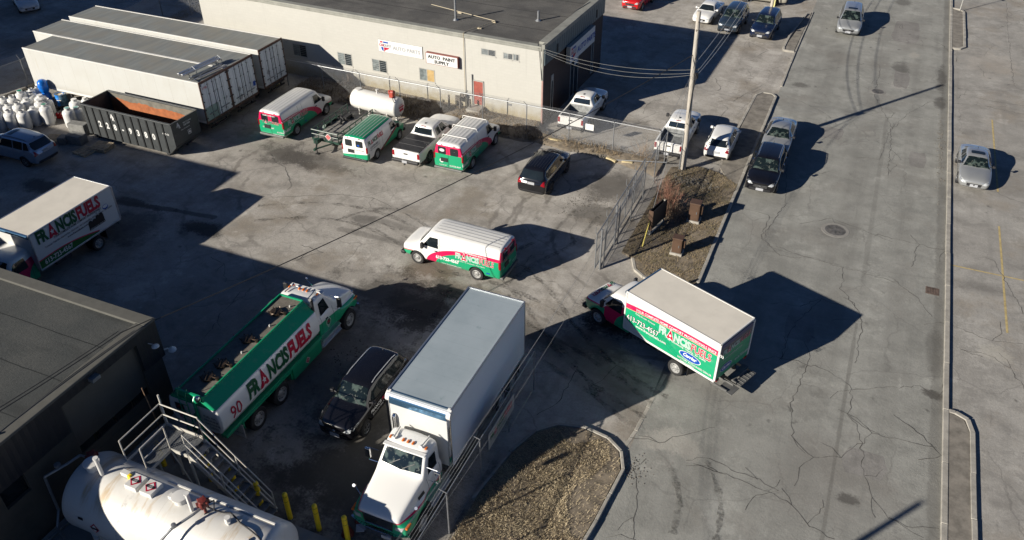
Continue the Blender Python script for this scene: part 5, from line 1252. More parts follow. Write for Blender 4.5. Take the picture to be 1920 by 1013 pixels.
# painted stall lines
M_line = plain('worn_yellow_paint', (.46, .36, .16), .8, var=.2, sc=4, dirt=(.26, .23, .18))
bm = BM()
for x0, y0, x1, y1 in ((9.46, 50.1, 9.56, 60.6), (9.38, 36.1, 9.48, 46.0), (6.99, 40.9, 10.6, 41.0)):
    if x1 - x0 > 1: sheet(bm, [(x0, y0), (9.36, y0), (9.36, y1), (x0, y1)], .0085); sheet(bm, [(9.50, y0), (x1, y0), (x1, y1), (9.50, y1)], .0085)
    else: sheet(bm, [(x0, y0), (x1, y0), (x1, y1), (x0, y1)], .0085)
obj('parking_lines', bm, M_line, kind='structure')

# ------------------------------------------------------------------ kerbs and islands
M_kerb = plain('kerb_concrete', (.34, .32, .28), .9, var=.18, sc=2, dirt=(.2, .18, .155), bump=.5)
M_isl = plain('island_paving', (.22, .20, .17), .95, var=.25, sc=2, dirt=(.14, .12, .10), bump=.6)
M_soil = plain('bare_soil', (.23, .19, .14), .98, var=.3, sc=2.5, dirt=(.09, .07, .05), bump=.8)
def strip(bm, pts, wd, z0, z1, close=False, seg=2.4):
    """kerb laid along pts (left side offset), as a chain of blocks with small gaps"""
    P = list(pts) + ([pts[0]] if close else [])
    for a, b in zip(P[:-1], P[1:]):
        L = hypot(b[0] - a[0], b[1] - a[1]); n = max(1, round(L / seg)); g = .012 if L > .8 else -.02
        ang = atan2(b[1] - a[1], b[0] - a[0])
        for i in range(n):
            c = ((a[0] + (b[0] - a[0]) * (i + .5) / n), a[1] + (b[1] - a[1]) * (i + .5) / n)
            dz = random.uniform(-.008, .008); box(bm, (c[0] + random.uniform(-.01, .01), c[1], (z0 + z1 + dz) / 2), (L / n - g, wd, z1 - z0 + dz), ang)
def kerb(pts, wd=.2, h=.13, close=False, seg=2.4):
    bm = BM(); strip(bm, pts, wd, -.05, h, close, seg); return obj('kerb', bm, M_kerb, kind='structure', bevel=.02)
kerb([(6.84, -20), (6.84, 110)], .22, .12, seg=3.1)
bm = BM(); prism(bm, [(6.96, 10), (7.72, 10), (7.72, 28.5), (7.5, 29.2), (6.96, 29.4)], -.02, .10); obj('traffic_island', bm, M_isl, kind='structure')
kerb([(7.82, 10), (7.82, 28.6), (7.66, 29.25), (7.2, 29.5), (6.98, 29.5)], .2, .14, seg=2.2)
bm = BM(); prism(bm, [(6.96, 73.8), (7.5, 73.8), (7.78, 74.3), (7.78, 83.5), (6.96, 84)], -.02, .10); obj('traffic_island', bm, M_isl, kind='structure')
kerb([(6.98, 73.6), (7.5, 73.7), (7.88, 74.3), (7.88, 83.4), (7.6, 84.1), (6.98, 84.2)], .2, .14, seg=2.2)
# paved strip beside the road in front of the parked cars
bm = BM(); prism(bm, [(-5.0, 44.3), (-4.72, 44.3), (-4.72, 58.2), (-5.0, 58.6), (-5.6, 58.6), (-5.95, 58.0), (-6.1, 46.3)], -.02, .10); obj('traffic_island', bm, M_isl, kind='structure')
kerb([(-4.64, 22.5 + 11.6), (-4.64, 58.3), (-4.95, 58.75), (-5.65, 58.75), (-6.02, 58.1), (-6.25, 47.5)], .17, .13)
bm = BM(); prism(bm, [(-4.72, 67.9), (-4.60, 78.0), (-4.9, 76), (-5.5, 69), (-5.5, 68.0)], -.02, .10); obj('traffic_island', bm, M_isl, kind='structure')
kerb([(-4.58, 60.5), (-4.62, 67.8), (-4.55, 78.3)], .15, .07); kerb([(-4.7, 67.75), (-5.5, 67.75), (-5.6, 68.3), (-5.55, 71.5), (-4.95, 77.5)], .17, .15, seg=1.5)
I1 = [(-8.9, 45.2), (-8.95, 35.2), (-8.55, 35.05), (-8.15, 34.75), (-7.75, 34.0), (-7.2, 33.65), (-6.3, 33.25), (-5.4, 33.35), (-4.74, 33.9), (-4.74, 44.6), (-6.0, 45.6), (-7.2, 45.9)]
bm = BM(); prism(bm, I1, -.02, .11); obj('verge_soil', bm, M_soil, kind='structure')
kerb([(-8.25, 34.9), (-7.85, 33.95), (-7.3, 33.55), (-6.35, 33.1), (-5.4, 33.2), (-4.66, 33.8)], .16, .13, seg=.9)
I2 = [(-9.0, 10), (-9.15, 15.5), (-9.1, 17.6), (-8.75, 20.2), (-8.25, 21.6), (-7.6, 22.25), (-6.6, 22.5), (-5.6, 22.35), (-4.95, 21.9), (-4.62, 21.1), (-4.8, 18.5), (-5.1, 16), (-5.3, 10)]
bm = BM(); prism(bm, I2, -.02, .11); obj('verge_soil', bm, M_soil, kind='structure')
kerb([(-5.22, 10), (-5.0, 16), (-4.7, 18.5), (-4.52, 21.15), (-4.86, 21.98), (-5.55, 22.45), (-6.6, 22.62), (-7.65, 22.35), (-8.35, 21.65), (-8.85, 20.2), (-9.22, 17.6)], .13, .15, seg=1.3)
kerb([gp(1248, 702), gp(1215, 765), gp(1192, 808), gp(1172, 838)], .16, .012, seg=.9)
# raised soil bank between the yard and the shop wall
bm = BM()
N_ = 60
rows = []
for i in range(N_ + 1):
    x = -37 + (27.5) * i / N_; yb = 47.55 + .031 * (-18.4 - x) if x < -18.4 else 46.4
    y0 = 44.9 + .12 * sin(x * 1.7) + .08 * sin(x * 4.1) - (0.0 if x < -13 else .35 * (x + 13)); rows.append([(x, y0, 0.0), (x, y0 + .35, .14 + .05 * sin(x * 3)), (x, 46.0, .30 + .06 * sin(x * 2.3) if x < -17 else .10), (x, yb, .28 if x < -18 else .0)])
V = [[bm.verts.new(p) for p in r] for r in rows]
for a, b in zip(V[:-1], V[1:]):
    for j in range(3): bm.faces.new((a[j], b[j], b[j + 1], a[j + 1]))
obj('soil_bank', bm, M_soil, kind='structure', smooth=True)

def inside(p, poly):
    r = False; n = len(poly)
    for i in range(n):
        a, b = poly[i], poly[(i + 1) % n]
        if (a[1] > p[1]) != (b[1] > p[1]) and p[0] < (b[0] - a[0]) * (p[1] - a[1]) / (b[1] - a[1]) + a[0]: r = not r
    return r
def grassmat(name, cols):
    t = MT(name, .9, spec=.2); n = t.noise(.9, 5, .7); f = t.noise(7, 3)
    c = t.mix(n.step(.35, .6), cols[0], cols[1]); c = t.mix(f.step(.42, .7) * .8, c, cols[2]); c = t.mix(t.noise(2.2, 4).step(.52, .66) * .7, c, cols[3])
    return t.out(c)
def grass(name, n, pick, hgt, wd, mat, lean=(0, 0), spread=.6, kind='stuff', flow=0.0):
    bm = BM()
    for i in range(n):
        x, y, z = pick(); a = random.uniform(0, 2 * pi)
        h = random.uniform(*hgt); fa = -1.1 + 1.1 * sin(x * .9 + .8 * sin(y * .8)) + .7 * sin(y * 1.7 + x) + random.gauss(0, .45)
        lx = lean[0] + random.gauss(0, spread) + flow * cos(fa); ly = lean[1] + random.gauss(0, spread) + flow * sin(fa); l = sqrt(1 + lx * lx + ly * ly)
        tx, ty, tz = lx / l * h, ly / l * h, h / l; ww = random.uniform(*wd) / 2; ux, uy = cos(a) * ww, sin(a) * ww
        v0 = bm.verts.new((x - ux, y - uy, z)); v1 = bm.verts.new((x + ux, y + uy, z)); m0 = bm.verts.new((x + tx * .55 + ux * .8, y + ty * .55 + uy * .8, z + tz * .68)); m1 = bm.verts.new((x + tx * .55 - ux * .8, y + ty * .55 - uy * .8, z + tz * .68)); t = bm.verts.new((x + tx, y + ty, z + tz * .9))
        bm.faces.new((v0, v1, m0, m1)); bm.faces.new((m1, m0, t))
    return obj(name, bm, mat, kind=kind, fix=False)
M_gr1 = grassmat('thin_spring_grass', [(.15, .125, .065), (.22, .17, .10), (.29, .23, .145), (.09, .085, .035)])
M_gr2 = grassmat('matted_dry_grass', [(.46, .38, .25), (.38, .31, .20), (.52, .44, .30), (.30, .255, .17)])
M_gr3 = grassmat('dry_weeds', [(.20, .145, .085), (.13, .10, .065), (.30, .23, .14), (.08, .06, .04)])
def pick_poly(poly, z, bias=None):
    xs = [p[0] for p in poly]; ys = [p[1] for p in poly]
    def f():
        while True:
            p = (random.uniform(min(xs), max(xs)), random.uniform(min(ys), max(ys)))
            if inside(p, poly) and (bias is None or random.random() < bias(*p)): return p[0], p[1], z
    return f
grass('grass', 22000, pick_poly(I1, .11, lambda x, y: .35 + .65 * (sin(x * 2.1 + y) * sin(y * 1.3 - x) > -.4)), (.04, .12), (.008, .018), M_gr1)
def b2(x, y): return 0.10 if (x > -5.6 - .4 * sin(y * 1.4) and y > 17.5) or y > 21.9 + .3 * sin(x * 3) else (.7 + .3 * (sin(x * 2.6 + 1.5 * sin(y)) > -.55))
grass('dry_grass', 52000, pick_poly(I2, .11, b2), (.06, .17), (.008, .018), M_gr2, (.0, -.1), .6, flow=.8)
def pk3():
    x = random.uniform(-37, -10); y = random.uniform(45.0, 47.4 if x < -18.4 else 46.3)
    if x > -17.5 and random.random() < .7: return pk3()
    if sin(x * 2.3) + sin(x * .9 + y) < -.2 and random.random() < .8: return pk3()
    return x, y, .10 + .17 * min(1, max(0, (y - 45) / .9)) * (1 if x < -17.5 else .4)
grass('weeds', 7000, pk3, (.06, .32), (.015, .04), M_gr3, (0, 0), .6)
def pk4():
    y = random.uniform(34, 58); return -54.6 + random.uniform(-.7, .8) - .08 * (y - 38) * (y > 40), y, 0.0
grass('grass', 3500, pk4, (.05, .14), (.02, .04), M_gr1)
# loose stones and rubble
bm = BM()
def stone(bm, x, y, z, r):
    k = len(bm.verts); q = bmesh.ops.create_icosphere(bm, subdivisions=1, radius=r)
    s = (random.uniform(.7, 1.3), random.uniform(.7, 1.3), random.uniform(.4, .8))
    for v in q['verts']: v.co = Vector((v.co.x * s[0] * random.uniform(.85, 1.1) + x, v.co.y * s[1] + y, v.co.z * s[2] + z + r * .3))
for cx, cy, sx, sy, n, r in ((-12.2, 39.2, 1.5, 1.8, 420, .022), (-16.6, 28.6, 1.6, .8, 160, .016), (-30.5, 37.0, 2.0, .7, 90, .018), (-4.3, 21.4, .6, .7, 150, .024), (6.35, 55, .25, 6, 200, .03), (-7.6, 43.9, .8, .6, 120, .07), (-6.5, 43.6, .8, .5, 60, .06), (-13.5, 45.0, 2.6, .3, 160, .06), (-25, 45.1, 6, .25, 160, .06), (-17.0, 22.5, 1.8, 1.8, 240, .03), (-5.2, 30.2, 1.3, 1.0, 60, .03)):
    for i in range(n): x, y = random.gauss(cx, sx * .5), random.gauss(cy, sy * .5); stone(bm, x, y, .0 if not inside((x, y), I1) else .1, r * random.uniform(.5, 1.5))
obj('rubble', bm, plain('grey_stone', (.17, .155, .13), .95, var=.3), kind='stuff')

# manholes, drain
for px, py, r in ((1566, 432, .55), (1646, 172, .42)):
    x, y = gp(px, py); lab = 'round iron manhole cover in the road ' + ('beside the dark crossover' if r > .5 else 'beyond the pole shadow')
    t = thing('manhole_cover', lab, 'manhole cover', (x, y, 0), 0, 'manhole covers in the road')
    bm = BM(); lathe(bm, [(r * 1.35, .006), (r * 1.33, .014), (r, .014)], 'z', 30); obj('collar', bm, plain('patched_collar', (.23, .22, .2), .9), t)
    bm = BM(); lathe(bm, [(r, .014), (r * .96, .024), (r * .9, .016), (0, .018)], 'z', 30)
    for k in range(8): a = k * pi / 4; box(bm, (r * .5 * cos(a), r * .5 * sin(a), .024), (.16, .06, .008), a)
    obj('lid', bm, plain('cast_iron', (.19, .18, .165), .6, metal=.4, var=.3), t)
x, y = gp(1748, 546); bm = BM(); box(bm, (x, y, .008), (.62, .62, .008))
for i in range(8): box(bm, (x - .26 + i * .075, y, .016), (.03, .5, .012))
tag(obj('storm_drain', bm, plain('rusty_grate', (.14, .10, .08), .8, var=.3)), 'square rusty storm drain grate beside the right kerb', 'drain')
# ------------------------------------------------------------------ buildings
YB = .0309
def shop():
    root = thing('shop_building', 'cream block auto parts shop with flat dark roof and dark brick end', 'building', (-18.4, 47.5, 0), -YB)
    # local: x to the right (wall runs to -x), y away from the yard
    L, D, Hh = 28.6, 11.2, 5.35
    bm = BM(); box2(bm, (-L, 0, -.2), (-.10, .25, Hh)); box2(bm, (-L, .25, -.2), (-L + .25, D, Hh)); box2(bm, (-L + .25, D - .25, -.2), (-.1, D, Hh)); obj('wall', bm, M_cream, root)
    bm = BM(); box2(bm, (-.10, 0, -.2), (.0, .12, 4.25)); obj('corner_strip', bm, plain('faded_pink_trim', (.36, .22, .19), .8), root)
    bm = BM(); box2(bm, (-.10, .12, -.2), (.0, D, 4.25)); obj('brick_wall', bm, M_brick, root)
    bm = BM(); box2(bm, (-.12, .02, 4.25), (.10, D + .02, 5.62)); obj('fascia', bm, M_fascia, root)
    bm = BM(); box2(bm, (-L + .2, .4, Hh - .1), (-.5, D - .2, Hh + .02)); obj('roof', bm, M_roofg, root)
    bm = BM()
    yprism2 = [(-.06, 0), (.42, 0)]
    box2(bm, (-L - .05, -.07, Hh), (-.12, .40, Hh + .14)); box2(bm, (-L - .05, -.075, Hh - .16), (-.12, -.03, Hh + .0)); box2(bm, (-.5, .40, Hh + .02), (.12, D, Hh + .29)); box2(bm, (-.12, -.07, Hh), (.12, .40, Hh + .29)); box2(bm, (-.13, -.05, 3.2), (.02, -.002, Hh)); obj('parapet_cap', bm, M_flash, root, bevel=.03)
    def win(u, z0, z1, wd, tanr=False, dark=True):
        bm = BM(); f = .05
        box2(bm, (-u, -.015, z0 - f), (-u + wd, .03, z0)); box2(bm, (-u, -.015, z1), (-u + wd, .03, z1 + f)); box2(bm, (-u - f, -.015, z0 - f), (-u, .03, z1 + f)); box2(bm, (-u + wd, -.015, z0 - f), (-u + wd + f, .03, z1 + f)); box2(bm, (-u + wd / 2 - .02, -.015, z0), (-u + wd / 2 + .02, .02, z1))
        w_ = obj('window', bm, M_winf, root)
        bm = BM(); box2(bm, (-u, -.006, z0), (-u + wd / 2 - .02, -.002, z1)); obj('pane', bm, M_pane1, w_)
        bm = BM(); box2(bm, (-u + wd / 2 + .02, -.006, z0), (-u + wd, -.002, z1)); obj('pane', bm, M_pane3 if tanr else M_pane2, w_)
        for k in range(5 if not tanr else 0):
            bm = BM(); z = z0 + (z1 - z0) * (k + 1) / 6; box2(bm, (-u, -.03, z), (-u + wd, -.02, z + .02)); obj('bar', bm, M_galv, w_)
        bm = BM(); box2(bm, (-u - .08, -.05, z0 - .10), (-u + wd + .08, -.015, z0 - .05)); obj('sill', bm, M_cream, w_)
    for u, t in ((20.2, 0), (16.2, 0), (13.25, 0), (9.35, 1)): win(u, 1.62, 2.45, 1.15, t)
    win(4.45, 4.3, 4.66, .98); win(2.83, 4.29, 4.63, .62); win(2.12, 4.29, 4.66, .36)
    bm = BM(); box2(bm, (-5.1, -.03, .62), (-4.40, -.004, 2.30)); d = obj('side_door', bm, plain('red_brown_door', (.30, .07, .05), .6, var=.2, sc=4), root)
    bm = BM(); box2(bm, (-5.16, -.05, .6), (-5.1, .0, 2.36)); box2(bm, (-4.4, -.05, .6), (-4.34, .0, 2.36)); box2(bm, (-5.16, -.05, 2.30), (-4.34, 0, 2.38)); obj('door_frame', bm, M_winf, root)
    bm = BM(); box2(bm, (-4.5, -.05, 1.4), (-4.44, -.03, 1.5)); obj('handle', bm, M_steel, d)
    bm = BM(); box2(bm, (-5.3, -.9, .25), (-4.3, -.03, .5)); box2(bm, (-5.3, -.95, .5), (-4.3, -.03, .56)); obj('door_step', bm, M_conc, root)
    for u, z, s in ((2.5, 1.0, .25), (16.8, 1.05, .3)):
        bm = BM(); box2(bm, (-u, -.02, z), (-u + s, .0, z + .14 + (.2 if u > 9 else 0))); obj('vent', bm, M_galv, root)
    # roof pipes
    for u, y, h, r in ((7.6, 2.3, 1.5, .075), (2.4, 4.6, .7, .08)):
        bm = BM(); cyl(bm, (-u, y, Hh), (-u, y, Hh + h), r, r, 12); lathe(bm, [(r * 2.6, 0), (r * 1.1, .14)], 'z', 14, (-u, y, Hh + .02)); obj('vent_pipe', bm, M_galv, root, smooth=True)
    bm = BM(); z = Hh + .12; tube(bm, [(-10.6, 4.2, z), (-4.9, 3.0, z + .02), (-5.75, .2, z + .06), (-5.75, -.08, z + .06), (-5.75, -.08, .6)], .022, 6)
    for p in ((-8, 3.65), (-5.0, 3.0), (-5.35, 1.5)): box(bm, (p[0], p[1], Hh + .05), (.3, .12, .1))
    obj('gas_pipe', bm, plain('tan_pipe', (.42, .36, .25), .6), root)
    bm = BM(); tube(bm, [(-.45, .1, Hh + .16), (-.62, 1.0, Hh + .05), (-.55, 2.5, Hh + .06), (-.7, 4.5, Hh + .06), (-.5, 7, Hh + .3), (-.3, 9.0, Hh + .32)], .018, 5); tube(bm, [(-.45, .1, Hh + .16), (-.3, -.06, Hh + .05), (-.06, -.08, 3.3)], .02, 5); obj('roof_conduit', bm, M_wire, root)
    bm = BM(); tube(bm, [(-5.2, -.06, .4), (-5.2, -.06, 2.75)], .035, 6); obj('wall_conduit', bm, M_galv, root)
    # gas meter set on the wall
    bm = BM()
    tube(bm, [(-6.4, -.3, .3), (-6.4, -.3, 1.1), (-5.75, -.3, 1.1), (-5.75, -.12, .9)], .035, 6); tube(bm, [(-6.0, -.3, .3), (-6.0, -.3, 1.3), (-5.5, -.3, 1.3)], .03, 6); box(bm, (-6.2, -.32, .95), (.3, .25, .3)); lathe(bm, [(0, -.06), (.14, -.05), (.14, .05), (0, .06)], 'y', 12, (-5.85, -.34, 1.2))
    for x in (-6.8, -5.95, -5.15): cyl(bm, (x, -.55, .2), (x, -.55, 1.15), .07, .07, 8)
    obj('gas_meter', bm, plain('rusty_meter_grey', (.13, .11, .09), .7, var=.3, sc=6), root)
    # dark end: door, windows
    def slit(y0, y1, z0, z1, nm, head=True):
        bm = BM(); box2(bm, (.0, y0, z0), (.035, y0 + .07, z1)); box2(bm, (.0, y1 - .07, z0), (.035, y1, z1)); box2(bm, (.0, y0, z1 - .42 if head else z1 - .08), (.03, y1, z1)); box2(bm, (.0, y0, z0), (.03, y1, z0 + .06)); f = obj(nm, bm, M_winf, root)
        bm = BM(); box2(bm, (.002, y0 + .07, z0 + .06), (.014, y1 - .07, z1 - .08)); obj('pane', bm, M_glass, f)
        return f
    slit(1.35, 1.75, .3, 3.05, 'window'); slit(9.0, 9.45, .3, 3.25, 'window')
    f = slit(4.85, 6.35, .0, 3.1, 'door'); bm = BM(); box2(bm, (.014, 5.5, .05), (.04, 5.57, 2.6)); obj('mullion', bm, M_winf, f); bm = BM(); box2(bm, (.014, 5.62, 2.2), (.02, 6.2, 2.75)); obj('notice', bm, M_txw, f)
    for y in (2.0, 9.4): bm = BM(); box2(bm, (.10, y, 4.45), (.14, y + .18, 5.0)); obj('fascia_lamp', bm, M_trim, root)
    return root
def blockwall(name, col, dirt):
    t = MT(name, .9, spec=.2)
    v = t.nt.nodes.new('ShaderNodeTexBrick'); v.offset = .5; v.inputs['Scale'].default_value = 1.0; v.inputs['Brick Width'].default_value = .4; v.inputs['Row Height'].default_value = .2; v.inputs['Mortar Size'].default_value = .006
    cb = t.nt.nodes.new('ShaderNodeCombineXYZ'); t.nt.links.new((t.x + t.y).v, cb.inputs[0]); t.nt.links.new(t.z.v, cb.inputs[1]); t.nt.links.new(cb.outputs[0], v.inputs['Vector'])
    v.inputs['Color1'].default_value = (*col, 1); v.inputs['Color2'].default_value = (*[x * .97 for x in col], 1); v.inputs['Mortar'].default_value = (*[x * .90 for x in col], 1)
    n = t.noise(1.6, 6, .7)
    c = t.mix((1 - (t.z + (n - .5) * 1.4).step(.3, 1.2)) * .75, v.outputs[0], dirt); sv = t.noise(1.0, 5, .7, t.vec(2.2, 1, .12)); c = t.mix(sv.step(.56, .74) * .35, c, tuple(x * .72 for x in col)); c = t.mix(t.noise(.5, 4).step(.5, .7) * .22, c, tuple(x * .85 for x in col))
    return t.out(c, E(t.nt, v.outputs[1]), -.15, .01)
M_cream = blockwall('cream_block', (.40, .392, .358), (.26, .21, .11))
def brickm():
    t = MT('dark_brown_brick', .85)
    v = t.nt.nodes.new('ShaderNodeTexBrick'); v.inputs['Scale'].default_value = 1.0; v.inputs['Brick Width'].default_value = .22; v.inputs['Row Height'].default_value = .075; v.inputs['Mortar Size'].default_value = .008
    cb = t.nt.nodes.new('ShaderNodeCombineXYZ'); t.nt.links.new((t.x + t.y).v, cb.inputs[0]); t.nt.links.new(t.z.v, cb.inputs[1]); t.nt.links.new(cb.outputs[0], v.inputs['Vector'])
    v.inputs['Color1'].default_value = (.055, .03, .022, 1); v.inputs['Color2'].default_value = (.035, .02, .016, 1); v.inputs['Mortar'].default_value = (.06, .05, .045, 1)
    return t.out(v.outputs[0])
M_brick = brickm()
def ribbed(name, col, per=.22, axis='y'):
    t = MT(name, .5, metal=.2); w_ = ((t.y if axis == 'y' else t.x) / per).mod(.5)
    return t.out(t.mix(t.noise(3, 4).step(.4, .8) * .5, col, tuple(x * .7 for x in col)), w_, 1.0, .05)
M_fascia = ribbed('blue_grey_fascia', (.10, .13, .14), .4); M_ribk = ribbed('black_ribbed_steel', (.022, .022, .024), .3)
def roofmat(name, c1, c2, seams=None):
    t = MT(name, .92, spec=.2); n = t.noise(.5, 5, .65); g = t.noise(14, 4, .7); g2 = t.noise(45, 3, .7)
    c = t.mix(n.step(.35, .68), c1, c2); c = t.mix(g.step(.4, .7) * .5, c, tuple(x * .6 for x in c1)); c = t.mix(g2.step(.5, .7) * .4, c, tuple(x * 1.6 for x in c2))
    if seams:
        s = (t.y + t.noise(.6, 2) * .1) / seams
        c = t.mix(s.mod(.5).lt(.012), c, tuple(x * .45 for x in c1)); c = t.mix(t.noise(1.0, 5, .6, t.vec(.25, 1.2, 1)).step(.52, .72) * .6, c, tuple(x * .6 for x in c1))
    return t.out(c, g2 + g, .6, .02)
M_roofg = roofmat('gravel_roof', (.080, .078, .074), (.125, .12, .11), 3.1); M_roofm = roofmat('membrane_roof', (.052, .056, .055), (.072, .074, .07), 1.9)
M_flash = plain('roof_flashing', (.25, .25, .22), .7, metal=.1, var=.15, sc=1.5, dirt=(.16, .15, .13)); M_winf = plain('pale_frame', (.34, .335, .31), .5)
M_pane1 = plain('grey_pane', (.20, .23, .23), .15, var=.3); M_pane2 = plain('dark_pane', (.03, .04, .045), .1, var=.3); M_pane3 = plain('boarded_pane', (.42, .29, .12), .7, var=.15)
SH = shop()
def sign_box(name, label, x0, x1, z0, z1, y, items, M=M_txw, dep=.12, rim=None, side=False):
    R = Matrix.Rotation(-YB, 4, 'Z'); o = Vector((-18.4, 47.5, 0))
    if side: root = thing(name, label, 'sign', o + R @ Vector((.13, x0, z0)), -YB + pi / 2, None)
    else: root = thing(name, label, 'sign', o + R @ Vector((x0, y, z0)), -YB, None)
    W_, H_ = x1 - x0, z1 - z0
    bm = BM(); box2(bm, (0, -dep, 0), (W_, -.004, H_)); obj('sign_case', bm, rim or M_winf, root, bevel=.01)
    bm = BM(); box2(bm, (.04, -dep - .004, .03), (W_ - .02, -dep, H_ - .03)); f = obj('sign_face', bm, M, root)
    lettering(items, flat((0, -dep - .004, 0), (1, 0, 0), (0, 0, 1)), f)
    return root
def quest(u, v, k):
    return (rect_item(u + .10 * k, v + .72 * k, u + .30 * k, v + .84 * k, 2, 2) + rect_item(u + .36 * k, v + .72 * k, u + .80 * k, v + .84 * k, 4, 2) + titem('CAR', u, v + .44 * k, .30 * k, 2, 3, .004, .75) + titem('QUEST', u + .36 * k, v + .44 * k, .30 * k, 5, 3, .004, .75)
            + poly_item([(u + .14 * k, v + .38 * k), (u + .34 * k, v + .38 * k), (u + .34 * k, v + .05 * k), (u + .2 * k, v + .16 * k)], 4, 2) + poly_item([(u + .40 * k, v + .38 * k), (u + .90 * k, v + .38 * k), (u + .76 * k, v + .26 * k), (u + .52 * k, v + .18 * k), (u + .44 * k, v + .05 * k), (u + .40 * k, v + .05 * k)], 2, 2))
sign_box('wall_sign', 'long faded white wall sign with red and blue emblem on the cream wall', -12.6, -9.0, 3.15, 4.05, 0, quest(.12, .02, .92) + titem('AUTO PARTS', 1.22, .32, .37, 5, 2, .007, 1.0), dep=.05)
sign_box('wall_sign', 'white paint supply sign box with a red top edge', -8.62, -6.15, 3.05, 3.82, 0, titem('AUTO  PAINT', 1.24, .42, .31, 3, 2, .010, 1.1, center=True) + titem('SUPPLY', 1.24, .10, .31, 3, 2, .010, 1.1, center=True), dep=.28, rim=plain('maroon_rim', (.22, .06, .05), .5))
sign_box('wall_sign', 'white box sign with blue lettering on the dark brick end', 3.6, 8.4, 3.08, 4.28, 0, quest(.12, .1, 1.1) + titem('AUTO PARTS', 1.35, .38, .56, 4, 2, .016, 1.05), dep=.30, side=True)

def depot():
    root = thing('depot_building', 'flat grey roofed depot with black ribbed band and tan garage door', 'building', (-22.5, 17.0, 0), 0)
    H_ = 4.70; t = .25
    # east wall (x=0) with door opening y -4.45..-1.0 and a window opening
    bm = BM()
    for y0, y1, z0, z1 in ((-1.0, -.02, 0, H_), (-6.55, -4.45, 0, H_), (-4.45, -1.0, 4.3, H_), (-7.5, -6.55, 0, 2.2), (-7.5, -6.55, 3.7, H_), (-24, -7.5, 0, H_)): box2(bm, (-t, y0, z0), (0, y1, z1))
    box2(bm, (-16, -t - .02, 0), (-t, -.02, H_)); box2(bm, (-16, -24, 0), (-16 + t, -t - .02, H_)); obj('wall', bm, M_tan, root)
    bm = BM()
    box2(bm, (.0, -1.0, 2.95), (.10, .08, H_ + .02)); box2(bm, (.0, -4.55, 4.32), (.10, -1.0, H_ + .02)); box2(bm, (.0, -24, 3.1), (.10, -4.55, H_ + .02)); box2(bm, (-16, -.02, 2.95), (.0, .08, H_ + .02)); obj('ribbed_band', bm, M_ribk, root)
    bm = BM(); box2(bm, (-15.8, -23.8, H_ - .1), (-.3, -.35, H_ + .03)); obj('roof', bm, M_roofm, root)
    bm = BM(); box2(bm, (-16.1, -.42, H_ + .02), (.14, .12, H_ + .13)); box2(bm, (-.34, -24, H_ + .02), (.14, -.42, H_ + .13)); obj('roof_edge', bm, plain('roof_edge_membrane', (.085, .083, .072), .85, var=.1), root, bevel=.03)
    bm = BM(); box2(bm, (-.16, -4.45, 2.1), (-.10, -1.0, 4.3)); box2(bm, (-.16, -4.45, 0), (-.10, -1.0, 1.72))
    for k in range(4): box2(bm, (-.10, -4.45, .05 + k * .42), (-.09, -1.0, .09 + k * .42))
    g = obj('garage_door', bm, M_tan2, root)
    for k in range(4): bm = BM(); box2(bm, (-.15, -4.4 + k * .86, 1.74), (-.12, -3.62 + k * .86, 2.08)); obj('pane', bm, M_glass, g)
    bm = BM(); box2(bm, (-.2, -7.5, 2.2), (-.14, -6.55, 3.7)); obj('window', bm, M_glass, root)
    bm = BM(); tube(bm, [(.10, -.5, 4.0), (.42, -.5, 4.05)], .02, 5); lathe(bm, [(.02, .04), (.14, -.05), (.15, -.08), (0, -.08)], 'z', 12, (.45, -.5, 4.05)); obj('wall_lamp', bm, M_whitem, root)
    bm = BM(); tube(bm, [(-.1, .05, 3.1), (.10, .30, 3.12)], .03, 5); lathe(bm, [(.03, .08), (.15, -.04), (.16, -.12), (0, -.12)], 'z', 12, (.22, .36, 3.12)); obj('wall_lamp', bm, M_txw, root)
    bm = BM(); box(bm, (.2, -3.1, 4.5), (.28, .35, .14)); obj('flood_lamp', bm, M_galv, root)
    bm = BM(); P = [(.12, .05, 4.85)] + [(-.2 - .10 * k, -1.2 - .9 * k, 5.0 + .25 * (k / 7) ** 2) for k in range(8)]; tube(bm, P, .018, 5); P = [(x - .12, y, z + .03) for x, y, z in P]; tube(bm, P[1:], .014, 5); cyl(bm, (-1.0, -7.6, 4.75), (-1.0, -7.6, 5.4), .05, .05, 8); obj('roof_cable', bm, M_wire, root)
M_tan = plain('tan_stucco', (.075, .066, .05), .9, var=.15, sc=1.3, dirt=(.04, .036, .03), bump=.3); M_tan2 = plain('tan_door_panel', (.095, .083, .064), .7, var=.1, sc=1.0)
depot()
def annex(loc, size, label, name='unseen_building'):
    root = thing(name, label, 'building', loc, 0)
    bm = BM(); box2(bm, (0, 0, 0), size); obj('wall', bm, M_tan, root)
    bm = BM(); box2(bm, (-.1, -.1, size[2]), (size[0] + .1, size[1] + .1, size[2] + .12)); obj('roof', bm, M_roofm, root)
    for k in range(3): bm = BM(); box2(bm, (size[0], size[1] * (.2 + .27 * k), 1.2), (size[0] + .03, size[1] * (.2 + .27 * k) + 1.6, 2.6)); obj('window', bm, M_glass, root)
annex((-64.0, 2.0, 0), (18.9, 15.55, 7.9), 'taller tan block standing west of the depot, just outside the picture')
annex((-110.0, 11.5, 0), (35.5, 31.6, 13.9), 'tall unseen tan block added beyond the western fence to shade the far lot')  # unseen block, placed and sized for the shadow it throws
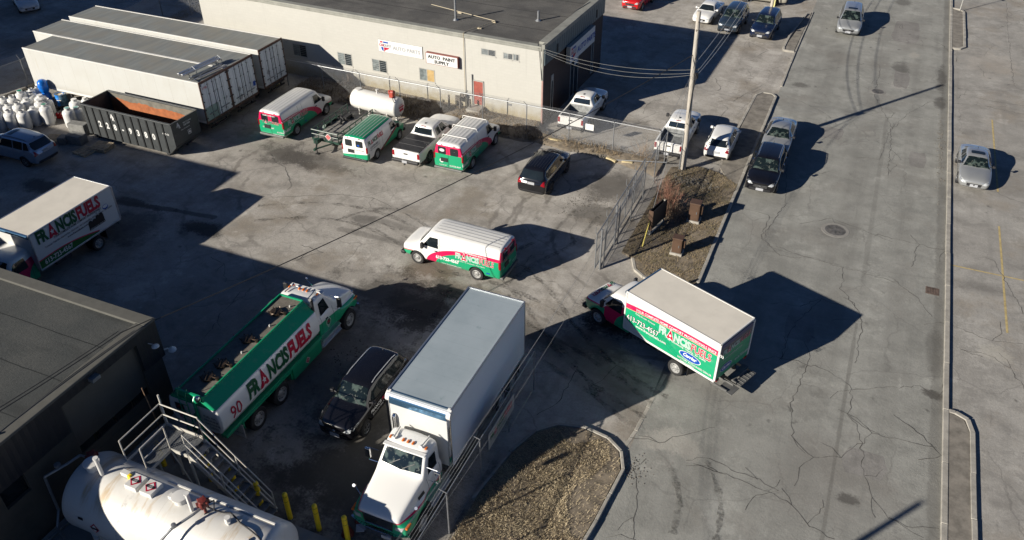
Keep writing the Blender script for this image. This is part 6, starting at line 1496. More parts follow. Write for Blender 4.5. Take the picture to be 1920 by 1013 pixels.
# ------------------------------------------------------------------ fences, gates, poles, cables
def mesh_panel(bm, a, b, z0, z1, pitch=.075, w=.0032):
    """woven diamonds as real thin flat wires between a and b"""
    a, b = Vector((*a, 0)), Vector((*b, 0)); L = (b - a).length; u = (b - a) / L; H_ = z1 - z0; n = Vector((-u.y, u.x, 0))
    for sgn in (1, -1):
        k = -H_
        while k < L:
            s0, s1 = (k, k + H_); zz0, zz1 = (z0, z1) if sgn > 0 else (z1, z0)
            if s0 < 0: zz0 += (zz1 - zz0) * (-s0) / H_; s0 = 0
            if s1 > L: f = (L - s0) / (s1 - s0); zz1 = zz0 + (zz1 - zz0) * f; s1 = L
            if s1 > s0 + .01:
                o = n * (.003 * sgn); d = Vector((0, 0, w))
                p, q = a + u * s0 + o, a + u * s1 + o
                bm.faces.new([bm.verts.new((p.x, p.y, zz0 - w)), bm.verts.new((q.x, q.y, zz1 - w)), bm.verts.new((q.x, q.y, zz1 + w)), bm.verts.new((p.x, p.y, zz0 + w))])
            k += pitch
def fence(label, pts, h=1.9, sp=3.2, arm=None, barb=True, group='chain link fences around the yard', z=0.0, tilt=False, wire=.0032):
    root = thing('chain_link_fence', label, 'fence', (pts[0][0], pts[0][1], z), 0, group); O = Vector((pts[0][0], pts[0][1]))
    P = [(p[0] - O.x, p[1] - O.y) for p in pts]; fb = BM(); rail = BM(); tops = []
    for i, (a, b) in enumerate(zip(P[:-1], P[1:])):
        L = hypot(b[0] - a[0], b[1] - a[1]); n = max(1, round(L / sp))
        for k in range(n + (1 if i == len(P) - 2 else 0)):
            t = k / n; tops.append((a[0] + (b[0] - a[0]) * t, a[1] + (b[1] - a[1]) * t))
        cyl(rail, (*a, h), (*b, h), .021, .021, 6); cyl(rail, (*a, .06), (*b, .06), .008, .008, 4); mesh_panel(fb, a, b, .04, h, w=wire)
    for x, y in tops:
        j = random.uniform(-.03, .03) if tilt else 0
        bm = BM(); cyl(bm, (x + j, y, -.05), (x, y, h + .03), .034, .034, 8)
        if arm: cyl(bm, (x, y, h + .02), (x + arm[0], y + arm[1], h + arm[2]), .02, .016, 5)
        obj('post', bm, M_galv, root)
    obj('top_rail', rail, M_galv, root); obj('wire_mesh', fb, M_fw, root, fix=False)
    if arm and barb:
        bm = BM()
        for k in (.35, .65, .95):
            for (x0, y0), (x1, y1) in zip(tops[:-1], tops[1:]): tube(bm, [(x0 + arm[0] * k, y0 + arm[1] * k, h + arm[2] * k), ((x0 + x1) / 2 + arm[0] * k, (y0 + y1) / 2 + arm[1] * k, h + arm[2] * k - .03), (x1 + arm[0] * k, y1 + arm[1] * k, h + arm[2] * k)], .0045, 3)
        obj('barbed_wire', bm, M_fw, root)
    return root
M_fw = plain('galvanised_wire', (.42, .43, .44), .5, metal=.4, var=.1)
fence('long chain link fence with leaning barbed arms along the shop wall bank', [(-38.0, 46.15), (-18.9, 46.0), (-9.9, 45.75)], 1.95, 3.2, (-.12, -.28, .36), tilt=True, z=.1)
fence('chain link fence running south beside the grass verge and utility pole', [(-9.45, 45.6), (-9.45, 33.6)], 2.25, 2.4, (-.05, 0, .32), barb=False, wire=.005)
fence('chain link fence beside the white truck with three barbed strands', [(-9.35, 23.9), (-9.35, 8.0)], 2.2, 2.65, (-.32, 0, .10), wire=.004)
fence('chain link fence along the neighbouring lot past the long trailers', [(-56.2, 33.0), (-55.4, 38.4), (-55.9, 46.5), (-57.3, 54.3)], 2.1, 5.6, (-.22, .0, .34))
fence('short chain link fence at the far end of the trailers', [(-57.3, 54.3), (-54.8, 55.2), (-47.6, 56.6)], 2.1, 2.8, (-.1, .2, .34))
# sliding gate
gt = thing('sliding_gate', 'long galvanised sliding gate standing open beside the verge fence', 'gate', (-9.78, 33.2, 0), 0); L = 8.6; bm = BM()
for z in (.12, 1.15, 2.15): cyl(bm, (0, 0, z), (0, L, z), .030, .030, 6)
for k in range(6): y = L * k / 5; cyl(bm, (0, y, .10), (0, y, 2.2), .030, .030, 6)
for k in range(5): y = L * k / 5; cyl(bm, (0, y, .12), (0, y + L / 5, 2.15), .010, .010, 4)
obj('gate_frame', bm, M_galv, gt); bm = BM(); mesh_panel(bm, (0, 0), (0, L), .12, 2.15, w=.006); obj('wire_mesh', bm, M_fw, gt, fix=False)
for k in range(5): bm = BM(); y = L * k / 5 + .1; tube(bm, [(0, y, 2.15), (-.10, y, 2.2), (-.10, y, 2.55)], .018, 5); obj('gate_prong', bm, M_galv, gt)
bm = BM(); box(bm, (.02, 5.6, 1.5), (.02, .5, .65)); obj('notice', bm, M_winf, gt)
for y in (.15, 2.6): bm = BM(); cyl(bm, (.22, y, 0), (.22, y, 2.45), .05, .05, 10); obj('guide_post', bm, M_galv, gt)
# signs hung on fences
bm = BM(); box(bm, (0, 0, 0), (.56, .015, .42)); s = tag(obj('fence_sign', bm, M_txw), 'blank white notice board hung on the fence behind the reversing white pickup', 'sign'); s.location = GW(1106, 238, (0, 45.83, 0), (.005, 1, 0)) + Vector((0, -.06, 0))
fs = thing('fence_banner', 'pale banner with green lettering tied to the fence beside the white truck', 'banner', (-9.30, 19.2, 1.05), 0)
bm = BM(); box2(bm, (0, 0, 0), (.02, 2.4, .85)); obj('banner_cloth', bm, M_winf, fs); lettering(fit(logo(0, 0, .3, outline=False), .15, .38, W=2.0) + titem('613-723-4567', .5, .12, .2, 1, 2, .002), flat((.022, 0, 0), (0, 1, 0), (0, 0, 1)), fs)
bm = BM(); tube(bm, [(-9.2, 45.2, .35), (-12.6, 44.6, .10)], .03, 6); tag(obj('loose_rail', bm, M_galv), 'loose galvanised rail lying slanted at the fence corner', 'rail')

def pole(x, y, h, label, rad=.16, extra=False, top=(0, 0)):
    t = thing('utility_pole', label, 'utility pole', (x, y, 0), 0, 'wooden utility poles along the road')
    bm = BM(); n = 12
    for i in range(n): a, b = i / n, (i + 1) / n; cyl(bm, (top[0] * a, top[1] * a, h * a - (.1 if i == 0 else 0)), (top[0] * b, top[1] * b, h * b), rad * (1 - .3 * a), rad * (1 - .3 * b), 12, caps=(i in (0, n - 1)))
    obj('shaft', bm, M_pole, t, smooth=True)
    bm = BM(); k = .62; zz = h * .64; cx, cy = top[0] * .64 + .12, top[1] * .64
    lathe(bm, [(.0, zz - .28), (.10, zz - .26), (.10, zz + .05), (0, zz + .07)], 'z', 10, (cx + .12, cy - .05, 0)); tube(bm, [(cx - .12, cy, zz + .3), (cx + .1, cy, zz + .2), (cx + .25, cy, zz + .35)], .025, 5); box(bm, (cx - .02, cy, zz), (.2, .08, .06)); obj('terminal_box', bm, M_trim, t)
    if extra:
        bm = BM(); tube(bm, [(-.22, -.10, 0), (-.22, -.10, 2.6)], .045, 8); tube(bm, [(-.20, .10, 0), (-.20, .10, 3.4), (.0 , .06, 6.0)], .03, 6); obj('conduit', bm, M_galv, t)
        bm = BM(); tube(bm, [(-.1, -.12, 3.4), (-.02, -.14, 6.2)], .03, 6); obj('riser_cable', bm, M_wire, t)
    return t
def polem():
    t = MT('weathered_pole', .85); n = t.noise(3, 5, .7, t.vec(6, 6, .5)); c = t.mix(n.step(.3, .75), (.40, .37, .32), (.24, .215, .18)); return t.out(t.mix(t.noise(5, 3).step(.62, .68), c, (.10, .08, .06)), n, .6, .02)
M_pole = polem()
pole(-8.15, 45.2, 9.85, 'weathered wooden utility pole on the grass verge by the gate', .17, True, (-.32, 0))
pole(-8.7, 3.8, 9.85, 'wooden utility pole just below the picture whose shadow tip reaches the road')
x3, y3 = gp(1447, 13); pole(x3, y3, 9.85, 'distant utility pole rising out of the picture behind the parked cars')
bm = BM(); cyl(bm, (x3 + .22, y3 - .2, 0), (x3 + .25, y3 - .2, 2.2), .06, .06, 8); tag(obj('guy_guard', bm, plain('pale_yellow_guard', (.62, .58, .25), .5)), 'pale yellow guy wire guard at the distant pole', 'guy guard')
def sag(a, b, s, n=22): return [(a[0] + (b[0] - a[0]) * i / n, a[1] + (b[1] - a[1]) * i / n, a[2] + (b[2] - a[2]) * i / n - s * 4 * (i / n) * (1 - i / n)) for i in range(n + 1)]
def cable(name, label, runs, r=.012, mat=None, group='overhead cables'):
    bm = BM()
    for a, b, s in runs: tube(bm, sag(a, b, s), r, 5)
    return tag(obj(name, bm, mat or M_wire), label, 'cable', group)
PT = (-8.42, 45.2)
cable('overhead_cable', 'thick black cable spanning from the verge pole across the yard to the depot corner', [((PT[0], PT[1], 7.4), (-22.4, 17.1, 4.7), .55)], .022)
cable('overhead_cable', 'grey service drop lines from the verge pole to the shop corner', [((PT[0] + .1, PT[1], 6.3), (-18.3, 47.4, 5.25), .55), ((PT[0] + .1, PT[1], 6.5), (-18.3, 47.4, 5.4), .45), ((PT[0] + .1, PT[1], 6.2), (-18.35, 47.35, 5.2), .75)], .007, M_wirel)
cable('overhead_cable', 'bundle of grey cables running north from the verge pole', [((PT[0] + .25, PT[1], 6.3), (x3, y3, 6.6), .9), ((PT[0] + .25, PT[1], 6.1), (x3, y3, 6.3), 1.2), ((PT[0] + .2, PT[1], 7.0), (x3, y3, 7.4), .8)], .019, M_wirel)
cable('overhead_cable', 'three pale wires running south from the verge pole past the white truck', [((PT[0], PT[1], 6.1), (-8.9, 3.8, 6.2), 2.0), ((PT[0], PT[1], 6.2), (-8.8, 3.8, 6.3), 2.0), ((PT[0] + .2, PT[1], 6.0), (-8.4, 3.8, 6.0), 2.25)], .006, M_wirel)
g0 = G(1204, 466); g0.z = 0.1
gg = Vector((PT[0] + .1, PT[1], 6.9)); k = 1.5 / (gg - g0).length
bm = BM(); cyl(bm, g0, g0 + (gg - g0) * k, .035, .035, 8); tag(obj('guy_guard', bm, plain('yellow_plastic_guard', (.72, .60, .16), .5)), 'bright yellow guy wire guard slanting up from the grass verge', 'guy guard')
bm = BM(); cyl(bm, g0 + (gg - g0) * k, gg, .012, .012, 5); tag(obj('guy_wire', bm, M_wirel), 'thin steel guy wire from the yellow guard up to the verge pole', 'wire')
# lamp post of the far car park
x, y = gp(1799, 22); t = thing('lamp_post', 'thin pale lamp post on the island at the top right', 'lamp post', (x, y, .1)); bm = BM(); cyl(bm, (0, 0, 0), (0, 0, 2.35), .04, .035, 8); obj('post', bm, M_winf, t); bm = BM(); box(bm, (0, 0, 2.42), (.12, .5, .16)); obj('lamp_head', bm, M_galv, t, bevel=.03)

# cabinets, sign frame, bush on the verge
M_brown = plain('brown_cabinet', (.085, .05, .032), .5, var=.15, sc=2)
def cabinet(px, py, label, h=.95, s=(.62, .55), rz=0.0, box2_=True):
    x, y = gp(px, py); t = thing('utility_cabinet', label, 'utility box', (x, y, .1), rz, 'brown utility cabinets on the verge')
    bm = BM(); box(bm, (0, 0, .07), (s[0] + .14, s[1] + .14, .16)); obj('plinth', bm, M_conc, t, bevel=.015)
    bm = BM(); box(bm, (0, 0, .15 + h / 2), (s[0], s[1], h)); box(bm, (0, 0, .15 + h + .02), (s[0] + .06, s[1] + .06, .05)); obj('cabinet_body', bm, M_brown, t, bevel=.012)
    bm = BM(); box(bm, (0, -s[1] / 2 - .008, .15 + h / 2), (s[0] - .1, .012, h - .14)); d = obj('cabinet_door', bm, M_brown, t); bm = BM(); box(bm, (s[0] / 2 - .14, -s[1] / 2 - .025, .15 + h / 2), (.03, .03, .14)); obj('handle', bm, M_galv, d)
    if box2_: bm = BM(); box(bm, (s[0] / 2 + .07, .05, .15 + h * .62), (.14, s[1] * .6, h * .5)); obj('side_box', bm, M_brown, t, bevel=.01)
cabinet(1268, 478, 'brown utility cabinet on a concrete base nearest the yellow guy guard', .85, (.5, .42))
cabinet(1300, 417, 'taller brown utility cabinet on a grey base behind the first one', 1.05, (.56, .5))
x, y = gp(1229, 432)
t = thing('board_sign', 'black framed board seen edge on beside the bare bush', 'sign board', (x, y, .1), radians(78))
bm = BM()
for u in (-.75, .75): box(bm, (u, 0, .75), (.10, .10, 1.5))
box(bm, (0, 0, .12), (1.7, .14, .12)); obj('post', bm, M_conc, t)
for s in (-1, 1): bm = BM(); box(bm, (0, s * .09, .95), (1.65, .03, 1.15)); obj('board', bm, M_trim, t, bevel=.01)
for u in (-.8, .8): bm = BM(); box(bm, (u, 0, .95), (.05, .26, 1.2)); obj('frame_edge', bm, M_brown, t)
def bush(x, y, n, h, label, sp=.55, mat=None):
    bm = BM()
    for i in range(n):
        a = random.uniform(0, 2 * pi); ln = random.uniform(.1, sp); L_ = h * random.uniform(.55, 1.05)
        p = Vector((random.gauss(0, .22), random.gauss(0, .30), 0)); d = Vector((cos(a) * ln, sin(a) * ln, 1)).normalized(); r = random.uniform(.008, .018)
        for k in range(5):
            q = p + d * L_ / 5; cyl(bm, p, q, r, r * .8, 4, caps=False); p = q; r *= .8; d = (d + Vector((random.gauss(0, .13), random.gauss(0, .13), .02))).normalized()
            if k > 0:
                for _ in range(2):
                    e = (d + Vector((random.gauss(0, .5), random.gauss(0, .5), random.gauss(0, .2)))).normalized(); q2 = p + e * L_ * random.uniform(.08, .2); cyl(bm, p, q2, r * .6, r * .3, 3, caps=False); q3 = q2 + (e + Vector((random.gauss(0, .3), random.gauss(0, .3), 0))).normalized() * L_ * .1; cyl(bm, q2, q3, r * .35, r * .2, 3, caps=False)
    o = tag(obj('bare_bush', bm, mat or M_twig, fix=False), label, 'bush', 'leafless bushes'); o.location = (x, y, .1); return o
M_twig = plain('red_brown_twigs', (.30, .15, .10), .85, var=.3, sc=4, dirt=(.30, .20, .13)); M_twig2 = plain('grey_twigs', (.26, .19, .13), .85, var=.2)
x, y = gp(1252, 398); bush(x, y, 95, 1.9, 'tall red brown leafless bush beside the gate fence', .5)
x, y = gp(1262, 412); bush(x, y, 70, 1.1, 'low spreading leafless bush in front of the tall one', 1.3, M_twig2)
x, y = gp(700, 150); bush(x - .5, 47.0, 22, 1.5, 'thin bare shrub against the shaded part of the shop wall', .7, M_twig2)
x, y = gp(800, 195); bush(-10.9, 46.0, 34, 1.2, 'tangled bare shrub on the fence line by the white pickup', 1.2, M_twig2)
bush(-22.6, 46.5, 30, 1.1, 'bare weeds around the gas meter of the shop', 1.0, M_twig2)
x, y = gp(1229, 390); bm = BM(); bmesh.ops.create_circle(bm, segments=3, radius=.01); bm.clear()
for i in range(20): a, b = 2 * pi * i / 20, 2 * pi * (i + 1) / 20; cyl(bm, (0, .42 * cos(a), .45 + .42 * sin(a)), (0, .42 * cos(b), .45 + .42 * sin(b)), .03, .03, 5)
o = tag(obj('hoop', bm, M_wire), 'black hoop of coiled hose leaning on the gate fence', 'hose hoop'); o.location = (x, y, .1)

M_stop = plain('yellowed_concrete', (.46, .38, .22), .9, var=.2, sc=3, dirt=(.3, .26, .18))
# timber stops and blocks at the edge of the bank
for px, py, l, rz, lb in ((1035, 264, 1.5, -.12, 'pale timber stop at the foot of the bank right of the green and red van'), (1146, 302, .75, -.35, 'short yellow worn kerb stop near the fence corner'), (1176, 307, .7, .05, 'second short kerb stop nearest the fence corner'), (640, 188, 2.6, -.2, 'long mossy kerb stop left of the white tank'), (500, 162, 2.2, .5, 'mossy kerb stop in the shade behind the first van')):
    x, y = gp(px, py); bm = BM(); box(bm, (0, 0, .08), (l, .2, .16)); o = tag(obj('kerb_stop', bm, M_stop, bevel=.03), lb, 'kerb stop', 'kerb stops along the bank'); o.location = (x, y, 0); o.rotation_euler = (0, 0, rz)

# ------------------------------------------------------------------ vehicles in their places
N, S_, W_ = pi / 2, -pi / 2, pi
def V(name, label, cat, x, y, rz, group=None): return thing(name, label, cat, (x, y, 0), rz, group)
GV = 'green and red liveried vans'
v = V('cargo_van', 'white, red and green cargo van crossing the middle of the yard', 'van', -16.42, 31.02, radians(178.5), GV); B = cargo_van(v, LIV_VAN); side_text_van(B, 1); rear_text_van(B)
v = V('cargo_van', 'white, red and green cargo van parked beside the semi trailer doors', 'van', -33.65, 41.3, N, GV); B = cargo_van(v, LIV_VAN); side_text_van(B, 1); rear_text_van(B)
v = V('cargo_van', 'white, red and green cargo van with roof bars, rightmost of the parked row', 'van', -21.10, 41.85, N, GV); B = cargo_van(v, LIV_VAN, opt=('rack',)); side_text_van(B, 1)
lettering(oval(.46, 1.62, .17, .10, 0, 2) + oval(1.29, 1.62, .01, .01, 0, 2) + titem('613-723-4567', .95, .62, .13, 0, 2, .004) + oval(.42, .92, .14, .14, 0, 2) + titem('FURNACES', .25, .6, .1, 0, 2), B.place('B', .87, -1), v, cut=.12)
# compact van with a green roof
def liv_compact():
    t = MT('compact_livery', .28, coat=.5); c = t.mix(t.z.gt(2.0), WHITE, GREEN)
    e = (t.x + .9) * .33 + .42; c = t.mix(t.z.lt(e + .12) * t.x.gt(-1.2), c, (.03, .02, .02)); c = t.mix(t.z.lt(e + .03) * t.x.gt(-1.2), c, RED); c = t.mix(t.z.lt(e - .05) * t.x.gt(-1.2), c, GREEN)
    c = t.mix(t.z.lt(.78 - t.y.abs() * 0 + t.y * -.12) * t.x.lt(-2.55), c, GREEN); return t.out(c)
v = V('compact_van', 'small white van with a green roof parked between the utility trailer and a pickup', 'van', -27.05, 40.3, radians(91)); B = cargo_van(v, liv_compact(), opt=('dark',)); v.scale = (.845, .92, .90)
for s in (-1, 1):
    it = fit(logo(0, 0, .3, outline=False), 0, 1.42, W=2.1) + titem('613-723-4567', .15, 1.16, .2, 3, 2, .003) + titem('FAMILY OWNED SINCE 1933', .1, 1.02, .1, 3, 2, .001)
    lettering(it, B.place('L' if s > 0 else 'R', 1.2 if s > 0 else -2.5, -s), v, cut=.12)
lettering(titem('613-723-4567', .95, 1.1, .12, 3, 2) + oval(1.2, 1.5, .1, .07, 4, 2), B.place('B', .87, -1), v, cut=.12)
for y in (-.7, -.48, -.24, .0, .24, .48, .7): B.panel('T', [(1.0, y - .02), (1.0, y + .02), (-2.6, y + .02), (-2.6, y - .02)], M_green, 'roof_rib', .02, .4)
v = V('box_truck', 'box truck with green and red wrapped box turning into the yard', 'truck', -4.07, 28.46, radians(157.2), 'box trucks on van cabs'); box_truck(v, 'green', cabmat=LIV_CAB)
lettering(fit(logo(0, 0, .3, outline=False), -.75, .0, W=1.5), lambda u, w_, d, v=v: Vector((4.62 + w_ * 1.0, u, 1.235 - w_ * .05 + d)), v, 'hood_lettering')
v = V('box_truck', 'box truck with mostly white box parked in the shade behind the depot roof', 'truck', -35.65, 23.62, S_, 'box trucks on van cabs'); box_truck(v, 'white', L=5.2, W=2.55, cabmat=LIV_CAB, xw=-.9)
v = V('tank_truck', 'green and white fuel tank truck with four roof hatches beside the depot', 'tank truck', -19.92, 20.0, N); tank_truck(v); v.scale = (1, 1, 1.07)
v = V('large_box_truck', 'large conventional box truck with plain silver box and white green hood', 'truck', -11.42, 21.30, S_); large_box_truck(v)
def C(kind, label, cat, x, y, rz, paint, opt=(), scale=None, group=None, name=None):
    v = V(name or {'suv': 'suv', 'hatch': 'hatchback', 'sedan': 'sedan', 'old_sedan': 'sedan', 'minivan': 'minivan'}[kind], label, cat, x, y, rz, group); B = car(kind, v, paint, opt)
    if scale: v.scale = scale
    return v, B
PK = 'cars parked along the left kerb of the road'; FR = 'cars facing the road at the top of the picture'
v, B = C('suv', 'black suv with silver roof rails between the tank truck and the white truck', 'suv', -15.42, 20.25, S_, M_black, ('rails', 'alurails', 'chrome', 'lt'), (1.0, 1.0, 1.02))
lettering(titem('FRANCIS', 0, .80, .2, 0, 2, .004) + titem('FUELS', .85, .80, .2, 2, 2, .004) + titem('613-723-4567', .1, .62, .15, 0, 2), B.place('L', 1.0, -1), v, cut=.12)
v, B = C('suv', 'black suv with ribbed roof standing alone in front of the soil bank', 'suv', -15.50, 40.75, N, M_black, ('rails', 'ribs', 'darkrim')); lettering(rect_item(.2, .95, .65, 1.08, 0, 2), B.place('B', .9, -1), v, 'sticker')
C('hatch', 'small white hatchback parked beside the paved strip', 'hatchback', -6.60, 48.95, N, M_white)
C('sedan', 'silver sedan parked behind the black crossover at the left kerb', 'sedan', -3.38, 51.0, S_, M_silver, ('lt',), None, PK)
C('suv', 'black crossover facing the camera at the left kerb of the road', 'suv', -3.38, 46.15, S_, M_black, ('rails', 'alurails', 'lt', 'chrome'), (.97, 1.0, .98), PK)
C('sedan', 'silver sedan with sunroof alone in the right hand car park', 'sedan', 8.07, 51.75, S_, M_silver, ('sunroof', 'lt'))
C('minivan', 'silver minivan driving down the road at the top', 'minivan', -1.22, 75.5, radians(-88.5), M_silver, ('sunroof', 'lt'))
C('old_sedan', 'white older sedan parked left of the slate suv', 'sedan', -12.85, 73.1, radians(-95), M_white, (), None, FR)
C('suv', 'slate blue suv parked between the white sedan and the navy suv', 'suv', -10.40, 71.65, radians(-92), M_slate, ('lt', 'chrome'), None, FR)
C('suv', 'navy suv parked nearest the road beside the slate suv', 'suv', -7.62, 71.3, radians(-93), M_navy, ('lt', 'chrome'), None, FR)
C('suv', 'bright red car cut by the top edge beyond the shop', 'car', -19.45, 74.0, radians(-95), M_red, ('lt',), name='parked_car')
C('sedan', 'pale beige sedan standing sideways behind the navy suv', 'sedan', -9.3, 79.6, W_, M_beige)
C('suv', 'blue grey suv at the left edge near the gas cylinders', 'suv', -46.75, 30.35, radians(181), M_bluegrey, ('rails', 'lt', 'sunroof'))
C('sedan', 'white hatchback sedan in the shade at the top left corner', 'sedan', -70.4, 51.3, radians(-32), M_white)
v = V('pickup_truck', 'white pickup with black bed cover in the parked row', 'pickup', -23.85, 41.55, N, 'white pickups'); pickup(v, M_white, 5.75, 1.98, 'cover', 1.86, ('ribs',))
v = V('pickup_truck', 'white pickup with empty bed beside the dark end of the shop', 'pickup', -16.22, 49.72, N, 'white pickups'); pickup(v, M_white, 5.4, 1.84, 'open', 1.80)
v = V('pickup_truck', 'white pickup behind the utility pole and hatchback', 'pickup', -9.42, 48.75, N, 'white pickups'); pickup(v, M_white, 5.4, 1.84, 'open', 1.80)
v = V('utility_trailer', 'dark green open utility trailer with side rails between two vans', 'trailer', -29.85, 41.0, radians(89)); utility_trailer(v)

# semi trailers: doors face east
for lb, x, y0, y1, L, gr in (('nearest white semi trailer with green stained door', -37.75, 37.22, 39.86, 15.3, True), ('middle white semi trailer with hazard diamonds on its doors', -37.75, 39.9, 42.54, 17.3, False), ('farthest white semi trailer beside the cream shop wall', -37.75, 43.25, 45.9, 17.4, False)):
    t = V('semi_trailer', lb, 'trailer', x, (y0 + y1) / 2, 0, 'semi trailers parked side by side'); semi_trailer(t, L, y1 - y0, gr)
    M_ = [([(a, b) for a, b in V_], F, m, l) for V_, F, m, l in (poly_item([(0, .22), (.2, 0), (0, -.22), (-.2, 0)], 5, 2))]
    if not gr:
        for du, dv in (((.75, 2.0), (.80, 1.45)) if 'middle' in lb else ((.55, 2.0),)): lettering([([(a + du, b + dv) for a, b in V_], F, m, l) for V_, F, m, l in M_], flat((.035, -1.25, 0), (0, 1, 0), (0, 0, 1)), t, 'placard')
        if 'middle' in lb: lettering(rect_item(2.15, 1.65, 2.4, 1.98, 4, 2), flat((.035, -1.25, 0), (0, 1, 0), (0, 0, 1)), t, 'blue_label')
    else: lettering(titem('1193', .1, 3.25, .22, 2, 2, .004) + poly_item([(2.0, 2.0), (2.1, 2.12), (2.2, 2.0), (2.1, 1.88)], 5, 2), flat((.035, -1.25, 0), (0, 1, 0), (0, 0, 1)), t)
# metal ladder rack lying across two trailer roofs
t = V('ladder_rack', 'folded aluminium ladder rack lying on the near trailer roofs', 'ladder rack', -38.95, 39.0, radians(84)); t.location.z = 3.80
bm = BM()
for y in (-.16, .16): box2(bm, (-1.75, y - .09, .22), (1.55, y + .09, .36))
obj('beam', bm, M_alu, t, bevel=.02); bm = BM(); box2(bm, (-1.5, -.55, .02), (1.3, -.42, .10)); box2(bm, (-1.5, -.95, .02), (1.3, -.85, .10)); obj('rail', bm, M_alu, t)
for x in (-1.2, 1.0):
    bm = BM()
    for k in range(7): a = Vector((x + random.uniform(-.35, .35), random.uniform(-.95, .1), .06)); b = a + Vector((random.uniform(-.4, .4), random.uniform(-.5, .5), random.uniform(.05, .3))); cyl(bm, a, b, .022, .022, 5)
    tube(bm, [(x + .3, .1, .3), (x + .5, .0, .5), (x + .5, -.3, .3), (x + .35, -.5, .1)], .02, 5); obj('bracket', bm, M_galv, t)
d = V('roll_off_dumpster', 'dark grey roll off dumpster with white number along the near trailer', 'dumpster', -41.25, 35.22, radians(-.5)); dumpster(d)

# gas cylinders
CY = [(5, 243, 1.3, 0), (28, 241, 1.3, 0), (52, 241, 1.28, 0), (72, 233, 1.22, 3), (95, 233, 1.42, 1), (8, 228, 1.25, 0), (26, 227, 1.25, 0), (44, 226, 1.28, 0), (60, 218, 1.3, 3), (84, 219, 1.22, 3), (16, 214, 1.22, 0), (33, 212, 1.25, 0), (50, 208, 1.46, 1), (68, 205, 1.2, 0), (84, 207, 1.12, 3), (96, 215, 1.12, 0),
      (66, 193, 1.05, 0), (78, 189, 1.05, 0), (47, 203, 1.05, 3), (58, 199, 1.05, 0), (138, 240, 1.42, 2), (153, 234, 1.25, 2), (150, 222, 1.38, 3), (167, 212, 1.1, 3)]
PLC = {4: 'tall white gas cylinder with a green cap at the front right of the cluster', 12: 'tall white gas cylinder with a green cap deep in the cluster', 20: 'white gas cylinder with teal cap, left of the pair beside the dumpster', 21: 'white gas cylinder with teal cap, right of the pair touching the dumpster', 22: 'white gas cylinder with grey top behind the teal capped pair', 23: 'short gas cylinder half hidden behind the dumpster corner'}
protos = {}
for i, (px, py, h, cp) in enumerate(CY):
    x, y = gp(px, py); k = cp
    lb = PLC.get(i) or ['white gas cylinder in the front line of the cluster near the blue grey suv', 'white gas cylinder in the middle of the crowded cluster', 'smaller white gas cylinder at the back of the cluster under the trailer wall'][0 if i < 4 else (1 if i < 16 else 2)]
    if k not in protos:
        t = thing('gas_cylinder', lb, 'gas cylinder', (x, y, 0), random.uniform(0, 6), 'white gas cylinders by the trailers'); gas_cylinder(t, .40, 1.28, [None, M_capg, M_capt, M_cyl][k]); protos[k] = t
    else: t = dup(protos[k], (x, y, 0), random.uniform(0, 6), lb, 'white gas cylinders by the trailers')
    t.scale = (1, 1, h / 1.28) if h > 1.1 else (.75, .75, h / 1.28)
x, y = gp(124, 199); y = min(y, 36.8); t = thing('steel_drum', 'bright blue steel drum with rusty lid beside the cylinders', 'drum', (x, y, 0), 0, 'steel drums'); drum(t, M_blued, M_wood); t.scale = (1.05, 1.05, 1.15)
x, y = gp(142, 192); y = min(y, 36.85); t = thing('steel_drum', 'slate coloured steel drum with pale top behind the blue one', 'drum', (x, y, 0), 0, 'steel drums'); drum(t, M_blues, M_whitem); t.scale = (1.05, 1.05, 1.15)
x, y = gp(104, 190); y = min(y, 36.8); bm = BM(); lathe(bm, [(0, 0), (.30, .02), (.34, .3), (.30, .62), (.20, .75), (.27, .85), (.33, 1.1), (.30, 1.4), (.16, 1.52), (0, 1.54)], 'z', 20)
for v_ in bm.verts: a = atan2(v_.co.y, v_.co.x); f = 1 + .07 * sin(a * 5 + v_.co.z * 6) + .05 * sin(a * 9 - v_.co.z * 11); v_.co.x *= f; v_.co.y *= f
o = tag(obj('wrapped_bundle', bm, plain('blue_tarp', (.004, .15, .60), .32, var=.25, sc=4), smooth=True, ang=70), 'bundle wrapped and tied in a glossy blue tarp by the trailer wall', 'bundle'); o.location = (x, y, 0); o.scale = (1.05, 1.05, 1.2)
for px, py, lb in ((112, 222, 'small red jerry can on the ground between the cylinder groups'), (122, 224, 'small red jerry can nearest the teal capped cylinders')):
    x, y = gp(px, py); t = thing('jerry_can', lb, 'jerry can', (x, y, 0), random.uniform(0, 1), 'red jerry cans'); bm = BM(); box(bm, (0, 0, .2), (.32, .2, .4)); obj('can_body', bm, M_red, t, bevel=.04); bm = BM(); tube(bm, [(-.1, 0, .38), (-.08, 0, .46), (.08, 0, .46), (.1, 0, .38)], .018, 6); cyl(bm, (.12, 0, .38), (.14, 0, .46), .03); obj('handle', bm, M_trim, t)
x, y = gp(132, 206); bm = BM()
for i in range(40): a = Vector((random.gauss(x, .9), random.gauss(y, .5), random.uniform(.03, .2))); box(bm, a, (random.uniform(.1, .6), random.uniform(.05, .3), random.uniform(.03, .15)), random.uniform(0, 3), rot=None)
tag(obj('scrap_pile', bm, plain('dark_scrap', (.04, .035, .03), .8, var=.4, sc=5, dirt=(.14, .10, .07))), 'dark pile of scrap boards between the drums and dumpster', 'scrap', kind='stuff')
